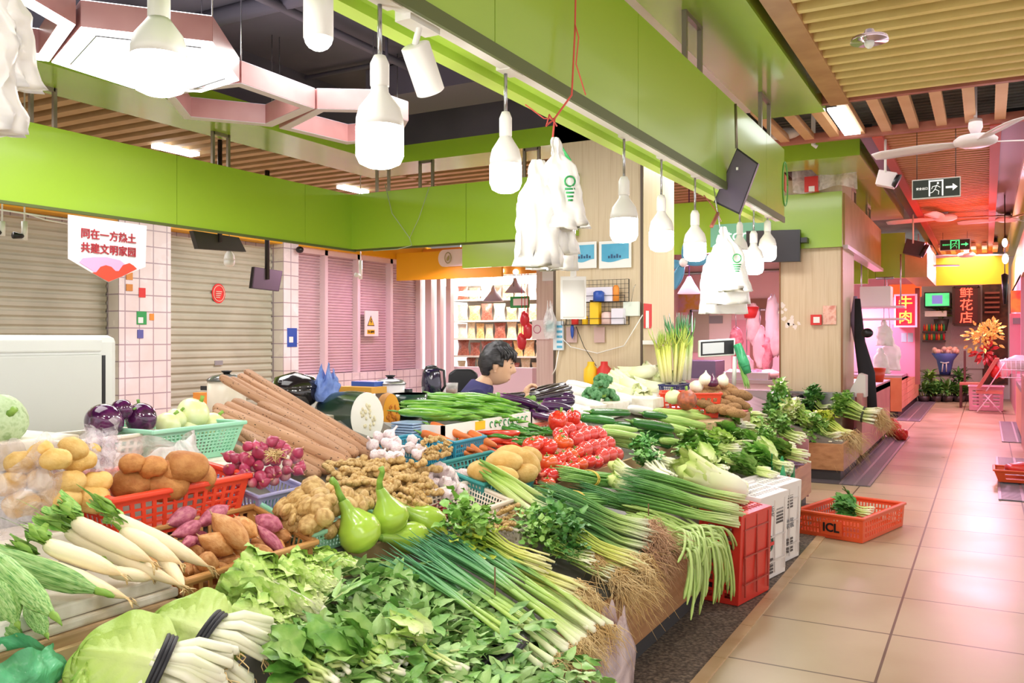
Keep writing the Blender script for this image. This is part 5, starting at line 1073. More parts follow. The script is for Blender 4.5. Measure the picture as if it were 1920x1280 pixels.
m.ball(c0, (.24, .16, .1), 36, 22, lambda d: 1+.45*noise.noise(d*2.4+o3)+.2*noise.noise(d*6+o3)); tag(m.build('black_bag', M('black_film', '')), 'crumpled black bag behind the greens of the second counter', 'bag')
# courgettes, luffas and the back row towards the pillar
DC = 'dark courgettes'
for i, (a, b, wd, l) in enumerate((((1088, 782, .16), (1152, 790, .17), 19, 'dark courgette nearest the bell peppers'), ((1106, 772, .2), (1182, 774, .2), 15, 'dark courgette behind the nearest one'), ((1150, 795, .13), (1215, 806, .12), 16, 'dark courgette low in the pile'), ((1184, 790, .19), (1262, 804, .17), 21, 'large dark courgette in the middle of the pile'), ((1205, 775, .2), (1250, 782, .2), 15, 'dark courgette behind the large one'), ((1205, 808, .12), (1262, 820, .1), 18, 'dark courgette end below the large one'), ((1215, 822, .08), (1258, 836, .07), 16, 'lowest dark courgette by the step board'))):
    pv(K_CUKE, a, b, wd, l, DC)
for i, (a, b, wd) in enumerate((((1120, 806, .14), (1208, 820, .14), 15), ((1128, 815, .1), (1225, 834, .1), 16), ((1150, 826, .07), (1205, 842, .07), 14), ((1130, 800, .16), (1195, 806, .16), 13), ((1232, 782, .19), (1330, 800, .17), 18), ((1225, 770, .22), (1335, 785, .18), 17), ((1250, 798, .16), (1318, 820, .12), 17), ((1258, 775, .2), (1345, 775, .18), 16), ((1268, 812, .12), (1318, 826, .09), 15), ((1236, 824, .1), (1290, 832, .09), 15))):
    pv(K_LUFF, b, a, wd, 'pale ribbed luffa piled among the courgettes', 'pale luffas')
rr = random.Random(41)
for i, (a, b, wd) in enumerate((((1050, 745, -2.3), (1118, 762, -2.15), 22), ((1060, 730, -2.4), (1130, 750, -2.2), 24), ((1050, 760, -2.2), (1118, 775, -2.1), 20), ((1062, 720, -2.45), (1125, 735, -2.3), 22), ((1075, 752, -2.25), (1140, 765, -2.1), 20), ((1055, 770, -2.15), (1112, 780, -2.05), 16))):
    pv(K_WRAD, a, b, wd, 'white radish in the pile behind the black aubergines', 'white radish pile')
slab('foam_box', 'white foam box under the white radish pile', (-2.5, 4.9, .76), (-2.1, 5.45, .86), FOAM, 'box')
for a, b, wd, l in (((1150, 742, -2.2), (1232, 768, -2.0), 24, 'big peeled white radish lying above the courgettes'), ((1180, 765, -2.0), (1242, 778, -1.95), 18, 'smaller peeled white radish below the big one')): pv(K_WRAD, a, b, wd, l)
BRO = M('broccoli_head', ['#3f7440', '#5d9460', '#78a878'], rough=.8, scale=40, detail=2, bump=1, bscale=60)
for u, v, wd, l in ((1130, 722, 44, 'topmost dark green broccoli head'), (1110, 742, 38, 'broccoli head at the lower left of the three'), (1142, 748, 40, 'broccoli head at the lower right of the three')):
    p = at(u, v, x=-2.2); r = wd*mpp(p)/2; o = thing('broccoli', l, 'broccoli', p-Z1*r); b = MB(); g = random.Random(u)
    for i in range(34):
        d = V((g.gauss(0, 1), g.gauss(0, 1), g.gauss(.3, 1))).normalized(); b.ball(p+d*r*.72, r*g.uniform(.26, .36), 8, 6, lump(i, .25, 3))
    b.build('florets', BRO, o); MB().tube([p-Z1*r, p], [r*.3, r*.4], 8).build('stalk', STEMG, o)
for u, v, x_, an, l in ((1180, 742, -2.25, .2, 'napa cabbage in front of the pale pile below the leeks'), (1178, 722, -2.35, .5, 'napa cabbage on the left of the pale pile'), (1238, 748, -2.15, -.1, 'napa cabbage at the right front of the pale pile'), (1232, 708, -2.3, .6, 'napa cabbage leaning on the pillar in the pale pile'), (1222, 728, -2.22, .1, 'napa cabbage in the middle of the pale pile'), (1198, 700, -2.35, -.25, 'topmost napa cabbage, its white end to the right')):
    c = at(u, v, x=x_); d = RT*math.cos(an)-Z1*math.sin(an)*.8-FW*.25; d.normalize(); napa(c-d*.15, c+d*.15, .15, l, None, .8)
for k, (u, v, x_) in enumerate(((1255, 716, -2.15), (1215, 762, -2.1))): p = at(u, v, x=x_); head(p-RT*.12+Z1*.05, p+RT*.1-Z1*.02, .2, 'pale lettuce at the %s of the pale cabbage pile' % ('upper right', 'lower front')[k], 'lettuce', NAPP, 'pale_lettuce', 9, .1)
p0 = at(1290, 712, x=-2.05); slab('basket_stand', 'white foam box at the pillar under the cabbages and leeks', (-2.5, 5.5, .8), (-1.95, 6.5, .87), FOAM, 'box')
# leeks and celery standing upright by the pillar
def upright(u0, u1, vb, vt, x, n, sr, mat, label, name, seed, w, lean=0):
    rr = random.Random(seed); pb = at((u0+u1)/2, vb, x=x); ptop = at((u0+u1)/2+lean, vt, x=x-.04); ptop.y = pb.y+.08; o = thing(name, label, name, pb); st, lv = MB(), MB()
    for i in range(n):
        q = rr.uniform(-1, 1); g = rr.uniform(-1, 1); k = rr.uniform(.82, 1.05); b = pb+RT*q*w*.5+FW*g*w*.3; t = b.lerp(ptop+RT*q*w*1.1+FW*g*w*.5, k)
        st.tube([b, b.lerp(t, .4), b.lerp(t, .7)], [sr, sr, sr*.85], 7, (0, .5), up=X1)
        for j in range(3):
            e = t+RT*rr.uniform(-.06, .06)+FW*rr.uniform(-.05, .05); lv.tube([b.lerp(t, .66), b.lerp(e, .85), e], [sr*.6, sr*.55, sr*.1], 6, (.45, 1), flat=.5, up=X1)
    st.build('stalks', mat, o); lv.build('leaves', mat, o); return o
upright(1262, 1300, 712, 590, -2.05, 15, .017, SCAL, 'white stemmed leeks standing upright against the pillar', 'leek', 7, .12, -12)
upright(1238, 1278, 716, 610, -2.08, 22, .011, CELY, 'yellow green celery stalks standing left of the white leeks', 'celery', 8, .14, -26)
basket('basket', 'dark blue basket at the foot of the upright leeks', [(-1.98, 6.1), (-1.98, 6.42), (-2.12, 6.42), (-2.12, 6.1)], .06, M('navy_plastic', '#2b3266', rough=.4), .01, .9, level=.93)
basket('basket', 'red orange basket of onions in front of the upright leeks', [(-1.97, 5.70), (-1.6, 5.90), (-1.70, 6.2), (-2.07, 6.0)], .165, REDP, .014, .88, level=.892)
slab('wooden_stand', 'brown wooden box under the onions and taro at the counter end', (-2.1, 5.62, .56), (-1.56, 6.56, .722), PLY, 'box')
for u, v, wd, k_, l, d in ((1322, 712, 26, K_ONW, 'white onion left of the dark purple one', (0, .2, 1)), (1352, 712, 24, K_ONW, 'white onion right of the dark purple one', (.3, 0, 1)), (1336, 715, 24, K_ONP, 'dark purple onion between two white ones', (0, 0, 1)), (1300, 722, 26, K_ONW, 'pale onion low at the left end of the red basket', (.3, .5, .6))):
    p = at(u, v, d=6.1); seat(k_, p-Z1*.04, wd*mpp(p), l, None, d)
p = at(1288, 750, d=5.75); seat(K_TOPN, p, 38*mpp(p), 'shiny reddish bagged turnip left of the taro heap')
p = at(1262, 744, d=5.8); seat(K_PGRD, p, 30*mpp(p), 'small pale striped gourd left of the reddish turnip')
rr = random.Random(33)
for u, v in sorted(scatter([(1312, 740), (1345, 722), (1386, 728), (1394, 745), (1382, 775), (1340, 765), (1310, 755)], 26, 11, rr), key=lambda q: q[1]):
    p = at(u, v, d=6.25-(v-722)*.008); d = RT-Z1*rr.uniform(-.2, .5); d.normalize(); l = rr.uniform(12, 18)*mpp(p)*1.3; place(K_TARO, p-d*l, p+d*l, rr.uniform(15, 20)*mpp(p), 'brown taro root heaped at the far end of the counter', 'taro heap')
slab('cutting_board', 'red edged tray under the taro heap at the counter end', (-1.8, 6.2, .723), (-1.57, 6.55, .74), M('rose_board', '#cf6a6a', rough=.5), 'tray')
c = thing('plastic_bag', 'clear bag draped over the luffas beside the taro', 'bag', at(1345, 790, h=.15)); m = MB(); a0 = at(1345, 775, h=.2)
m.grid(lambda a, b: (a0+RT*(.28*a-.1)+Z1*(.1-.22*b+.03*math.sin(a*9+b*5))-FW*(.05*math.sin(b*4+a*3)+.08*b), 0), 16, 12); m.build('film', MILKY, c)
# crates by the counter, on the floor
def turned(o, T):
    o.matrix_basis = T @ o.matrix_basis; return o
def crate(label, mat, W, D_, H, T, **k):
    o = basket('crate', label, [(-W/2, -D_/2), (W/2, -D_/2), (W/2, D_/2), (-W/2, D_/2)], H, mat, .018, .96, level=H, **k); return turned(o, T)
def TM(loc, ex, ez):
    ex = V(ex).normalized(); ez = V(ez).normalized(); ey = ez.cross(ex).normalized(); ex = ey.cross(ez); m = Matrix((ex, ey, ez)).transposed().to_4x4(); m.translation = loc; return m
def stood(label, mat, y, W):
    o = crate(label, mat, W, .36, .2, TM((-.99, y, W*.5), (0, 0, 1), (-1, .2, .04)), holes=(10, 3)); o['category'] = 'crate'; return o
EY = V((.2, 1, 0)).normalized(); NX = V((1, -.2, 0)).normalized()
def cq(y, a, b): return V((-.99, y, 0))+EY*a+Z1*b+NX*.008
c1_ = stood('red crate stood on end below the long beans', M('deep_red_plastic', '#d2362a', rough=.35), 4.26, .44)
WCR = M('white_crate_plastic', '#ece6e4', rough=.45); c2_ = stood('white printed crate stood on end beside the red crate', WCR, 4.66, .46); c3_ = stood('second white printed crate behind the first white one', WCR, 5.05, .46)
for o, y, mt_ in ((c1_, 4.26, M('dull_red', '#a83a30', rough=.4)), (c2_, 4.66, M('white_rib', '#d9d1cf')), (c3_, 5.05, M('white_rib', ''))):
    g = MB()
    for a_ in (-.13, .0, .13): g.bar(cq(y, a_, .04), cq(y, a_, .42), .008, .008)
    for b_ in (.1, .23, .36): g.bar(cq(y, -.14, b_), cq(y, .14, b_), .008, .006)
    g.build('base_ribs', mt_, o, smooth=False)
for o, y, a0_, b0_ in ((c2_, 4.66, -.1, .04), (c2_, 4.66, .03, .29), (c3_, 5.05, -.03, .31), (c3_, 5.05, -.03, .06)):
    g = MB()
    for i in range(6):
        for j in range(5): g.prism([(0, 0), (.009, 0), (.009, .011), (0, .011)], cq(y, a0_+i*.015, b0_+j*.017), EY, Z1, .004)
    g.build('perforation', M('hole_dark', '#57504f'), o, smooth=False)
lg = MB(); q = cq(4.66, -.06, .2)
for rr_ in (.04, .03): lg.tube([q+EY*rr_*math.cos(a)+Z1*rr_*math.sin(a) for a in [2*PI*j/24 for j in range(25)]], .003, 4)
lg.build('round_emblem', M('dark_green_print', '#2c5a44'), c2_); MB().prism([(-.02, -.012), (.05, -.012), (.05, .006), (-.02, .006)], q+NX*.003, EY, Z1, .004).build('red_band', RED, c2_, smooth=False)
text('品质', .06, GREY, c2_, cq(4.66, -.07, .36), EY, Z1); text('果蔬', .06, GREY, c3_, cq(5.05, .0, .22), EY, Z1)
GB = film('green_film', '#49b07a', .35, .25, 9)
open_bag('green_bag', 'green plastic bag hanging behind the white crates', (-1.1, 5.45, .05), .1, .16, .4, GB, .7, 12)
open_bag('green_bag', 'green plastic bag at the bottom left corner', A(28, 1300, .02), .075, .09, .085, film('light_green_film', '#6fcf96', .45, .25, 9), .8, 13)
open_bag('plastic_bag', 'pinkish clear bag hanging from the counter edge below the scallion roots', (at(1135, 1290, x=-1.12).x, at(1135, 1290, x=-1.12).y+.05, .03), .07, .12, .32, film('pink_film', '#e8d6da', .5, .25, 8), .7, 14, cat='bag')
ORC = M('orange_crate_plastic', '#e2562c', rough=.4)
fl, ff, fr_ = V((-1.08, 5.84, 0)), V((-.68, 5.72, 0)), V((-.5, 6.41, 0)); ctr = (fl+fr_)/2; ex = fr_-ff
oc = crate('orange red crate on the floor with a bunch of greens inside', ORC, .72, .43, .15, TM((ctr.x, ctr.y, .004), (ex.x, ex.y, 0), (0, 0, 1)), holes=(18, 3), cat='crate')
nx = V((ff.y-fr_.y, fr_.x-ff.x, 0)).normalized(); e1 = (ff-fl).normalized(); n1 = V((e1.y, -e1.x, 0)); mid = fl.lerp(ff, .55)
MB().prism([(-.07, -.045), (.07, -.045), (.07, .045), (-.07, .045)], mid+Z1*.075+n1*.016, e1, Z1, .004).build('name_plate', ORC, oc, smooth=False); text('ICL', .075, BLACK, oc, mid+Z1*.075+n1*.018, e1, Z1, bold=.002)
bunch(at(1560, 955, z=.14), at(1632, 972, z=.1), .16, 'wilted greens lying in the orange floor crate', 'greens', 'choy_bunch', 26, .5, .005, PALE, LEAFD, 'broad', .55, .13, .09, 2, seed=120, spread=1.5)
# ================================================================ lamps over the stall
BULBG = M('bulb_glass_lit', '#fffdf8', emit=14); BULBW = M('bulb_housing', '#eceae6', rough=.35); ROD = M('chrome_rod', '#b5b5b8', rough=.25, metal=.9)
def bulb(loc, r, h, top, label, group='bulbs on the track', rod=.006, rodmat=None, clip=True, power=6, skirt=.5):
    """T-shaped lamp: lit glass, plastic housing, socket, drop rod; loc = glass bottom"""
    o = thing('light_bulb', label, 'lamp', loc, group); l = V(loc); mt = Matrix.Translation(l); s = h*skirt
    MB().lathe([(0, 0), (r*.5, .002), (r*.85, .012), (r, .032), (r, s)], 24, mt).build('glass', BULBG, o)
    MB().lathe([(r, s), (r*.99, s+.02), (r*.86, s+.05), (r*.55, s+.075), (r*.38, s+.09), (r*.36, h)], 24, mt).build('housing', BULBW, o)
    MB().lathe([(r*.36, h), (r*.4, h+.004), (r*.4, h+.06), (r*.25, h+.08), (0, h+.082)], 16, mt).build('socket', BULBW, o)
    MB().tube([l+Z1*(h+.08), V((l.x, l.y, top))], rod, 8).build('rod', rodmat or ROD, o)
    if clip: MB().cbox((l.x+.015, l.y, top+.005), (.05, .09, .018)).build('track_clip', BULBW, o, smooth=False)
    if power: lamp('bulb_light', 'POINT', (l.x, l.y, l.z-.03), power, (1, .97, .92), .05)
    return o
XT = XR-.06
for (u, vb, vt, w_, l) in ((712, 315, 180, 90, 'nearest and largest lit bulb on the track, over the stall front'), (948, 362, 268, 60, 'second lit bulb on the track, left of the hanging white bags'), (1170, 455, 376, 52, 'third lit bulb on the track, in front of the beige pillar'), (1240, 472, 405, 46, 'fourth lit bulb on the track, right of the pillar edge'), (1303, 490, 430, 42, 'fifth lit bulb on the track, left of the second bag bundle'), (1413, 515, 462, 36, 'lower of two lit bulbs near the black screen'), (1439, 490, 440, 32, 'last lit bulb on the track, before the black screen')):
    p = at(u, vb, x=XT); bulb(p, w_*.5*mpp(p), (vb-vt)*mpp(p)*1.12, ZB-.002, l)
p = at(1276, 470, x=XT); bulb(at(1387, 500, x=XT), .05, .2, ZB-.002, 'bulb mostly hidden behind the second bundle of white bags')
p = at(298, 178, x=-1.66); bulb(p, 51*mpp(p), .165, 2.9, 'very large lit bulb on a white tube at the upper left', None, .024, BULBW, False, 8, .52)
p = at(597, 72, x=-1.42); o = thing('track_spot', 'lit white cylinder lamp beside the upper edge, left of the track', 'lamp', p)
MB().tube([p, p+Z1*.16], .036, 20).build('housing', BULBW, o); MB().ball(p, (.034, .034, .03), 16, 8).build('lens', BULBG, o); MB().tube([p+Z1*.16, V((p.x, p.y, 2.93))], .008, 8).build('rod', ROD, o)
a, b = at(778, 84, x=XT), at(808, 174, x=XT); o = thing('track_spot', 'unlit white cylinder spotlight tilted on the track', 'lamp', a)
MB().tube([a, a.lerp(b, .02), b.lerp(a, .02), b], [.036, .04, .04, .036], 24).build('housing', BULBW, o); MB().tube([a, a+V((.02, 0, .06)), V((a.x+.02, a.y, ZB+.01))], .009, 8).build('arm', BULBW, o); MB().cbox((XT+.01, a.y, ZB-.005), (.05, .14, .03)).build('track_clip', BULBW, o, smooth=False)
tag(MB().box((XR-.055, -2, ZB-.004), (XR-.012, 6.45, ZB+.022)).build('lighting_track', M('track_white', '#e9e8e4', rough=.3), smooth=False), 'long white lighting track under the right green beam', 'track')
# hexagon ceiling lights
HP_ = M('copper_pink_side', ['#b97f7e', '#c99492'], rough=.3, scale=3); HW = M('hexagon_white_edge', '#d9d0de', rough=.35); HL = M('hexagon_lit_panel', '#ffffff', emit=4.5); HV = M('violet_glow_edge', '#6c5fae', rough=.4)
def hexa(px, label, lit, z=2.8, hgt=.13, ring=.14):
    P = [at(u, v, z=z) for u, v in px]; c = sum(P, V())/len(P); n = len(P); o = thing('hexagon_light', label, 'ceiling light', c, 'hexagon ceiling lights')
    inn = [c+(p-c)*(1-ring) for p in P]; m = MB(); m2 = MB(); m3 = MB()
    for i in range(n):
        j = (i+1) % n; m.add([P[i], P[j], P[j]+Z1*hgt, P[i]+Z1*hgt], [(0, 1, 2, 3)]); m.add([inn[i], inn[j], inn[j]+Z1*hgt, inn[i]+Z1*hgt], [(3, 2, 1, 0)])
        m2.add([P[i], P[j], inn[j], inn[i]], [(0, 1, 2, 3)]); m2.add([q+Z1*hgt for q in (P[i], P[j], inn[j], inn[i])], [(3, 2, 1, 0)])
    m.build('sides', HP_, o, smooth=False, thick=.006); m2.build('edge', HL if lit else HW, o, smooth=False, thick=.008)
    if lit == 2:
        m3.add([q+Z1*.004 for q in inn], [tuple(range(n))]); m3.build('lit_panel', HL, o, smooth=False)
        g = MB(); i2 = [c+(p-c)*.82 for p in P]
        for i in (1, 2, 4) if n > 5 else (1, 2): g.bar(i2[i-1]-Z1*.006, i2[i]-Z1*.006, .006)
        g.build('seam', BLACK, o, smooth=False)
    for i in range(0, n, 2): m4 = MB().tube([P[i]+Z1*hgt, V((P[i].x, P[i].y, 3.46))], .004, 5); m4.build('hanger_wire', ROD, o)
    return c
c1 = hexa([(97, 116), (152, 50), (398, 78), (448, 150), (378, 172), (250, 165)], 'large fully lit hexagon panel at the upper left', 2, ring=.1)
lamp('hexagon_panel_light', 'AREA', c1-Z1*.03, 22, (1, .98, 1), .9)
hexa([(-200, 40), (-60, -60), (60, -2), (141, 46), (92, 114), (-60, 96)], 'lit hexagon frame at the upper left corner, open in the middle', 1, ring=.22)
hexa([(306, 174), (345, 222), (510, 237), (590, 203), (452, 155), (352, 166)], 'unlit hexagon frame beside the lit panel', 0, ring=.16)
hexa([(524, 240), (595, 203), (700, 205), (765, 226), (745, 262), (650, 270)], 'unlit hexagon frame furthest from the lit panel', 0, ring=.16)
# plastic bags, rope, card, screens hung from the beam
BAGW = M('white_bag_film', ['#f3f1ee', '#fbfaf8'], rough=.35, scale=8, sss=.15); ROPE = M('red_string', '#d9584e', rough=.6)
def shop_bag(u0, u1, vt, vb, x, label, group, seed, skew=0, topw=.28, prnt=False, th=.05):
    """a flat pack of carrier bags: handles at the top, open frilly hem"""
    a = at((u0+u1)/2, vt, x=x); s = mpp(a); W = (u1-u0)*s; H = (vb-vt)*s; rr = random.Random(seed); o3 = V((seed*1.3, seed, 2)); m = MB()
    wf = sm([(0, topw*.5), (.08, topw), (.2, topw*1.15), (.3, .82), (.42, .96), (1, 1)]); nu, nv = 30, 26; vs = []
    for i in range(nv+1):
        t = i/nv; w = W*wf(t)
        for j in range(nu):
            q = 2*PI*j/nu; cx = math.cos(q); sx = math.sin(q); e = math.copysign(abs(sx)**.6, sx)
            p = a+RT*(cx*w*.5+skew*s*t)-Z1*(H*t*(1+.05*t*t*noise.noise(V((cx*2, t, seed)))))+FW*(e*th*(.35+.65*min(1, t*2))*.5+.015*noise.noise(V((cx*3, t*6, e))+o3))
            p += RT*(.012*noise.noise(V((t*7, cx*2, e*2))+o3)+.02*t**6*math.sin(j*1.9))
            vs.append(p)
    m.add(vs, [(i*nu+j, i*nu+(j+1) % nu, (i+1)*nu+(j+1) % nu, (i+1)*nu+j) for i in range(nv) for j in range(nu)]+[tuple(range(nv*nu, (nv+1)*nu))])
    o = tag(m.build('carrier_bag', BAGW), label, 'bag', group)
    if prnt:
        g = MB(); c = a-Z1*H*.5+RT*(W*.2+skew*s*.5)-FW*(th*.62); r = W*.13
        g.tube([c+RT*r*math.cos(q)+Z1*r*math.sin(q) for q in [2*PI*k/16 for k in range(17)]], .003, 4)
        for k in range(4): g.bar(c-Z1*(r*1.5+.012*k)-RT*r*(1-.2*k), c-Z1*(r*1.5+.012*k)+RT*r*(1-.15*k), .004, .006)
        g.build('green_print', GREENP, o)
    return o
G1 = 'white carrier bags hung on the red string'
shop_bag(968, 1050, 300, 500, -1.27, 'front pack of white carrier bags on the red string', G1, 1, 0, .45)
shop_bag(1000, 1082, 300, 506, -1.31, 'lowest pack of white carrier bags behind the front pack', G1, 2, -4, .5)
shop_bag(1010, 1072, 272, 476, -1.25, 'printed carrier bag hanging second on the red string', G1, 3, 8, .3, True)
shop_bag(1006, 1078, 258, 428, -1.22, 'topmost printed carrier bag on the red string, frilled hem to the right', G1, 4, 22, .24, True)
a = at(1036, 270, x=-1.24)
tag(MB().tube([at(1084, -190, x=-1.26), at(1080, -40, x=-1.26), at(1078, 60, x=-1.26), at(1072, 178, x=-1.25), at(1040, 222, x=-1.25), at(1036, 262, x=-1.24)], .0035, 6).tube([at(1078, 45, x=-1.255), at(1085, 70, x=-1.25), at(1080, 120, x=-1.255), at(1098, 178, x=-1.25)], .0025, 5).tube([at(1040, 222, x=-1.25), at(1024, 236, x=-1.24), at(1030, 215, x=-1.24), at(1044, 236, x=-1.24)], .003, 5).tube([at(985, 196, x=-1.3), at(1020, 222, x=-1.27), at(1040, 222, x=-1.25)], .002, 5).build('red_string', ROPE), 'red plastic string hanging from the upper frame, holding the white bags', 'string')
o = thing('lanyard_card', 'white clip board card hanging on a green lanyard below the white bags', 'card', at(1075, 520, x=-1.27))
q = at(1075, 558, x=-1.27); s = mpp(q); MB().prism([(-24*s, -40*s), (24*s, -40*s), (24*s, 40*s), (-24*s, 40*s)], q, RT, Z1, .006).build('card_frame', WHITE, o, smooth=False)
MB().prism([(-20*s, -36*s), (20*s, -36*s), (20*s, 33*s), (-20*s, 33*s)], q-FW*.004, RT, Z1, .006).build('paper', M('grey_paper', '#dcdad6', rough=.6), o, smooth=False)
MB().bar(at(1040, 258, x=-1.242), at(1068, 300, x=-1.262), .012, .003).bar(at(1068, 300, x=-1.262), at(1075, 400, x=-1.27), .012, .003).bar(at(1075, 400, x=-1.27), at(1075, 503, x=-1.27), .012, .003).build('green_strap', GREENP, o, smooth=False); MB().cbox(at(1075, 512, x=-1.272), (.018, .012, .03)).build('white_clip', WHITE, o, smooth=False)
G2 = 'white carrier bags in the far bundle'
shop_bag(1312, 1400, 460, 588, -1.34, 'rear pack of white carrier bags in the far bundle', G2, 5, 0, .5)
shop_bag(1316, 1392, 440, 570, -1.30, 'middle pack of white carrier bags in the far bundle', G2, 6, 12, .35)
shop_bag(1326, 1386, 425, 545, -1.27, 'front printed carrier bag in the far bundle', G2, 7, 22, .25, True)
tag(MB().tube([V((XT, at(1358, 440, x=-1.3).y, ZB)), at(1358, 480, x=-1.33)], .004, 6).build('bag_hook', ROD), 'thin metal hook carrying the far bundle of white bags', 'hook')
G0 = 'white carrier bags at the upper left edge'
for k, (u0, u1, vt, vb, sk, l) in enumerate(((-70, 38, -40, 250, -10, 'lower white carrier bag at the upper left edge'), (-70, 50, -60, 165, 10, 'upper white carrier bag at the upper left edge'))): shop_bag(u0, u1, vt, vb, -1.3-.02*k, l, G0, 8+k, sk, .5)
def panel_px(name, label, cat, px, x=None, y=None, th=.03, fmat=BLACK, smat=None, bez=.06, d=None):
    P = [at(u, v, x=x, y=y, d=d) for u, v in px]; c = sum(P, V())/4; n = (P[1]-P[0]).cross(P[2]-P[0]).normalized()
    if n.dot(V((0, 0, CAM_H))-c) < 0: n = -n
    o = thing(name, label, cat, c); MB().add(P+[p-n*th for p in P], [(0, 1, 2, 3), (7, 6, 5, 4), (0, 4, 5, 1), (1, 5, 6, 2), (2, 6, 7, 3), (3, 7, 4, 0)]).build('casing', fmat, o, smooth=False)
    if smat: MB().add([c+(p-c)*(1-bez)+n*.002 for p in P], [(0, 1, 2, 3)]).build('screen', smat, o, smooth=False)
    return o, c, n
SCR = M('dark_screen', ['#4a3f4c', '#6d6478'], rough=.15, scale=2)
o, c, n = panel_px('monitor', 'dark monitor hanging crooked in front of the right green beam', 'monitor', [(1382, 277), (1422, 306), (1386, 402), (1338, 379)], y=4.9, smat=SCR)
MB().tube([at(1381, 278, y=4.92), at(1379, 195, y=4.92)], .008, 8).build('hanging_rod', BRACK, o); MB().prism([(-.006, -.008), (.006, -.008), (.006, .008), (-.006, .008)], at(1382, 316, y=4.89), X1, Z1, .002).build('sticker', WHITE, o, smooth=False)
o, c, n = panel_px('monitor', 'black flat screen on the green front of the far pillar', 'monitor', [(1399, 433), (1500, 430), (1500, 490), (1399, 492)], y=9.1, th=.06, smat=M('black_screen', '#26222b', rough=.25), bez=.03)
MB().box((-1.72, 9.12, 2.25), (-1.6, 9.25, 2.3)).build('wall_mount', BLACK, o, smooth=False)
tag(MB().tube([at(1320, 366, x=-1.35), at(1346, 400, x=-1.35), at(1352, 415, x=-1.35)], .003, 5).tube([at(1346, 400, x=-1.35), at(1334, 424, x=-1.35)], .012, 6).build('pliers_on_wire', M('rust_red', '#a8604e', rough=.5)), 'reddish tool dangling on a thin wire behind the crooked monitor', 'tool')
# ---------------------------------------------------------------- goods behind the counter
tag(MB().box((-3.55, 2.97, .0), (-2.98, 3.33, .905)).build('back_table', M('table_white', '#d7d2cb', rough=.5), smooth=False, bevel=.01), 'white table behind the stall, under the cooking pots', 'table')
o = thing('chest_freezer', 'tall white freezer cabinet at the left behind the potatoes', 'freezer', (-3.6, 1.8, 0)); FZ = M('freezer_white', ['#e7e8e6', '#eeefed'], rough=.35, scale=1)
XZ = -3.3
MB().box((XZ-.65, 1.1, 0), (XZ, 2.46, 1.285)).build('body', FZ, o, smooth=False, bevel=.03); MB().box((XZ-.005, 1.1, .08), (XZ+.012, 2.375, 1.205)).build('door', M('freezer_door', '#dedfdc', rough=.4), o, smooth=False, bevel=.008)
MB().box((XZ-.005, 1.1, 1.215), (XZ+.014, 2.375, 1.27)).build('top_trim', FZ, o, smooth=False, bevel=.008); MB().box((XZ-.005, 2.38, .05), (XZ+.003, 2.396, 1.2)).build('door_gap', BLACK, o, smooth=False)
def pot(u, v0, v1, wpx, d, label, body, lid=None, hnd=BLACK, name='cooking_pot'):
    a = at(u, v1, d=d); b = at(u, v0, d=d); r = wpx*.5*d/FPX; h = b.z-a.z; o = thing(name, label, 'pot', a); mt = Matrix.Translation(a)
    MB().lathe([(r*.9, 0), (r, .02), (r, h*.8)], 28, mt).build('body', body, o)
    MB().lathe([(r*1.06, h*.8), (r*1.06, h*.83), (r*.8, h*.92), (r*.2, h*.97), (0, h*.97)], 28, mt).build('lid', lid or body, o)
    MB().lathe([(.012, h*.96), (.02, h*1.0), (.028, h*1.04), (0, h*1.05)], 12, mt).build('knob', hnd, o)
    for s_ in (-1, 1): MB().cbox(a+RT*s_*r*1.08+Z1*h*.62, (.05, .03, .02)).build('handle', hnd, o, smooth=False)
    return o
pot(425, 698, 775, 70, 4.2, 'cream electric cooker with a glass lid behind the yams', M('cooker_cream', '#e9dccb', rough=.3), M('glass_lid', '#5b5a57', rough=.1)); pot(732, 706, 775, 56, 4.3, 'steel pot with a flat lid beyond the winter melon', M('pale_pot', '#e8e1e6', rough=.3), STEEL)
p = at(552, 735, d=4.0); o = thing('wok_pot', 'black bulging pot with a shiny lid behind the yams', 'pot', p-Z1*.09); MB().ball(p, (.115, .115, .085), 28, 16).build('body', M('black_gloss', '#211b1c', rough=.12, coat=.6), o); MB().lathe([(.118, 0), (.118, .01), (.09, .05), (0, .075)], 28, Matrix.Translation(p+Z1*.02)).build('lid', M('black_gloss', ''), o)
o = thing('electric_kettle', 'tall dark violet kettle left of the seated person', 'kettle', at(809, 745, d=4.5)); p = at(809, 745, d=4.5); mt = Matrix.Translation(p); r = 19*4.5/FPX
MB().lathe([(r*.85, 0), (r*.98, .02), (r*1.0, .08), (r*.88, .13), (r*.7, .15)], 24, mt).build('body', M('violet_black', '#231a38', rough=.12, coat=.6), o); MB().lathe([(r*.7, .15), (r*.5, .165), (0, .17)], 24, mt).build('lid', BLACK, o); MB().tube([p+RT*.03+Z1*.15, p+RT*.065+Z1*.14, p+RT*.07+Z1*.06, p+RT*.05+Z1*.03], .007, 8).build('handle', BLACK, o)
p = at(847, 742, d=4.6); o = thing('tea_glass', 'small glass of tea beside the violet kettle', 'glass', p); mt = Matrix.Translation(p); MB().lathe([(.03, 0), (.034, .07)], 16, mt).build('glass', film('glass_film', '#f2eef0', .6, .05), o); MB().lathe([(.028, .003), (.03, .035), (0, .036)], 16, mt).build('tea', M('tea', '#a4552e', rough=.2), o)
slab('back_shelf', 'white back shelf carrying pots and kettle behind the counter', (-3.3, 3.35, .55), (-2.75, 4.1, at(809, 745, d=4.5).z-.002), M('table_white', ''), 'shelf')
BLB = film('blue_film', '#7f9be0', .2, .25, 9)
open_bag('blue_bag', 'crumpled blue plastic bag behind the winter melon', at(612, 752, d=4.0), .06, .06, .14, BLB, .6, 21, fold=.35)
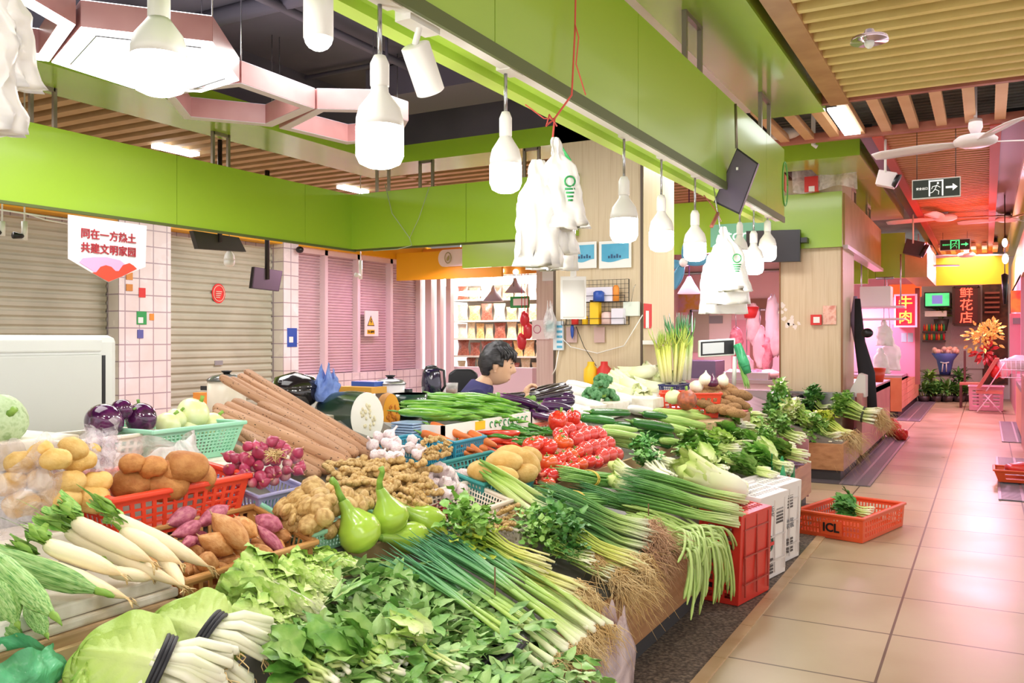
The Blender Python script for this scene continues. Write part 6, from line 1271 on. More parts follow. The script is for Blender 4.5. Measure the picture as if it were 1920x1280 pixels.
tag(MB().cbox(at(680, 730, d=4.2), (.2, .12, .03)).build('box', M('yellow_box', '#e0a23a', rough=.5), smooth=False), 'flat yellow box between blue bag and steel pot', 'box')
tag(MB().cbox(at(692, 722, d=4.25), (.14, .1, .04)).build('blue_box', BLUEP, smooth=False), 'small blue carton on the yellow box', 'box')
tag(MB().cbox(at(376, 745, d=4.3)-Z1*.1, (.05, .05, .25)).build('orange_box', ORANGE, smooth=False), 'small orange carton left of the cream cooker', 'box')
# cut winter melon, pumpkin, small melon, blue trays
def cut_melon(u, v, ru, rv, back, d, skin, flesh, seedm, label, name, ln, seeds=.45):
    c = at(u, v, d=d); s = d/FPX; ex, ez = RT*ru*s, Z1*rv*s; ax = at(back[0], back[1], d=d+ln*.75)-c; o = thing(name, label, 'melon', c); m = MB(); n = 28; vs = []
    prof = sm([(0, 1), (.3, 1.06), (.6, 1.0), (.85, .8), (.96, .5), (1, .04)])
    for i in range(13):
        t = i/12; k = prof(t); vs += [c+ax*t+ex*math.cos(2*PI*j/n)*k+ez*math.sin(2*PI*j/n)*k for j in range(n)]
    m.add(vs, [(i*n+j, i*n+(j+1) % n, (i+1)*n+(j+1) % n, (i+1)*n+j) for i in range(12) for j in range(n)]); m.build('rind', skin, o)
    nz = -ax.normalized()*.002; m = MB(); m.add([c+nz]+[c+nz+ex*math.cos(2*PI*j/n)+ez*math.sin(2*PI*j/n) for j in range(n)], [(0, j+1, (j+1) % n+1) for j in range(n)]); m.build('cut_face', flesh, o, smooth=False)
    rr = random.Random(int(u)); m = MB()
    for i in range(26):
        a = rr.random()*6.28; q = seeds*math.sqrt(rr.random()); m.ball(c+nz*2+ex*math.cos(a)*q+ez*math.sin(a)*q, (.006, .004, .009), 6, 4)
    m.build('seeds', seedm, o); return o
WMS = M('winter_melon_rind', ['#16281f', '#24402f', '#1d2f4a'], rough=.2, scale=3, coat=.5); WMF = M('winter_melon_flesh', ['#f5f3e6', '#fbfaf2'], rough=.4, scale=6)
cut_melon(688, 782, 31, 47, (598, 778), 3.75, WMS, WMF, M('pale_seed', '#e2d8b4'), 'large cut winter melon showing its white flesh, wrapped dark rind', 'winter_melon', .42, .5)
cut_melon(734, 776, 16, 38, (712, 775), 4.0, M('pumpkin_rind', ['#b9783a', '#cc8f52'], rough=.45, scale=5), M('pumpkin_flesh', ['#f3a12a', '#f7b23f'], rough=.4, scale=6), M('pumpkin_seed', '#c9761c'), 'cut pumpkin half with orange flesh leaning on the winter melon', 'pumpkin_half', .16, .6)
p = at(768, 738, d=4.1); o = thing('melon_half', 'dark green melon half, cut side up, right of the pumpkin', 'melon', p); MB().lathe([(0, -.125), (.04, -.122), (.075, -.09), (.088, -.04), (.084, 0)], 24, Matrix.Translation(p)).build('rind', WMS, o); MB().lathe([(0, .002), (.083, .002)], 24, Matrix.Translation(p)).build('cut_face', WMF, o)
for k in range(5): tag(MB().cbox(at(768, 812-k*5, d=3.9), (.12, .12, .009)).build('blue_tray', M('light_blue_plastic', '#a7bfe0', rough=.35), smooth=False, bevel=.003), 'light blue tray stacked under the dark melon half, %s from the bottom' % ORD[k], 'tray', 'light blue trays under the melon half')
slab('foam_box', 'white foam box carrying the cut winter melon', (-2.72, 2.75, .6), (-2.3, 3.18, at(688, 828, d=3.75).z), FOAM, 'box')
# ---------------------------------------------------------------- the seller
SKIN = M('skin', ['#dcab8a', '#e4b797'], rough=.5, scale=6, sss=.15); HAIRB = M('black_hair', ['#1c1a1c', '#343034'], rough=.45, scale=40, stretch=(1, 1, 4)); NAVY = M('navy_cloth', ['#231f52', '#2c2862'], rough=.8, scale=8); TROU = M('dark_trousers', '#2a2a33', rough=.8)
HC = at(932, 683, d=5.1); f = (RT*.985-FW*.05-Z1*.0).normalized(); lf_ = Z1.cross(f).normalized(); up = f.cross(lf_).normalized()
def L3(a, b, c): return HC+f*a+lf_*b+Z1*c      # forward, to the seller's left, up
def skinned(nodes, edges, sub=2):
    me = bpy.data.meshes.new('tmp'); me.from_pydata([tuple(n[0]) for n in nodes], edges, []); ob = bpy.data.objects.new('tmp', me); C.objects.link(ob)
    md = ob.modifiers.new('k', 'SKIN'); md.use_smooth_shade = True
    for i, n in enumerate(nodes): sv = me.skin_vertices[0].data[i]; sv.radius = (n[1], n[2] if len(n) > 2 else n[1]); sv.use_root = (i == 0)
    ob.modifiers.new('s', 'SUBSURF').levels = sub; dg = bpy.context.evaluated_depsgraph_get(); m2 = bpy.data.meshes.new_from_object(ob.evaluated_get(dg)); bpy.data.objects.remove(ob)
    return [tuple(v.co) for v in m2.vertices], [tuple(p.vertices) for p in m2.polygons]
o = thing('person', 'person in a navy T-shirt sitting behind the peppers, seen in profile', 'person', (HC.x, HC.y, 0))
HPV = L3(-.29, 0, 0)
N = [(L3(-.30, 0, -.70), .13, .11), (L3(-.27, 0, -.55), .12, .10), (L3(-.22, 0, -.38), .13, .10), (L3(-.13, 0, -.21), .09, .075), (L3(-.075, 0, -.105), .052, .05), (L3(-.02, 0, -.06), .046, .046)]
E = [(0, 1), (1, 2), (2, 3), (3, 4), (4, 5)]
def arm(s_, el, wr, hd):
    k = len(N); N.extend([(L3(-.11, s_*.15, -.195), .055), (el, .042), (el.lerp(wr, .5), .036), (wr, .026), (hd, .028)]); E.extend([(3, k), (k, k+1), (k+1, k+2), (k+2, k+3), (k+3, k+4)]); return k
eR, wR, hR = L3(.0, -.22, -.40), L3(.15, -.12, -.215), L3(.178, -.10, -.15); arm(-1, eR, wR, hR); eL, wL, hL = L3(.03, .22, -.44), L3(.2, .16, -.33), L3(.25, .12, -.33); arm(1, eL, wL, hL)
for s_ in (-1, 1):
    k = len(N); kn = HPV+V((s_*.11-.04, .4, -.66)); N.extend([(HPV+V((s_*.09, 0, -.72)), .085), (kn, .062), (kn-Z1*.22, .045), (kn-Z1*.39, .036), (kn+V((0, .1, -.42)), .03)]); E.extend([(0, k), (k, k+1), (k+1, k+2), (k+2, k+3), (k+3, k+4)])
body = MB(); body.add(*skinned(N, E))
def hand(h, w, dirf, sgn):
    d = (h-w).normalized(); sd = d.cross(dirf).normalized(); n_ = sd.cross(d)
    for i in range(4):
        b = h+d*.02+sd*(.026-.0175*i); L0 = (.042, .047, .044, .034)[i]; c1 = b+d*L0*.55+n_*.012; c2 = c1+d*L0*.15+n_*L0*.5; c3 = c2-d*L0*.25+n_*L0*.25
        body.add(*skinned([(b-d*.02, .010), (b, .0095), (c1, .0085), (c2, .0075), (c3, .0065)], [(0, 1), (1, 2), (2, 3), (3, 4)], 1))
    b = h-d*.02+sd*.028; body.add(*skinned([(b-sd*.014, .011), (b+sd*.012+d*.012+n_*.014, .0095), (b+sd*.008+d*.032+n_*.03, .0075)], [(0, 1), (1, 2)], 1))
    body.ball(h, 1, 12, 8, mtx=Matrix((d*.034, sd*.034, n_*.018)).transposed())
hand(hR, wR, f, 1); hand(hL, wL, Z1, 1)
# head with face
tl = math.radians(10); hf = (f*math.cos(tl)-Z1*math.sin(tl)); hu = (Z1*math.cos(tl)+f*math.sin(tl)); HM = Matrix((hf, lf_, hu)).transposed()
def hsurf(d, g=0):
    x, y, z = d.x, d.y, d.z; r = V((.098*x, .077*y, .122*z))
    if z < -.1: r.y *= 1-.28*(-z-.1)**1.2; r.x *= (1-.12*(-z-.1)) if x > 0 else 1-.45*(-z-.1)
    if x > 0 and z < 0: r.x += .026*max(0, 1-abs(z+.75)/.4)*x
    fr = max(0, x)**3*math.exp(-(y/.16)**2)
    r.x += fr*(.022*math.exp(-((z+.22)/.12)**2)+.012*math.exp(-((z+.05)/.14)**2)+.008*math.exp(-((z+.55)/.05)**2)+.007*math.exp(-((z+.66)/.05)**2)-.005*math.exp(-((z+.60)/.03)**2)+.004*math.exp(-((z-.2)/.1)**2))
    ey = math.exp(-((abs(y)-.36)/.13)**2-((z+.02)/.1)**2); r.x -= .009*ey*max(0, x); return r*(1+g)
nu, nv = 64, 48; vs = []
for i in range(nv+1):
    ph = PI*i/nv
    for j in range(nu): a = 2*PI*j/nu; vs.append(HC+HM @ hsurf(V((math.sin(ph)*math.cos(a), math.sin(ph)*math.sin(a), -math.cos(ph)))))
FQ = [(i*nu+j, i*nu+(j+1) % nu, (i+1)*nu+(j+1) % nu, (i+1)*nu+j) for i in range(nv) for j in range(nu)]
body.add(vs, FQ)
for s_ in (-1, 1):
    c = HC+HM @ V((-.004, s_*.076, -.012)); body.ball(c, 1, 12, 8, lambda d: 1-.25*(d.z < -.3), Matrix((hf*.02-lf_*s_*-.006, lf_*.010, hu*.034)).transposed()); body.ball(c-hu*.026+hf*.004, (.009, .006, .01), 8, 6)
body.build('body', SKIN, o)
hv = []; hq = []
for i, q in enumerate(FQ):
    cs = [(V(vs[k])-HC) for k in q]; m_ = sum(cs, V())/4; l = HM.transposed() @ m_; x, y, z = l.x/.098, l.y/.077, l.z/.122
    line = .34+.1*math.sin(y*9) if x > .35 else (-.05 if x > .12 else (-.32-.25*(x < -.3)))
    if z > line and not (abs(x+.02) < .2 and z < -.0): hq.append(q)
hm = MB(); hm.add([HC+(V(p)-HC)*1.075+Z1*.004+(V(p)-HC).normalized()*.006*noise.noise(V(p)*60) for p in vs], hq)
ho = hm.build('hair', HAIRB, o, thick=.016)
fr = MB(); rr = random.Random(2)
for i in range(70):
    a = rr.uniform(-1.4, 1.4); p = HC+HM @ V((.098*math.cos(a)*.95, .08*math.sin(a), .065+.02*rr.random())); fr.tube([p-hf*.03+hu*.03, p+HM @ V((.012*math.cos(a), .01*math.sin(a), 0)), p+HM @ V((.014*math.cos(a), .012*math.sin(a), -.028-.02*rr.random()))], [.006, .005, .001], 4)
fr.build('fringe', HAIRB, o)
for s_ in (-1, 1):
    e = HC+HM @ V((.0755, s_*.029, -.002)); MB().ball(e, .0105, 10, 8).build('eye', WHITE, o); MB().ball(e+HM @ V((.0055, s_*.003, 0)), .0068, 8, 6).build('pupil', BLACK, o)
    MB().tube([HC+HM @ V((.092, s_*.014, .018)), HC+HM @ V((.092, s_*.03, .024)), HC+HM @ V((.080, s_*.046, .018))], [.002, .003, .0015], 5).build('eyebrow', HAIRB, o)
MB().tube([HC+HM @ hsurf(V((.78, k*.08, -.6)).normalized()) for k in (-3, -2, -1, 0, 1, 2, 3)], [.001, .003, .004, .0045, .004, .003, .001], 6).build('lips', M('lip', '#b9716a', rough=.5), o)
T = [(L3(-.30, 0, -.68), .155, .135), (L3(-.275, 0, -.53), .145, .125), (L3(-.21, 0, -.35), .165, .13), (L3(-.12, 0, -.21), .165, .125), (L3(-.085, 0, -.105), .08, .075)]
TE = [(0, 1), (1, 2), (2, 3), (3, 4)]
for s_, e in ((-1, eR), (1, eL)):
    k = len(T); a = L3(-.11, s_*.165, -.19); T += [(a, .078), (a.lerp(e, .45), .066), (a.lerp(e, .8), .06)]; TE += [(3, k), (k, k+1), (k+1, k+2)]
MB().add(*skinned(T, TE)).build('t_shirt', NAVY, o)
T = [(L3(-.30, 0, -.74), .13, .12)]; TE = []
for s_ in (-1, 1): k = len(T); kn = HPV+V((s_*.11-.04, .4, -.66)); T += [(HPV+V((s_*.09, 0, -.72)), .1), (kn, .078), (kn-Z1*.22, .06), (kn-Z1*.36, .055)]; TE += [(0, k), (k, k+1), (k+1, k+2), (k+2, k+3)]
MB().add(*skinned(T, TE)).build('trousers', TROU, o)
p = L3(-.3, 0, 0); o = thing('stool', 'dark plastic stool under the seated person', 'stool', (p.x, p.y, 0)); MB().lathe([(.16, .27), (.17, .285), (0, .29)], 20, Matrix.Translation((p.x, p.y, 0))).build('seat', TROU, o)
for a in range(4): q = V((math.cos(a*PI/2+.7), math.sin(a*PI/2+.7), 0)); MB().tube([V((p.x, p.y, .28))+q*.12, V((p.x, p.y, 0))+q*.16], .015, 8).build('leg', TROU, o)
bq = at(868, 722, d=5.35); o = thing('chair', 'black chair back behind the seated person', 'chair', (bq.x, bq.y, 0)); MB().prism([(-.1, -.2), (.1, -.2), (.09, .07), (.05, .1), (-.05, .1), (-.09, .07)], bq, RT, Z1, .05).build('backrest', BLACK, o, smooth=False, bevel=.012)
for s_ in (-1, 1): MB().tube([bq+RT*s_*.09-Z1*.2, V((bq.x, bq.y, 0))+RT*s_*.1], .014, 8).build('leg', BLACK, o)
# things on and by the beige pillar
YP = 6.58
def card(name, label, cat, u0, v0, u1, v1, y=None, x=None, mat=WHITE, th=.008, group=None):
    P = [at(u, v, y=y, x=x) for u, v in ((u0, v0), (u1, v0), (u1, v1), (u0, v1))]; lo = [min(p[i] for p in P) for i in range(3)]; hi = [max(p[i] for p in P) for i in range(3)]
    k = 1 if y is not None else 0; n = -th if k else th; a, b = sorted((lo[k], lo[k]+n)); lo[k], hi[k] = a, b
    return tag(MB().box(lo, hi).build(name, mat, smooth=False), label, cat, group)
BLP = M('blue_print', ['#4aa5cc', '#63b7da'], rough=.5, scale=5)
for (u0, v0, u1, v1, l) in ((1076, 455, 1119, 502, 'left blue and white notice on the beige pillar'), (1124, 453, 1184, 501, 'right blue and white notice on the beige pillar')):
    o = card('notice_board', l, 'notice', u0, v0, u1, v1, y=YP, mat=WHITE, group='blue notices on the pillar'); a, b = at(u0+4, v0+5, y=YP-.01), at(u1-5, v1-14, y=YP-.01); m = MB(); n = 12
    m.add([(a.x+(b.x-a.x)*i/n, YP-.011, a.z) for i in range(n+1)]+[(a.x+(b.x-a.x)*i/n, YP-.011, b.z-.012*math.sin(i/n*5)) for i in range(n+1)], [(i, i+1, n+2+i, n+1+i) for i in range(n)]); m.build('blue_field', BLP, o, smooth=False)
    g = MB(); cx = (a.x+b.x)/2
    for k in range(5): g.box((cx-.06+k*.024, YP-.014, b.z+.02), (cx-.045+k*.024, YP-.012, b.z+.04+.012*(k % 2)))
    g.build('dark_print', M('navy_print', '#25517a'), o, smooth=False)
o = thing('wire_rack', 'black wire rack with two shelves on the beige pillar', 'rack', at(1115, 605, y=YP)); wm = MB()
a, b = at(1062, 527, y=YP), at(1172, 608, y=YP-.09); x0, x1, z0, z1 = a.x, b.x, b.z, a.z
def wire(p, q, r=.0025): wm.tube([p, q], r, 4)
for k in range(17): xx = x0+(x1-x0)*k/16; wire((xx, YP-.005, z0), (xx, YP-.005, z1), .0015)
for k in range(11): zz = z0+(z1-z0)*k/10; wire((x0, YP-.005, zz), (x1, YP-.005, zz), .0015)
for zz in (z0, z0+(z1-z0)*.5):
    for yy in (YP-.1, YP-.05): wire((x0, yy, zz), (x1, yy, zz))
    for zz2 in (zz+.05,): wire((x0, YP-.1, zz2), (x1, YP-.1, zz2))
    for xx in (x0, x1): wire((xx, YP-.1, zz), (xx, YP-.005, zz)); wire((xx, YP-.1, zz), (xx, YP-.1, zz+.05)); wire((xx, YP-.005, z0), (xx, YP-.005, z1), .004)
wm.build('wires', BLACK, o)
zs = z0+(z1-z0)*.5
def on_rack(u, z, w, h, mat, l, name='container', round_=False):
    q = at(u, 560, y=YP-.05); m = MB()
    if round_: m.lathe([(w/2, 0), (w/2, h*.85), (w*.3, h)], 14, Matrix.Translation((q.x, YP-.05, z+.004)))
    else: m.box((q.x-w/2, YP-.085, z+.004), (q.x+w/2, YP-.02, z+h))
    return tag(m.build(name, mat, smooth=round_), l, 'container')
on_rack(1125, zs, .24, .12, M('lilac_white', '#e6e0ee'), 'pale tube carton on the upper rack shelf', 'carton'); o = on_rack(1128, zs, .09, .085, BLUEP, 'round blue tub on the upper rack shelf', 'tub', True); o.location.y -= .06
on_rack(1155, zs, .05, .13, ORANGE, 'orange bottle on the upper rack shelf', 'bottle', True)
o = on_rack(1117, z0, .075, .2, YELP, 'tall yellow and white carton on the lower rack shelf', 'carton'); on_rack(1138, z0, .09, .1, M('rose_white', '#eeccc8'), 'pink lidded jar on the lower rack shelf', 'jar', True); on_rack(1160, z0, .1, .13, M('lilac_white', ''), 'lilac carton on the lower rack shelf', 'carton'); on_rack(1097, z0, .05, .07, YELP, 'small yellow jar on the lower rack shelf', 'jar', True); on_rack(1078, z0, .06, .08, RED, 'small red jar at the left of the lower rack shelf', 'jar', True)
card('junction_box', 'greenish white box hanging right of the wire rack', 'box', 1171, 566, 1200, 592, y=YP, mat=M('mint_white', '#e2ebe0', rough=.4), th=.03); tag(MB().tube([at(1184, 566, y=YP-.02), at(1188, 540, y=YP-.01), at(1192, 533, y=YP-.01)], .002, 5).build('hook_wire', ROD), 'thin wire holding the greenish white box', 'wire')
o = card('power_strip', 'white power strip at the left edge of the beige pillar', 'power strip', 1040, 602, 1058, 656, y=YP, mat=M('pale_blue_white', '#dfe8f0', rough=.4), th=.03); m = MB()
for k in range(5): q = at(1049, 612+k*9.5, y=YP-.031); m.cbox(q, (.05, .003, .02))
m.build('sockets', BLP, o, smooth=False)
tag(MB().tube([at(1205, 590, y=YP-.01), at(1170, 648, y=YP-.01), at(1120, 662, y=YP-.01), at(1070, 650, y=YP-.01), at(1050, 630, y=YP-.03)], .004, 6).tube([at(1048, 656, y=YP-.02), at(1042, 690, y=YP-.02), at(1036, 702, y=YP-.02)], .005, 6).build('white_cable', WHITE), 'white cable looping below the wire rack to the power strip', 'cable')
tag(MB().tube([at(1080, 612, y=YP-.03), at(1095, 650, y=YP-.01), at(1118, 686, y=YP-.02)], .003, 5).build('black_cable', BLACK), 'black cable slanting down the beige pillar', 'cable')
for u in (1072, 1124): card('note_patch', 'mauve paper patch under the wire rack, %s one' % ('left' if u < 1100 else 'right'), 'paper', u-10, 613, u+10, 642, y=YP, mat=M('mauve_paper', '#c9a9a4'), th=.004)
tag(MB().lathe([(0, 0), (.012, .03), (.016, .08), (.012, .12), (0, .13)], 10, Matrix.Translation(at(1073, 636, y=YP-.03))).build('blue_brush', BLUEP), 'small blue brush hanging under the wire rack', 'brush')
for u, v, mt_, l in ((1108, 690, YELP, 'yellow oil bottle at the foot of the beige pillar'), (1133, 693, RED, 'red lidded jar at the foot of the beige pillar')):
    q = at(u, 722, y=YP-.15); tag(MB().lathe([(.055, 0), (.06, .05), (.058, .13), (.03, .16), (.028, .19), (0, .19)], 14, Matrix.Translation(q)).build('bottle', mt_), l, 'bottle')
slab('shelf', 'low shelf at the foot of the beige pillar, under bottles', (-3.1, 6.3, .6), (-2.55, 6.58, at(1108, 722, y=YP-.15).z), FOAM, 'shelf')
YQ = 7.73
card('sticker', 'round red stamp notice on the pinkish pillar', 'notice', 998, 600, 1030, 636, y=YQ, mat=M('pale_pink_paper', '#f0dde6'), th=.006); m = MB(); q = at(1007, 617, y=YQ-.01); m.tube([q+X1*.04*math.cos(a)+Z1*.04*math.sin(a) for a in [2*PI*k/24 for k in range(25)]], .003, 4); tag(m.build('stamp_ring', M('magenta_print', '#b83a72')), 'magenta ring printed on the round stamp notice', 'stamp')
card('paper', 'small lilac paper high on the pinkish pillar', 'paper', 1017, 501, 1040, 526, y=YQ, mat=M('lilac_white', ''), th=.004)
open_bag('plastic_bag', 'small clear bag with a teal bundle hanging at the pillar edge', at(1031, 630, y=6.5)-Z1*.02, .055, .04, .28, MILKY, .5, 22); tag(MB().ball(at(1032, 612, y=6.5), (.045, .03, .05), 12, 8, lump(3, .3)).build('teal_bundle', TEAL), 'teal bundle inside the small hanging clear bag', 'bundle')
o = card('fire_label', 'narrow red and white label on the right pillar face', 'label', 1207, 570, 1221, 615, x=-2.415, mat=RED, th=.006); q = at(1214, 594, x=-2.407); MB().box((-2.409, q.y-.035, q.z-.09), (-2.4075, q.y+.035, q.z+.05)).build('white_field', WHITE, o, smooth=False)
card('small_shelf', 'little white ledge on the right pillar face by the leeks', 'shelf', 1205, 638, 1236, 645, x=-2.415, mat=WHITE, th=.1)
# scale
o = thing('electronic_scale', 'price scale with a tilted display standing behind the taro', 'scale', at(1378, 722, y=6.4)); q = at(1345, 652, y=6.4); s = mpp(q)
ex = (RT*.97-Z1*-.06).normalized(); MB().prism([(-34*s, -16*s), (34*s, -16*s), (34*s, 16*s), (-34*s, 16*s)], q, ex, Z1, .05).build('display_head', M('scale_white', '#e6ece6', rough=.35), o, smooth=False, bevel=.008)
MB().prism([(-31*s, -13*s), (31*s, -13*s), (31*s, 13*s), (-31*s, 13*s)], q-FW*.003-RT*.001, ex, Z1, .006).build('display_bezel', BLACK, o, smooth=False); MB().prism([(-28*s, -10*s), (12*s, -10*s), (12*s, 10*s), (-28*s, 10*s)], q-FW*.009, ex, Z1, .004).build('liquid_screen', M('grey_lcd', '#c3c8cc', rough=.3), o, smooth=False)
MB().tube([at(1378, 668, y=6.4), at(1376, 722, y=6.4)], .016, 10).build('pole', M('scale_white', ''), o); MB().box((at(1340, 730, y=6.4).x-.12, 6.25, .74), (at(1340, 730, y=6.4).x+.14, 6.55, .80)).build('base', STEEL, o, smooth=False)
tag(MB().tube([at(1382, 645, y=6.38), at(1395, 680, y=6.38), at(1402, 700, y=6.38)], [.03, .04, .03], 8).build('green_bag', film('green_film', '#49b07a')), 'green plastic wrap hanging beside the scale display', 'bag')
bunch(at(1398, 728, y=6.38), at(1385, 680, y=6.38), .07, 'green shoots hanging in the wrap beside the scale', 'greens', 'green_shoots', 20, .5, .006, DGB, None, 'grass', seed=130)
# ================================================================ walls, neighbours and the far end
XF = XW+.0
def wcard(name, label, cat, u0, v0, u1, v1, mat, x=XF, th=.01, group=None): return card(name, label, cat, u0, v0, u1, v1, x=x, mat=mat, th=th, group=group)
# pennant banner on the left green beam
o = thing('pennant_banner', 'white pennant banner with red lettering below the left green beam', 'banner', (XL+.02, 3.9, 2.0))
def PL(u, v): q = at(u, v, x=XL+.03); return (q.y, q.z)
P = [PL(*q) for q in ((128, 402), (275, 423), (273, 500), (203, 529), (128, 485))]; MB().prism(P, (XL+.03, 0, 0), Y1, Z1, .006).build('cloth', M('banner_white', '#f1eef0', rough=.6), o, smooth=False)
def blob(px, name, mat, dx): MB().prism([PL(*q) for q in px], (XL+.032+dx, 0, 0), Y1, Z1, .002).build(name, mat, o, smooth=False)
blob([(148, 492), (155, 484), (175, 482), (200, 482), (225, 488), (240, 500), (255, 504), (203, 527)], 'pink_hill', M('hill_pink', '#e3a9cf', rough=.6), .001)
blob([(172, 511), (180, 510), (188, 500), (198, 497), (208, 500), (216, 508), (222, 508), (230, 497), (242, 493), (250, 498), (256, 504), (228, 518), (203, 528)], 'red_hill', M('hill_red', '#e04a33', rough=.6), .003)
RDT = M('dark_red_lettering', '#a82a35', rough=.6)
for s_, v in (('同在一方热土', 443), ('共建文明家园', 469)):
    a, b = at(150, v-2, x=XL+.036), at(256, v+3, x=XL+.036); text(s_, (b.y-a.y)/6.1, RDT, o, a.lerp(b, .5), (0, b.y-a.y, (b.z-a.z)*.0+0), Z1, bold=.0012)
# gadgets under the left beam
for u, v0, v1, l in ((4, 415, 442, 'white spotlight at the left edge under the green beam'), (46, 415, 450, 'second white spotlight under the left green beam'), (676, 488, 523, 'white lamp hanging before the pink shutters')):
    p, q = at(u, v0, x=-5.9), at(u, v1, x=-5.9); o = thing('wall_spot', l, 'lamp', q); MB().tube([p, q], .02, 12).build('housing', WHITE, o); MB().tube([V((p.x, p.y, 3.05)), p], .006, 6).build('cable', WHITE, o); MB().tube([q.lerp(p, .2), q.lerp(p, .2)-Y1*.08], [.015, .025], 8).build('head', BLACK if u < 600 else WHITE, o)
tag(MB().tube([at(0, 393, x=-5.5), at(60, 402, x=-5.5), at(128, 412, x=-5.5)], .006, 6).tube([at(55, 402, x=-5.6), at(85, 412, x=-5.6), at(128, 420, x=-5.6)], .005, 5).build('white_cable', WHITE), 'white cable looping left of the pennant banner', 'cable')
o, c, n = panel_px('television', 'black television on a ceiling arm under the left green beam, tilted away', 'television', [(362, 432), (448, 445), (462, 472), (372, 466)], x=-5.95, th=.05, fmat=M('tv_back', '#33302d', rough=.5))
MB().tube([c-Z1*.0, V((c.x, c.y, 3.05))], .02, 8).build('mount', BLACK, o)
p = at(430, 500, x=-6.2); o = bulb(p, .05, .12, 3.05, 'unlit white bulb hanging under the tilted television', None, .004, None, False, 0); o.children[0].data.materials[0] = BULBW
o, c, n = panel_px('monitor', 'dark square monitor hanging from a pole before the grey shutter', 'monitor', [(477, 500), (530, 508), (523, 546), (472, 540)], x=-6.6, th=.04, fmat=BLACK, smat=M('monitor_back', '#4b4550', rough=.4), bez=.05)
MB().tube([c, V((c.x, c.y, 3.05))], .025, 8).build('pole', BLACK, o)
tag(MB().tube([at(722, 345, y=6.5), at(735, 400, y=6.5), at(768, 446, y=6.5), at(772, 460, y=6.5), at(745, 467, y=6.5), at(700, 470, y=6.5)], .004, 5).tube([at(805, 350, y=6.5), at(785, 410, y=6.5), at(768, 446, y=6.5)], .003, 5).build('loose_cable', M('grey_cable', '#a9b79a')), 'thin grey cable hanging in a loop over the back green beam', 'cable')
q = at(410, 550, x=XW-.19); r = 16*mpp(q); o = thing('round_emblem', 'round red emblem on the second grey shutter', 'emblem', q); MB().prism([(r*math.cos(2*PI*k/28), r*1.15*math.sin(2*PI*k/28)) for k in range(28)], q, Y1, Z1, .008).build('disc', RED, o, smooth=False)
g = MB(); g.tube([q+X1*.006+Y1*r*.8*math.cos(a)+Z1*r*.92*math.sin(a) for a in [2*PI*k/28 for k in range(29)]], .006, 4)
for k in range(4): g.bar(q+X1*.006+Z1*(r*.2-k*r*.22)-Y1*r*.45, q+X1*.006+Z1*(r*.2-k*r*.22)+Y1*r*(.45-.1*k), .008, .012)
g.build('pale_print', M('pale_rose', '#efc9b8'), o)
for u0, v0, u1, v1, m_, l in ((260, 540, 272, 557, RED, 'small red sticker on the tiled pier'), (256, 584, 274, 608, GREENP, 'green framed code sticker on the tiled pier'), (257, 618, 268, 634, M('violet_print', '#5b62a8'), 'small violet sticker on the tiled pier'), (280, 588, 288, 600, ORANGE, 'small orange tag right of the green sticker'), (236, 511, 248, 524, M('copper', '#c98a4a', metal=.5), 'upper copper disc on the tiled pier'), (236, 533, 248, 545, M('copper', ''), 'lower copper disc on the tiled pier'),
        (538, 615, 556, 650, BLUEP, 'blue notice at the edge of the pink shutters'), (516, 590, 523, 603, GREENP, 'small green sticker left of the blue notice'), (523, 615, 530, 628, M('violet_print', ''), 'small violet sticker left of the blue notice'), (517, 556, 526, 570, M('tan_tag', '#c99a62'), 'small tan tag above the green sticker')):
    o = wcard('sticker', l, 'sticker', u0, v0, u1, v1, m_, x=XF-.002 if u1 < 300 or u0 > 534 else XW-.2)
    if v1-v0 > 20: a = at((u0+u1)/2, (v0+v1)/2+4, x=XF+.02); s = mpp(a)*(u1-u0)*.3; MB().box((XF+.0075, a.y-s, a.z-s), (XF+.0095, a.y+s, a.z+s)).build('white_field', WHITE, o, smooth=False)
o = wcard('warning_sign', 'yellow triangle electric warning sign between the pink shutters', 'sign', 683, 583, 708, 630, M('sign_white', '#f0ece6'), x=XW-.108, th=.018)
a = at(695.5, 602, x=XW-.088); s = mpp(a); MB().prism([(-11*s, -9*s), (11*s, -9*s), (0, 11*s)], a, Y1, Z1, .004).build('black_triangle', BLACK, o, smooth=False); MB().prism([(-8.4*s, -7.4*s), (8.4*s, -7.4*s), (0, 8*s)], a+X1*.003, Y1, Z1, .004).build('yellow_triangle', YELP, o, smooth=False)
MB().prism([(0, 5*s), (-3*s, -1*s), (-.5*s, -1*s), (-1*s, -6*s), (3*s, .5*s), (.5*s, .5*s), (2*s, 5*s)], a+X1*.006, Y1, Z1, .003).build('lightning_bolt', BLACK, o, smooth=False); b = at(695.5, 622, x=XW-.088); MB().box((b.x-.002, b.y-11*s, b.z-4*s), (b.x+.002, b.y+11*s, b.z+4*s)).build('yellow_strip', YELP, o, smooth=False); text('当心触电', 5*s, BLACK, o, b+X1*.003, Y1, Z1)
tag(MB().ball(at(562, 468, x=XW+.1), (.06, .06, .05), 12, 8).build('dome_camera', BLACK), 'small black dome camera above the pink shutters', 'camera')
card('shutter_lock', 'small lock plate on the second grey shutter', 'lock', 403, 676, 418, 684, x=XW-.19, mat=GREY, th=-.01)
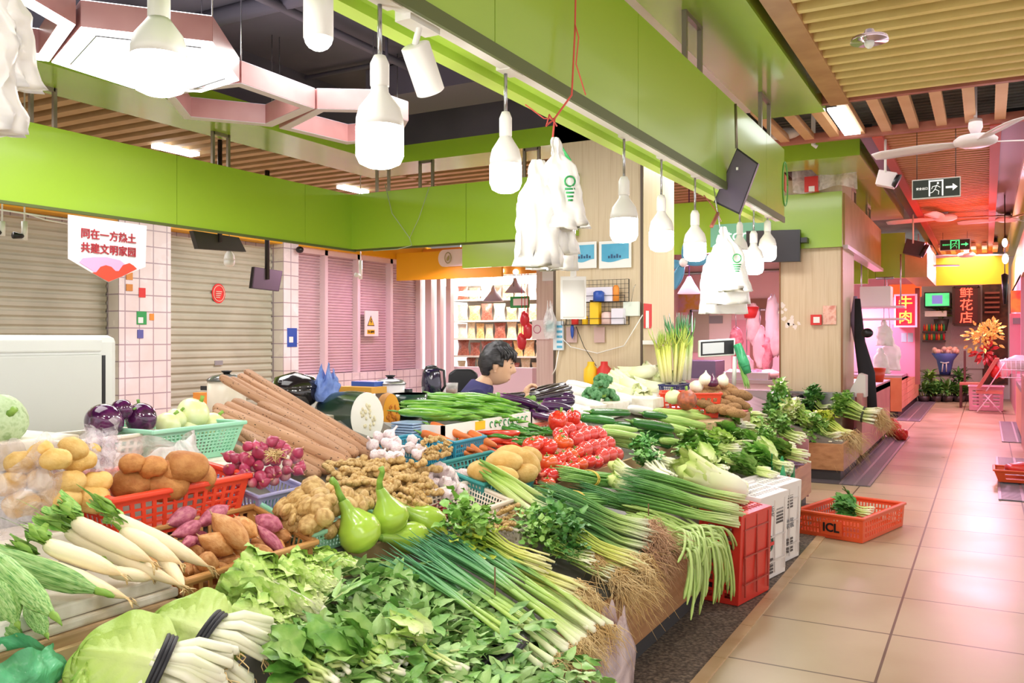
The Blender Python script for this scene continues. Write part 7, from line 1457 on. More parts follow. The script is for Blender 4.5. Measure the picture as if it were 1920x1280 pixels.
# lit dry goods shop
SH = M('shop_shelf', '#cfc4b8', rough=.5); YS = 14.3
o = thing('shop_shelving', 'white shelving of the dry goods shop beyond the seller', 'shelf', (-7.8, YS, 0)); zz = (2.02, 1.62, 1.28, .95, .60, .2)
for i, z in enumerate(zz): MB().box((-9.1, YS-.25, z-.03), (-6.2, YS+.4, z)).build('shelf_board', SH, o, smooth=False)
MB().box((-9.1, YS+.4, 0), (-6.2, YS+.44, 2.5)).build('back_panel', M('shop_back', '#d9cfc0', rough=.6), o, smooth=False)
BG = [M('snack_bag_%s' % n, c, rough=.25, scale=9) for n, c in (('cream', ['#e9d9b8', '#d9b98a']), ('brown', ['#c9925a', '#e3c193']), ('white', ['#efe6d8', '#e3d1bb']), ('amber', ['#d79a52', '#ecc98c']), ('maroon', ['#8f4a3c', '#b9705a']))]
def b_pouch(k):
    def f():
        m = MB(); m.grid(lambda a, b: (V(((a-.5)*(.9+.1*math.cos(b*6)), -.22*math.sin(PI*a)*math.sin(PI*min(1, b*1.05)), b)), 0), 10, 10); m.grid(lambda a, b: (V(((.5-a)*(.9+.1*math.cos(b*6)), .22*math.sin(PI*a)*math.sin(PI*min(1, b*1.05)), b)), 0), 10, 10)
        return m.build('snack_bag', BG[k])
    return f
K_BAG = Kind('bag', [b_pouch(k) for k in range(5)], 'snack bag'); rr = random.Random(6)
for i, z in enumerate(zz[:5]):
    xx = -9.0
    while xx < -6.3:
        w_ = rr.uniform(.17, .27); h_ = rr.uniform(.22, .33); o = K_BAG.new(rr.choice((0, 0, 1, 1, 2, 2, 3, 4) if i < 3 else (0, 1, 3, 4, 4)))
        o.matrix_basis = Matrix.Translation((xx+w_/2, YS-.12, z)) @ Matrix.Diagonal((w_, w_*.8, h_, 1)); tag(o, 'clear pouch of dried goods on the %s shelf of the lit shop' % ('top', 'second', 'third', 'fourth', 'lowest')[i], None, 'dried goods on the %s shop shelf' % ('top', 'second', 'third', 'fourth', 'lowest')[i]); xx += w_+.015
for u, v, s_ in ((984, 598, 1), (978, 640, 2), (990, 620, 3)): p = at(u, v, y=13.08); tag(MB().ball(p, (.09, .06, .14), 12, 8, lump(s_, .2)).tube([p, V((p.x, p.y, 2.42))], .006, 5).build('red_packet', M('red_foil', '#c8323a', rough=.25)), 'red packet hanging at the shop side, %s' % ('upper', 'lower', 'outer')[s_-1], 'packet', 'red packets at the shop side')
p = at(898, 527, y=13.5); tag(MB().box((-8.9, 13.45, p.z-.07), (-6.5, 13.6, p.z+.07)).tube([(-8.5, 13.5, p.z), (-8.5, 13.5, 3.62)], .006, 5).build('tube_lamp', M('shop_tube', '#ffffff', emit=6)), 'long bright tube lamp at the top of the dry goods shop', 'lamp')
lamp('shop_tube_light', 'AREA', (-7.7, 13.5, 2.25), 90, (1, .95, .9), 2.4, .3, (-7.7, 14.3, 1.0))
p = at(888, 550, y=13.4); tag(MB().ball(p, (.42, .3, .05), 20, 8).build('oval_lamp', M('oval_lamp_glow', '#ffffff', emit=3)), 'flat oval ceiling lamp in the dry goods shop', 'lamp')
for u, v, l in ((925, 552, 'grey pendant lamp shade in the dry goods shop'), (966, 536, 'second grey pendant shade further right in the shop')):
    p = at(u, v, y=13.2); o = thing('pendant_lamp', l, 'lamp', p); MB().lathe([(.19, -.12), (.05, .06), (.02, .14)], 20, Matrix.Translation(p)).build('lamp_shade', M('shade_grey', '#aaa2b0', rough=.4), o); MB().tube([p+Z1*.14, V((p.x, p.y, 3.05))], .008, 6).build('cord', BLACK, o)
for k, u in enumerate((877, 910, 940, 967)):
    p = at(u, 503+k*2.2, y=12.96); o = tag(MB().ball(p, .05, 10, 8).build('spot_lamp', M('oval_lamp_glow', '')), '%s from the left of the small lit spots on the orange shop header' % ORD[k], 'lamp', 'spots on the shop header')
c_ = card('shop_sign', 'green and white price board hanging in the dry goods shop', 'sign', 957, 556, 993, 577, y=13.1, mat=GREENP); a, b = at(962, 560, y=13.08), at(989, 572, y=13.08); MB().tube([V((a.x, 13.1, a.z)), V((a.x, 13.1, 2.5))], .006, 5).build('wire', BLACK, c_); MB().box((a.x, 13.085, b.z), (b.x, 13.091, a.z)).build('white_field', WHITE, c_, smooth=False)
q = at(850, 483, y=12.15); o = thing('round_shop_sign', 'white round-ended sign with a faint plant emblem on the yellow band', 'sign', q); s = mpp(q); MB().prism([(-22*s+12*s*math.cos(a), 16*s*math.sin(a)) for a in [PI/2+PI*k/12 for k in range(13)]]+[(26*s, -16*s), (26*s, 16*s)], q, X1, Z1, .05).build('board', M('sign_cream', '#efe8da', rough=.5), o, smooth=False)
g = MB(); g.tube([q-Y1*.03-X1*10*s+X1*7*s*math.cos(a)+Z1*10*s*math.sin(a) for a in [2*PI*k/16 for k in range(17)]], .008, 4); g.leaf(q-Y1*.03-X1*12*s-Z1*6*s, X1*.4+Z1, -Y1, 12*s, 6*s, 0, 0, 0, 4, 2); g.build('olive_emblem', M('olive_print', '#a8a86a'), o)
struct('wall_left_band', MB().box((-9.0, 12.2, 2.28), (-6.9, 12.26, 2.75)), YEL, smooth=False)
card('shop_counter', 'white shop counter at the foot of the dry goods shelves', 'counter', 838, 690, 998, 771, y=13.3, mat=M('shop_counter_white', '#e2d2da'), th=-.3)
# ---------------------------------------------------------------- second island: butcher's stall
PK = M('pink_tile', '#e2a9b6', rough=.4); MEAT = M('meat', ['#c2596a', '#e39aa4', '#b2475a'], rough=.4, scale=9); FAT = M('pale_meat', ['#e8b7bd', '#f0d3d4'], rough=.4, scale=7); PKW = M('pink_lit_white', '#f2dfe6', rough=.4)
c = thing('butcher_counter', 'pinkish butcher counter behind the far pillar, facing the aisle', 'counter', (-1.5, 10.8, 0))
MB().box((-1.15, 9.3, .1), (-1.1, 12.2, .72)).build('front_panel', M('rosy_wood', ['#b87c72', '#c98f84'], rough=.35, scale=3, world=True), c, smooth=False); MB().box((-1.9, 10.22, .66), (-1.1, 12.2, .74)).build('worktop', STEEL, c, smooth=False); MB().box((-1.9, 10.25, .0), (-1.16, 12.2, .1)).build('plinth', TOE, c, smooth=False); MB().box((-1.9, 12.15, .1), (-1.1, 12.2, .66)).build('end_panel', M('rosy_wood', ''), c, smooth=False)
c = thing('butcher_counter', 'third wooden counter in the aisle, boards running lengthwise', 'counter', (-1.6, 17, 0)); m = MB()
for k in range(5): m.box((-1.24, 15.2, .14+k*.1), (-1.2, 19.6, .235+k*.1))
m.build('front_boards', M('rosy_plank', ['#cf8f70', '#dca286'], rough=.4, scale=3, world=True), c, smooth=False); MB().box((-2.2, 15.17, .1), (-1.2, 15.2, .64)).build('end_panel', M('orange_wood', ['#c27a48', '#d08f5a'], rough=.4, scale=3, world=True), c, smooth=False); MB().box((-2.2, 15.2, .6), (-1.2, 19.6, .68)).build('worktop', STEEL, c, smooth=False); MB().box((-2.1, 15.25, 0), (-1.26, 19.55, .12)).build('plinth', TOE, c, smooth=False)
c = thing('inner_counter', 'steel counter with meat trays seen between the two pillars', 'counter', (-2.8, 9.9, 0)); MB().box((-3.6, 9.6, .1), (-1.95, 10.3, .78)).build('body', PKW, c, smooth=False); MB().box((-3.65, 9.55, .78), (-1.92, 10.35, .82)).build('worktop', STEEL, c, smooth=False)
rr = random.Random(14)
for k, (u, v, w_) in enumerate(((1330, 715, .22), (1400, 712, .2), (1440, 705, .25), (1420, 690, .3), (1375, 690, .22))):
    p = at(u, v, y=9.85); p.z = .82+.05; tag(MB().ball(p, (w_*.5, .12, .06), 14, 8, lump(k+2, .3)).build('meat_cut', MEAT if k % 2 else FAT), 'cut of meat on the steel inner counter, %s from the left' % ORD[k], 'meat', 'meat on the inner counter')
slab('steel_scale', 'flat steel weighing scale on the inner counter', (-2.6, 9.65, .82), (-2.1, 9.95, .9), STEEL, 'scale'); slab('printer_case', 'dark violet machine on the inner counter', (-3.2, 9.7, .82), (-2.7, 10.1, 1.02), M('violet_grey', '#5b5468', rough=.4), 'machine')
tag(MB().box((-4.4, 13.56, 2.3), (-2.3, 13.6, 2.34)).build('hanging_rail', STEEL), 'steel rail along the pink back wall', 'rail'); tag(MB().box((-3.4, 11.0, 1.62), (-1.9, 11.03, 1.65)).box((-3.4, 11.0, 0), (-3.37, 11.03, 1.65)).box((-1.93, 11.0, 0), (-1.9, 11.03, 1.65)).build('hanging_rail', STEEL), 'short steel rail carrying the hung meat', 'rail')
for k, (u, v, h_, mt_) in enumerate(((1412, 610, .5, FAT), (1425, 650, .55, FAT), (1448, 600, .6, PKW), (1436, 660, .5, MEAT), (1380, 640, .35, MEAT), (1400, 690, .3, FAT), (1455, 640, .4, FAT))):
    p = at(u, v, y=11.0); m = MB(); m.ball(p, (.09, .06, h_*.5), 14, 10, lump(k+9, .35, 3)); o = tag(m.build('hung_meat', mt_), 'piece of meat hung on the rail', 'meat', 'meat hung on the rail'); MB().tube([p+Z1*h_*.45, V((p.x, 11.0, 1.65))], .006, 5).build('hook', STEEL, o)
HM_ = [o for o in C.objects if o.name.startswith('hung_meat')]; ordinal_labels(HM_, '%s from the left of the pieces of meat hung on the rail', lambda o: sum(v.co.x for v in o.data.vertices)/len(o.data.vertices))
# blue fan, pink lamp, notices inside
q = at(1282, 492, y=9.1); o = thing('wall_fan', 'fan with blue blades between the lit bulbs and the pillar', 'fan', q); MB().ball(q, (.05, .05, .05), 14, 10).build('hub', WHITE, o); BL2 = M('blue_blade', '#4f93b4', rough=.3)
for a in (3.3, 4.3, .1, 1.3): d = X1*math.cos(a)+Z1*math.sin(a); MB().leaf(q+d*.04, d, -Y1, .27, .12, .1, .1, 0, 8, 4, lambda t: .4+.6*math.sin(PI*min(1, t*.9+.08))).build('blade', BL2, o, thick=.006)
MB().tube([q, q+Y1*.12], .03, 10).build('motor', WHITE, o); MB().tube([q+Y1*.1, V((q.x, q.y+.1, 2.25))], .012, 8).build('drop_rod', ROD, o)
p = at(1292, 535, y=9.4); o = thing('pendant_lamp', 'pink lit pendant shade left of the far bag bundle', 'lamp', p); MB().lathe([(.13, -.09), (.05, .04), (.02, .1)], 20, Matrix.Translation(p)).build('lamp_shade', M('pink_shade', '#efcfe0', rough=.4, emit=.4), o); MB().tube([p+Z1*.1, V((p.x, p.y, 3.0))], .006, 6).build('cord', M('violet_cord', '#5a2d6a'), o)
card('wall_board', 'grey panel on the inner wall left of the hung meat', 'panel', 1292, 585, 1330, 660, y=13.6, mat=M('grey_panel', '#b5ac9c'), th=.02); card('wall_board', 'pale inner wall panel below the bag bundle', 'panel', 1320, 590, 1372, 700, y=13.6, mat=M('cream_panel', '#e3d5cf'), th=.01); card('air_vent', 'grey louvre on the inner wall', 'vent', 1330, 592, 1355, 606, y=13.59, mat=GREY, th=.02)
card('poster', 'pink poster with orange patches on the inner wall', 'poster', 1272, 553, 1312, 585, y=13.6, mat=M('pink_poster', ['#e5b9cf', '#e0a848', '#d9a7c4'], scale=3), th=.01); card('wood_door', 'brown cupboard door behind the hung meat', 'door', 1407, 560, 1440, 720, y=13.6, mat=M('brown_door', '#9a6a5c', rough=.5), th=.03); card('wall_board', 'rose wall panel beside the brown cupboard door', 'panel', 1372, 600, 1407, 720, y=13.6, mat=M('rose_panel', '#e39cab'), th=.02)
tag(MB().lathe([(.08, 0), (.1, .14)], 16, Matrix.Translation(at(1408, 596, y=11.0))).build('red_bucket', RED), 'small red bucket hung beyond the bag bundle', 'bucket')
text('Stores', .17, M('white_lettering', '#ffffff', emit=.6), tag(MB().box((-2.62, 9.222, 2.26), (-1.98, 9.23, 2.5)).build('fascia_sign', M('teal_sign', '#7fc6a6', rough=.4), smooth=False), 'teal sign with white lettering on the far green beam', 'sign'), (-2.3, 9.22, 2.37), X1, Z1)
# signs on the far pillar, plastic sheet, red alarm
YC = 9.29
c = card('alarm_box', 'red fire alarm box on the far beige pillar', 'alarm', 1521, 590, 1541, 609, y=YC, mat=RED, th=.04); a, b = at(1525, 594, y=YC-.042), at(1537, 605, y=YC-.042); MB().box((a.x, YC-.044, b.z), (b.x, YC-.0415, a.z)).build('white_field', WHITE, c, smooth=False)
card('notice', 'salmon notice right of the fire alarm box', 'notice', 1543, 573, 1568, 608, y=YC, mat=M('salmon_print', ['#e8a890', '#efc4b4', '#d98a7a'], scale=14), th=.006)
c = card('alarm_box', 'red box high on the far pillar under the plastic sheet', 'alarm', 1511, 334, 1536, 360, y=YC-.1, mat=RED, th=.08); a, b = at(1516, 349, y=YC-.19), at(1527, 358, y=YC-.19); MB().box((a.x, YC-.184, b.z), (b.x, YC-.1805, a.z)).build('white_field', WHITE, c, smooth=False)
a0 = at(1486, 305, y=9.15); m = MB(); m.grid(lambda a, b: (a0+X1*(.62*a)-Z1*(.30*b+.03*math.sin(a*7))-Y1*(.03*math.sin(a*13+b*4)), 0), 24, 10); tag(m.build('plastic_sheet', MILKY), 'clear plastic sheet taped above the green front of the far pillar', 'sheet')
STN = M('peeled_paint', '#efe3dc', rough=.8); rr = random.Random(5); m = MB()
for u, v, r_ in ((1470, 598, 5), (1476, 608, 6), (1482, 604, 9), (1490, 612, 6), (1466, 572, 6), (1473, 580, 4), (1498, 606, 4), (1464, 585, 5), (1485, 595, 4)):
    c_ = at(u, v, y=9.298); s_ = mpp(c_)*r_; m.prism([(s_*rr.uniform(.5, 1.2)*math.cos(k*.7), s_*rr.uniform(.5, 1.2)*math.sin(k*.7)) for k in range(9)], c_, X1, Z1, .003)
struct('pillar_front_peeled_patch', m, STN, smooth=False)
q = at(1472, 345, x=XR+.003); m = MB(); m.tube([q+Y1*.09*math.cos(a)+Z1*.16*math.sin(a) for a in [2*PI*k/24 for k in range(25)]], .006, 4)
o = tag(m.build('round_emblem', M('emblem_green', '#5fa84a')), 'faint round emblem at the far end of the right green beam', 'emblem'); MB().prism([(-.03, -.05), (.03, -.06), (.035, .06), (-.02, .07)], q+X1*.003, Y1, Z1, .004).build('red_mark', M('emblem_red', '#c25a36'), o, smooth=False)
# broom/black apron on the pillar corner, tins, bags near the second counter
o = tag(MB().tube([at(1608, 560, y=9.9), at(1612, 640, y=9.85), at(1625, 700, y=9.8), at(1636, 765, y=9.75)], [.03, .06, .09, .05], 10, flat=.5).build('black_apron', M('black_cloth', '#232026', rough=.8)), 'black apron hanging at the corner of the far pillar', 'apron')
tag(MB().tube([at(1604, 555, y=9.95), at(1600, 600, y=9.95), at(1607, 640, y=9.95)], [.02, .035, .03], 8).build('violet_cloth', M('violet_cloth', '#a88fb8')), 'violet cloth hanging beside the black apron', 'cloth')
tag(MB().ball(at(1626, 624, y=9.7), (.06, .05, .05), 14, 10).build('black_hat', BLACK), 'round black hat on the apron hook', 'cap')
o = thing('knife_block', 'slanted white bin beside the steel lip on the second counter', 'bin', at(1607, 740, y=9.4)); MB().prism([(-.1, -.12), (.08, -.12), (.08, .1), (.02, .12)], at(1607, 722, y=9.4), X1, Z1, .2).build('body', M('bin_white', '#d8d2cc'), o, smooth=False)
tag(MB().lathe([(.09, 0), (.12, .16), (.11, .16), (.085, .02)], 18, Matrix.Translation(at(1640, 716, y=10.6))).build('red_bowl', M('orange_red_plastic', '#e8492a', rough=.35)), 'orange red bowl on the butcher counter', 'bowl')
shop_bag(1642, 1672, 600, 648, -1.1, 'clear pinkish bag hanging higher over the butcher counter', None, 31, 2, .3, False, .12); shop_bag(1650, 1690, 632, 694, -1.08, 'pink lit bag hanging over the butcher counter', None, 32, -4, .3, False, .16); shop_bag(1636, 1664, 652, 700, -1.14, 'crumpled bag hanging behind the orange red bowl', None, 33, 3, .4, False, .12)
tag(MB().box((-1.2, 11.5, 2.0), (-1.0, 11.53, 2.03)).tube([at(1657, 600, x=-1.1), V((-1.1, 11.5, 2.02))], .004, 5).tube([at(1670, 632, x=-1.08), V((-1.08, 11.5, 2.02))], .004, 5).build('bag_rail', STEEL), 'short rail from which the pinkish bags hang', 'rail')
o = thing('hanging_shelf', 'white wire shelf hung above the butcher counter', 'shelf', at(1650, 580, y=11.5)); a, b = at(1612, 578, y=11.5), at(1672, 592, y=11.5)
for zz_ in (a.z, b.z-.05): MB().box((a.x, 11.3, zz_), (b.x+.15, 11.7, zz_+.02)).build('wire_shelf', PKW, o, smooth=False)
MB().box((a.x+.02, 11.35, a.z+.02), (b.x, 11.65, a.z+.26)).build('white_boxes', WHITE, o, smooth=False)
for xx in (a.x+.02, b.x+.1): MB().tube([(xx, 11.5, a.z), (xx, 11.5, 2.3)], .008, 6).build('hanger', STEEL, o)
# red bags on the floor
for u, v, w_, l in ((1672, 805, .2, 'red bag on the floor beside the butcher counter, rear one'), (1690, 812, .13, 'smaller red bag on the floor in front of the rear one')):
    p = at(u, v+14, z=0); tag(MB().ball(p+Z1*w_*.55, (w_*.6, w_*.6, w_*.6), 18, 12, lump(int(u) % 7, .35, 2.5)).build('red_bag', M('red_film', '#d93a34', rough=.3)), l, 'bag')
p = at(1893, 905, z=0); o = basket('basin', 'shallow orange red basin on the right floor grate', [(p.x-.12, p.y-.17), (p.x+.24, p.y-.17), (p.x+.24, p.y+.17), (p.x-.12, p.y+.17)], .1, ORC, .015, .8, holes=(1, 1), level=.125, cat='basin'); tag(MB().ball(p+V((.12, .05, .13)), (.15, .13, .05), 16, 8, lump(3, .3, 3)).build('red_bag', M('red_film', '')), 'red film bag lying over the right basin', 'bag')
# ---------------------------------------------------------------- hanging things along the aisle
def exit_sign(u0, v0, u1, v1, d, label, glyph, bodym):
    c_ = at((u0+u1)/2, (v0+v1)/2, d=d); s = d/FPX; W, H = (u1-u0)*s, (v1-v0)*s; o = thing('exit_sign', label, 'sign', c_); ex = X1
    MB().box((c_.x-W/2, c_.y, c_.z-H/2), (c_.x+W/2, c_.y+.03, c_.z+H/2)).build('frame', M('sign_frame', '#d8d6d2', rough=.4), o, smooth=False); MB().box((c_.x-W*.48, c_.y-.004, c_.z-H*.44), (c_.x+W*.48, c_.y, c_.z+H*.44)).build('panel', bodym, o, smooth=False)
    y = c_.y-.006; P = lambda a, b: V((c_.x+a*W, y, c_.z+b*H)); g = MB()
    g.prism([(.2*W, -.05*H), (.34*W, -.05*H), (.34*W, -.18*H), (.44*W, 0), (.34*W, .18*H), (.34*W, .05*H), (.2*W, .05*H)], (c_.x, y, c_.z), X1, Z1, .003)
    for a, b, c2, d2 in ((-.15, -.4, -.12, .4), (.12, -.4, .15, .4), (-.15, .34, .15, .4)): g.box((c_.x+a*W, y-.002, c_.z+b*H), (c_.x+c2*W, y+.002, c_.z+d2*H))
    g.ball(P(.04, .24), (.022*W, .004, .06*H), 10, 6); g.bar(P(.02, .16), P(-.02, -.06), .004, .05*H, Y1); g.bar(P(.02, .12), P(.09, .02), .004, .025*H, Y1); g.bar(P(.01, .12), P(-.07, .08), .004, .025*H, Y1); g.bar(P(-.07, .08), P(-.09, -.04), .004, .025*H, Y1); g.bar(P(-.02, -.06), P(.06, -.16), .004, .035*H, Y1); g.bar(P(.06, -.16), P(.05, -.34), .004, .03*H, Y1); g.bar(P(-.02, -.06), P(-.07, -.2), .004, .035*H, Y1); g.bar(P(-.07, -.2), P(-.13, -.24), .004, .03*H, Y1)
    g.build('running_figure', glyph, o, smooth=False); text('安全出口', W*.062, glyph, o, P(-.29, .0), X1, Z1)
    for a in (-.4, .4): MB().tube([P(a, .5)+Y1*.02, V((P(a, .5).x, y+.02, 2.94))], .003, 5).build('hanger_wire', BLACK, o)
exit_sign(1714, 334, 1796, 371, 6.9, 'white lettered exit sign with arrow hanging in the aisle, nearest one', M('sign_white_lit', '#f4f4f0', emit=.5), M('sign_black', '#26302a', rough=.4))
GG = M('sign_green_lit', '#46e07a', emit=1.5); exit_sign(1765, 448, 1816, 469, 13.5, 'green lit exit sign with arrow further down the aisle', GG, M('sign_black', '')); exit_sign(1783, 510, 1818, 522, 18.0, 'small green lit exit sign at the far end', GG, M('sign_black', ''))
FANM = M('fan_white', '#efe4ea', rough=.35)
def fan(u, v, d, R_, rod, angs, label):
    c_ = at(u, v, d=d); o = thing('ceiling_fan', label, 'fan', c_); mt = Matrix.Translation(c_)
    MB().lathe([(0, -.045), (.1, -.04), (.145, -.02), (.15, .01), (.12, .035), (.04, .05)], 28, mt).build('motor', FANM, o); MB().lathe([(.03, .05), (.05, .1), (.045, .16), (.015, .17)], 16, mt).build('canopy_cup', FANM, o); MB().tube([c_+Z1*.15, c_+Z1*rod], .012, 8).build('rod', FANM, o)
    for a in angs:
        dd = X1*math.cos(a)+Y1*math.sin(a); MB().leaf(c_+dd*.13-Z1*.01, dd+Z1*.02, Z1+dd.cross(Z1)*.25, R_, .15, .05, 0, 0, 8, 3, lambda t: .55+.45*min(1, t*3)-max(0, t-.9)*3).build('blade', FANM, o, thick=.006)
    return o
fan(1829, 264, 6.5, .62, .42, (2.9, .35, -1.2), 'nearest white ceiling fan at the right edge of the aisle'); fan(1772, 408, 11.5, .6, .3, (3.0, .1, -1.8), 'second ceiling fan beyond the white exit sign'); fan(1812, 478, 15.5, .55, .3, (3.1, .2, -1.5), 'third ceiling fan before the yellow end beam'); fan(1890, 410, 12, .5, .35, (3.0, 1., -1.2), 'ceiling fan over the right hand stalls')
fan(1722, 498, 13.6, .45, .5, (3.1, .1, -2), 'small dark fan below the yellow beam')
def spk(u, v, d, label, s_, mt_):
    p = at(u, v, d=d); o = thing('speaker', label, 'speaker', p); MB().prism([(-.08*s_, -.05*s_), (.06*s_, -.09*s_), (.09*s_, .03*s_), (-.05*s_, .07*s_)], p, X1, Z1, .12*s_).build('casing', mt_, o, smooth=False, bevel=.006); MB().tube([p+X1*.07*s_-Z1*.03*s_, p+X1*.1*s_-Z1*.045*s_], [.05*s_, .06*s_], 14).build('cone', BLACK, o); MB().tube([p+Z1*.04, V((p.x, p.y, 2.93))], .01, 6).build('drop_rod', WHITE, o)
spk(1660, 332, 7.2, 'white box speaker hanging left of the white exit sign', 1, FANM); spk(1712, 462, 11.5, 'dark horn speaker hanging over the second island', 1.6, M('dark_red', '#4a2b2e', rough=.4))
for u, v, d, l in ((1630, 78, 4.3, 'chrome ceiling lamp bowl on the near slat ceiling'), (1764, 318, 9.8, 'chrome ceiling lamp bowl in the red slat ceiling')):
    p = at(u, v, d=d); o = thing('ceiling_lamp', l, 'lamp', p); MB().lathe([(.09, -.0), (.085, .02), (.03, .035), (.02, .06)], 24, Matrix.Translation(p)).build('reflector', M('chrome_pink', '#d9c4d4', rough=.12, metal=.9), o); MB().ball(p-Z1*.005, (.025, .025, .03), 10, 8).build('bulb', WHITE, o)
p = at(1557, 236, d=7.2); o = thing('tube_fitting', 'white lit batten lamp beside the green soffit', 'lamp', p); MB().box((-1.02, 6.62, 2.93), (-.9, 7.5, 2.95)).build('diffuser', M('batten_glow', '#f4fbff', emit=5), o, smooth=False)
for u, v, x_, l in ((330, 284, -6.1, 'lit batten lamp in the left slat ceiling'), (662, 357, -6.3, 'second lit batten lamp further along the left slat ceiling')):
    p = at(u, v, z=3.0); tag(MB().box((p.x-.06, p.y-.22, 2.995), (p.x+.06, p.y+.22, 3.03)).build('batten_lamp', M('batten_glow', ''), smooth=False), l, 'lamp')
p = at(1525, 250, d=7.5); tag(MB().tube([V((p.x, p.y, 3.42)), p+Z1*.1, p-Z1*.1, p-Z1*.12+X1*.03], .018, 8).build('white_camera', WHITE), 'white camera stub hanging under the cross slats', 'camera'); p = at(1472, 252, d=7.4); tag(MB().ball(p, (.14, .08, .05), 14, 8).build('white_router', FANM), 'white router box under the cross slats', 'router')
# ---------------------------------------------------------------- end of the aisle: flower shop, signs, chairs
NEON = M('neon_red_sign', '#ff4a36', emit=2.6); NEON2 = M('neon_amber_sign', '#ffb03a', emit=2.2)
o = thing('neon_sign', 'red neon sign with three characters in a dark frame at the flower shop', 'sign', at(1812, 570, y=20.5)); a, b = at(1788, 538, y=20.5), at(1836, 608, y=20.5)
MB().box((a.x, 20.5, b.z), (b.x, 21.0, a.z)).build('board', M('dark_maroon', '#5a1f20', rough=.5), o, smooth=False)
for k in range(3): text('鲜花店'[k], (a.z-b.z)/3.1, NEON, o, ((a.x+b.x)/2, 20.49, a.z-(a.z-b.z)*(k+.5)/3), X1, Z1, bold=.002)
fr = MB(); [fr.bar(p, q, .05) for p, q in ((V((a.x, 20.5, a.z)), V((b.x, 20.5, a.z))), (V((b.x, 20.5, a.z)), V((b.x, 20.5, b.z))), (V((b.x, 20.5, b.z)), V((a.x, 20.5, b.z))), (V((a.x, 20.5, b.z)), V((a.x, 20.5, a.z))))]; fr.build('frame', M('dark_frame', '#4a2a24'), o, smooth=False)
o = thing('neon_sign', 'red sign with amber characters above the third counter', 'sign', at(1699, 580, y=16)); a, b = at(1680, 555, y=16), at(1716, 610, y=16); MB().box((a.x, 16, b.z), (b.x, 16.25, a.z)).build('board', M('bright_red', '#d8263a', rough=.4, emit=.5), o, smooth=False)
for k in range(2): text('牛肉'[k], (a.z-b.z)/2.2, NEON2, o, ((a.x+b.x)/2, 15.99, a.z-(a.z-b.z)*(k+.5)/2), X1, Z1, bold=.002)
fr = MB(); [fr.box((x0_, 15.98, z0_), (x1_, 16.02, z1_)) for x0_, z0_, x1_, z1_ in ((a.x-.03, b.z-.03, a.x, a.z+.03), (b.x, b.z-.03, b.x+.03, a.z+.03), (a.x, a.z, b.x, a.z+.03), (a.x, b.z-.03, b.x, b.z))]; fr.build('frame', PKW, o, smooth=False)
lamp('neon_light', 'AREA', (-.3, 20.2, 2.0), 12, (1, .2, .12), .6, .9, (-.3, 10, 1))
card('pink_wall_panel', 'pink wall panel below the red amber sign', 'panel', 1672, 608, 1722, 705, y=16.25, mat=M('bright_pink', '#eb9fb2', rough=.5), th=.03); card('brown_post', 'brown door post right of the pink wall panel', 'post', 1716, 540, 1725, 720, y=16.25, mat=M('brown_post', '#8a5a4a'), th=.05)
for k, u in enumerate((1695, 1707)): card('round_notice', 'small round-cornered notice on the pink panel, %s one' % ('left', 'right')[k], 'notice', u-5, 624, u+5, 641, y=16.22, mat=M('mint_notice', '#a9cfd0'), th=.005, group='notices on the pink panel')
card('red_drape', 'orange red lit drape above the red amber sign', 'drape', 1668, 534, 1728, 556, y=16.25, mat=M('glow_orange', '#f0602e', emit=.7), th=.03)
o = card('television', 'green lit television screen in the flower shop', 'television', 1733, 548, 1782, 575, y=20.28, mat=BLACK, th=-.72); a, b = at(1735, 550, y=20.24), at(1780, 573, y=20.24); MB().box((a.x, 20.238, b.z), (b.x, 20.242, a.z)).build('screen', M('tv_green', ['#2aa35a', '#4fc27a'], emit=1.2, scale=3), o, smooth=False); m_ = a.lerp(b, .5); MB().box((m_.x-.1, 20.23, m_.z-.09), (m_.x+.1, 20.237, m_.z+.09)).build('emblem', M('tv_violet', '#6a6aa8', emit=1), o, smooth=False)
card('white_shelf', 'white ledge with a small device under the green television', 'shelf', 1734, 583, 1775, 593, y=20.4, mat=WHITE, th=-.6)
c = thing('bottle_shelf', 'shelf of red and green bottles in the flower shop', 'shelf', at(1752, 640, y=20.6)); 
for v in (621, 638): a, b = at(1730, v, y=20.6), at(1772, v+1.5, y=20.6); MB().box((a.x, 20.45, b.z-.02), (b.x, 21, a.z)).build('board', M('dark_shelf', '#4a3a34'), c, smooth=False)
for r_, v in enumerate((621, 638)):
    for k in range(9): p = at(1733+k*4.6, v-.6, y=20.5); tag(MB().lathe([(.02, 0), (.022, .1), (.009, .13), (.009, .15)], 8, Matrix.Translation(p)).build('bottle', (RED, ORANGE, GREENP)[(k+r_) % 3]), 'small bottle on the %s flower shop shelf' % ('upper', 'lower')[r_], 'bottle', 'bottles on the %s flower shop shelf' % ('upper', 'lower')[r_])
card('wall_board', 'white beaded curtain panel below the red neon sign', 'panel', 1782, 612, 1845, 690, y=20.99, mat=M('bead_white', ['#e3dce2', '#cfc5cc'], scale=30, stretch=(9, 1, .5)), th=.02); card('wall_board', 'dark shop interior panel right of the neon sign', 'panel', 1842, 520, 1890, 720, y=21, mat=M('dark_interior', ['#5a3a30', '#7a4a38', '#3a2a26'], scale=4), th=.02)
for k in range(5): card('brick_shelf', '%s reddish shelf from the top in the dark shop interior' % ORD[k], 'shelf', 1846, 548+k*9, 1874, 551+k*9, y=20.99, mat=M('salmon_shelf', '#b86a58'), th=.2)
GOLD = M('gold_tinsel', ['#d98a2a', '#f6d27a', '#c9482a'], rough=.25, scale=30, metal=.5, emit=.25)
rr = random.Random(18)
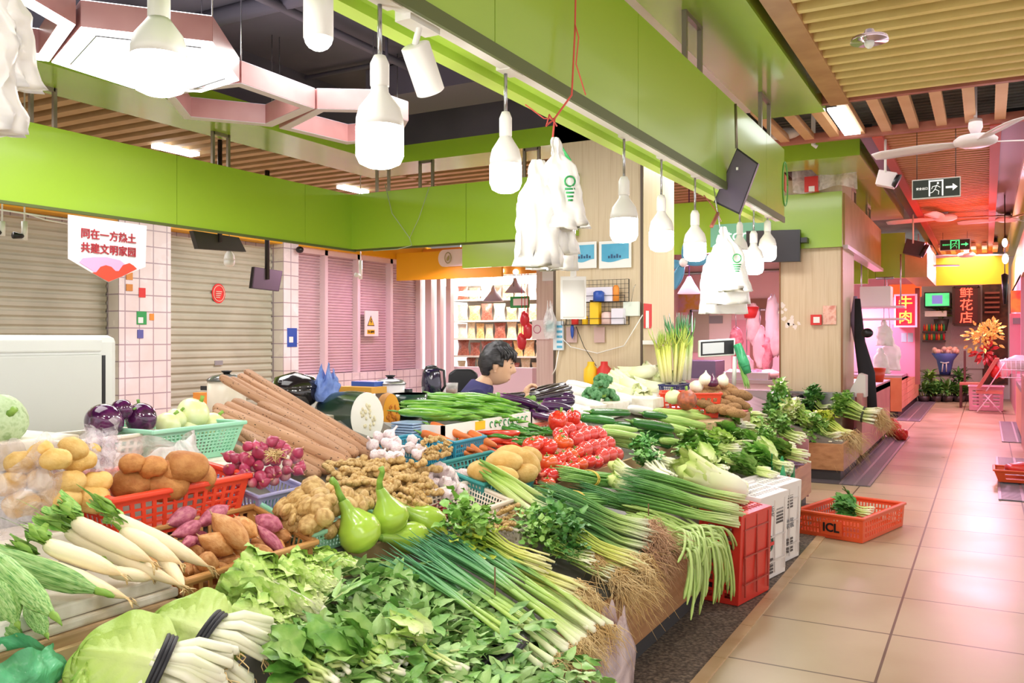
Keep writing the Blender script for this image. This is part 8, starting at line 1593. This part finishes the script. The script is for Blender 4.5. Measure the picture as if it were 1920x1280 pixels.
for u, v, r_, l in ((1842, 632, .34, 'large bunch of gold and red tinsel at the flower shop'), (1858, 620, .2, 'upper strand of gold tinsel beside the large bunch'), (1850, 660, .25, 'red ornament bunch below the gold tinsel')):
    m = MB(); c_ = at(u, v, y=19.8)
    for i in range(60): d = V((rr.gauss(0, 1), rr.gauss(0, .5), rr.gauss(0, 1))).normalized(); m.leaf(c_+d*r_*rr.random(), d, V((rr.random()-.5, -1, rr.random())), .12, .06, .3, .1, 0, 3, 2)
    tag(m.build('tinsel', GOLD if v < 650 else M('red_foil', '')), l, 'ornament', kind='stuff')
def plant(u, v, d, h_, w_, label, mt_, n=70, pot_=True, ll=.16, name='potted_plant'):
    p = at(u, v, d=d); g = random.Random(int(u*7+v)); o = thing(name, label, 'plant', p); m = MB()
    for i in range(n): dd = V((g.gauss(0, 1), g.gauss(0, 1), abs(g.gauss(.3, .8)))).normalized(); b = p+Z1*h_*(.35+.3*g.random())+dd*w_*.25*g.random(); m.leaf(b, dd, V((g.random()-.5, g.random()-.5, 1)), ll*g.uniform(.7, 1.3), ll*.4, g.uniform(.2, .8), .1, .05, 4, 2)
    m.build('leaves', mt_, o); st = MB()
    for i in range(5): st.tube([p+Z1*.02, p+Z1*h_*.5+V((g.gauss(0, .05), g.gauss(0, .05), 0))*w_*3], .006, 5)
    st.build('stems', STEMG, o)
    if pot_: MB().lathe([(w_*.22, 0), (w_*.3, h_*.28), (w_*.27, h_*.28)], 14, Matrix.Translation(p)).build('pot', M('dark_pot', '#4a4440', rough=.5), o)
for k in range(8): plant(1732+k*11, 753-(k % 2)*1, 17.4+.2*(k % 2), .42, .4, '%s from the left of the low green plants in front of the flower shop' % ORD[k], LEAFD, 46)
plant(1765, 620, 18.5, .9, .5, 'tall leafy plant left of the red neon sign', LETD, 80, True, .2, 'leafy_plant'); plant(1800, 752, 17.6, .8, .5, 'dark bushy plant below the beaded panel', LEAFD, 80, True); plant(1745, 752, 17.8, .9, .45, 'pale flower stems left of the blue bouquet', LETD, 60, True)
o = thing('bouquet', 'blue wrapped bouquet with white ribbon and pale pink flowers', 'flowers', at(1772, 700, d=17.9)); p = at(1772, 702, d=17.9); MB().lathe([(.1, 0), (.12, .1), (.16, .3), (.26, .44)], 18, Matrix.Translation(p)).build('wrapping', M('bouquet_blue', '#5a6fb8', rough=.5), o); m = MB(); g = random.Random(4)
for i in range(26): m.ball(p+V((g.uniform(-.22, .22), g.uniform(-.2, .2), .44+g.uniform(0, .1))), .05, 8, 6)
m.build('flowers', M('peach_flower', '#f0c0b0', rough=.6), o); MB().tube([p+V((-.08, -.17, .26)), p+V((0, -.18, .24)), p+V((.08, -.17, .26))], .014, 6).tube([p+V((-.03, -.17, .26)), p+V((-.05, -.16, .06))], .012, 6).tube([p+V((.03, -.17, .26)), p+V((.03, -.16, .06))], .012, 6).build('ribbon', WHITE, o)
o = thing('stool_table', 'dark little table carrying the blue bouquet', 'table', at(1772, 745, d=17.9)); p = at(1772, 702, d=17.9); MB().box((p.x-.3, p.y-.25, p.z-.03), (p.x+.3, p.y+.25, p.z)).build('top', BLACK, o, smooth=False)
for a, b in ((-.26, -.2), (.26, -.2), (-.26, .2), (.26, .2)): MB().box((p.x+a-.015, p.y+b-.015, 0), (p.x+a+.015, p.y+b+.015, p.z-.03)).build('leg', BLACK, o, smooth=False)
WDC = M('rosy_chair_wood', ['#b8705c', '#c9856e'], rough=.45, scale=4)
p = at(1853, 775, z=0); o = thing('folding_chair', 'folding chair with white crossed legs and slatted wooden seat at the right', 'chair', p); s = mpp(p)
def cp(u, v, dy=0): return at(u, v, y=p.y+dy)
for dy in (0, .32):
    for a, b in (((1832, 772), (1862, 735)), ((1878, 774), (1842, 735)), ((1848, 735), (1884, 680))): MB().tube([cp(*a, dy), cp(*b, dy)], .011, 6).build('leg', FANM, o)
MB().box((cp(1830, 735).x, p.y-.02, cp(1830, 735).z-.02), (cp(1880, 735).x, p.y+.36, cp(1830, 735).z+.02)).build('seat', WDC, o, smooth=False); MB().prism([(-.03, -.26), (.03, -.26), (.03, .26), (-.03, .26)], cp(1852, 700), (1, 0, 0), V((.55, 0, 1)), .36).build('backrest', WDC, o, smooth=False)
p2 = cp(1850, 770, .5); o = basket('crate', 'pink slatted crate behind the folding chair', [(p2.x-.28, p2.y), (p2.x+.26, p2.y), (p2.x+.26, p2.y+.4), (p2.x-.28, p2.y+.4)], .42, M('pink_plastic', '#e3aebc', rough=.4), .02, .95, holes=(3, 5), level=.43, cat='crate')
o = thing('chair', 'brown wooden chair left of the folding chair', 'chair', at(1822, 770, z=0)); q = at(1822, 765, z=0)
MB().box((q.x-.2, q.y, .42), (q.x+.12, q.y+.4, .46)).build('seat', WDC, o, smooth=False); MB().box((q.x-.14, q.y+.36, .46), (q.x-.1, q.y+.4, 1.05)).build('backrest', M('dark_brown_wood', '#5a3630'), o, smooth=False)
for a, b in ((-.18, .02), (.1, .02), (-.18, .38), (.1, .38)): MB().box((q.x+a-.02, q.y+b-.02, 0), (q.x+a+.02, q.y+b+.02, .42)).build('leg', M('dark_brown_wood', ''), o, smooth=False)
for u, v, w_, m_, l in ((1882, 690, .13, FAT, 'pink bag hanging on the folding chair'), (1868, 695, .1, M('red_film', ''), 'red bag hanging on the folding chair')): tag(MB().ball(cp(u, v, .1), (w_, .08, w_*1.2), 14, 10, lump(6, .3, 3)).build('plastic_bag', m_), l, 'bag')
# right hand stall
struct('wall_right', MB().box((.42, 14.2, 0), (.5, 20.9, 2.2)), M('pink_stall_wall', '#e79fb4', rough=.5), smooth=False)
c = thing('stall_counter', 'right hand wooden stall counter with a pink panel above', 'counter', (.6, 12, 0)); MB().box((.36, 12.0, .1), (.42, 14.18, .62)).build('front_panel', M('rosy_plank', ''), c, smooth=False); MB().box((.36, 10.3, .0), (.42, 12.0, .85)).build('pink_panel', M('rosy_wood', ''), c, smooth=False); MB().box((.36, 12.0, .62), (1.2, 14.18, .68)).build('worktop', STEEL, c, smooth=False)
card('pink_wall_panel', 'tall pink panel at the right edge of the aisle', 'panel', 1893, 588, 1935, 700, y=14.4, mat=M('bright_pink', ''), th=.03); card('red_shop_sign', 'red lit shop sign at the right edge of the aisle', 'sign', 1895, 545, 1935, 585, y=14.3, mat=M('sign_red_lit', ['#d8303a', '#f0803a', '#c22a34'], scale=3, emit=.5), th=.04)
card('notice', 'grey striped notice on the right pink panel', 'notice', 1899, 596, 1925, 607, y=14.35, mat=GREY, th=.01)
o = thing('white_basket', 'white wire basket on the right hand counter', 'basket', at(1905, 690, y=13.2)); q = at(1905, 690, y=13.2); wm = MB()
for k in range(9): wm.tube([q+V((-.15+k*.05, -.15, -.12)), q+V((-.17+k*.055, -.18, .1))], .005, 4)
for z_ in (-.12, -.02, .1): wm.tube([q+V((-.17, -.17, z_)), q+V((.3, -.17, z_))], .006, 4)
wm.build('wires', PKW, o); tag(MB().ball(q+V((.08, 0, .06)), (.2, .12, .1), 14, 8, lump(2, .3)).build('plastic_bag', PKW), 'white bag in the wire basket at the right', 'bag')
for u, v, r_ in ((1884, 455, .03), (1885, 485, .035)): p = at(u, v, y=12); tag(MB().ball(p, (r_, r_, r_*1.8), 12, 8).build('lit_lamp', M('oval_lamp_glow', '')), 'bright hanging lamp at the right edge, %s one' % ('upper' if v < 470 else 'lower'), 'lamp')
tag(MB().tube([at(1884, 330, y=12), at(1884, 512, y=12), at(1884, 515, y=12), at(1884, 570, y=12)], [.006, .006, .04, .015], 8).build('closed_umbrella', BLACK), 'closed black umbrella hanging at the right edge', 'umbrella')
# parked prototypes that were never placed are removed
for o in list(C.objects):
    if o.type == 'MESH' and o.parent is None and 'label' not in o and o.get('kind') is None: bpy.data.objects.remove(o)
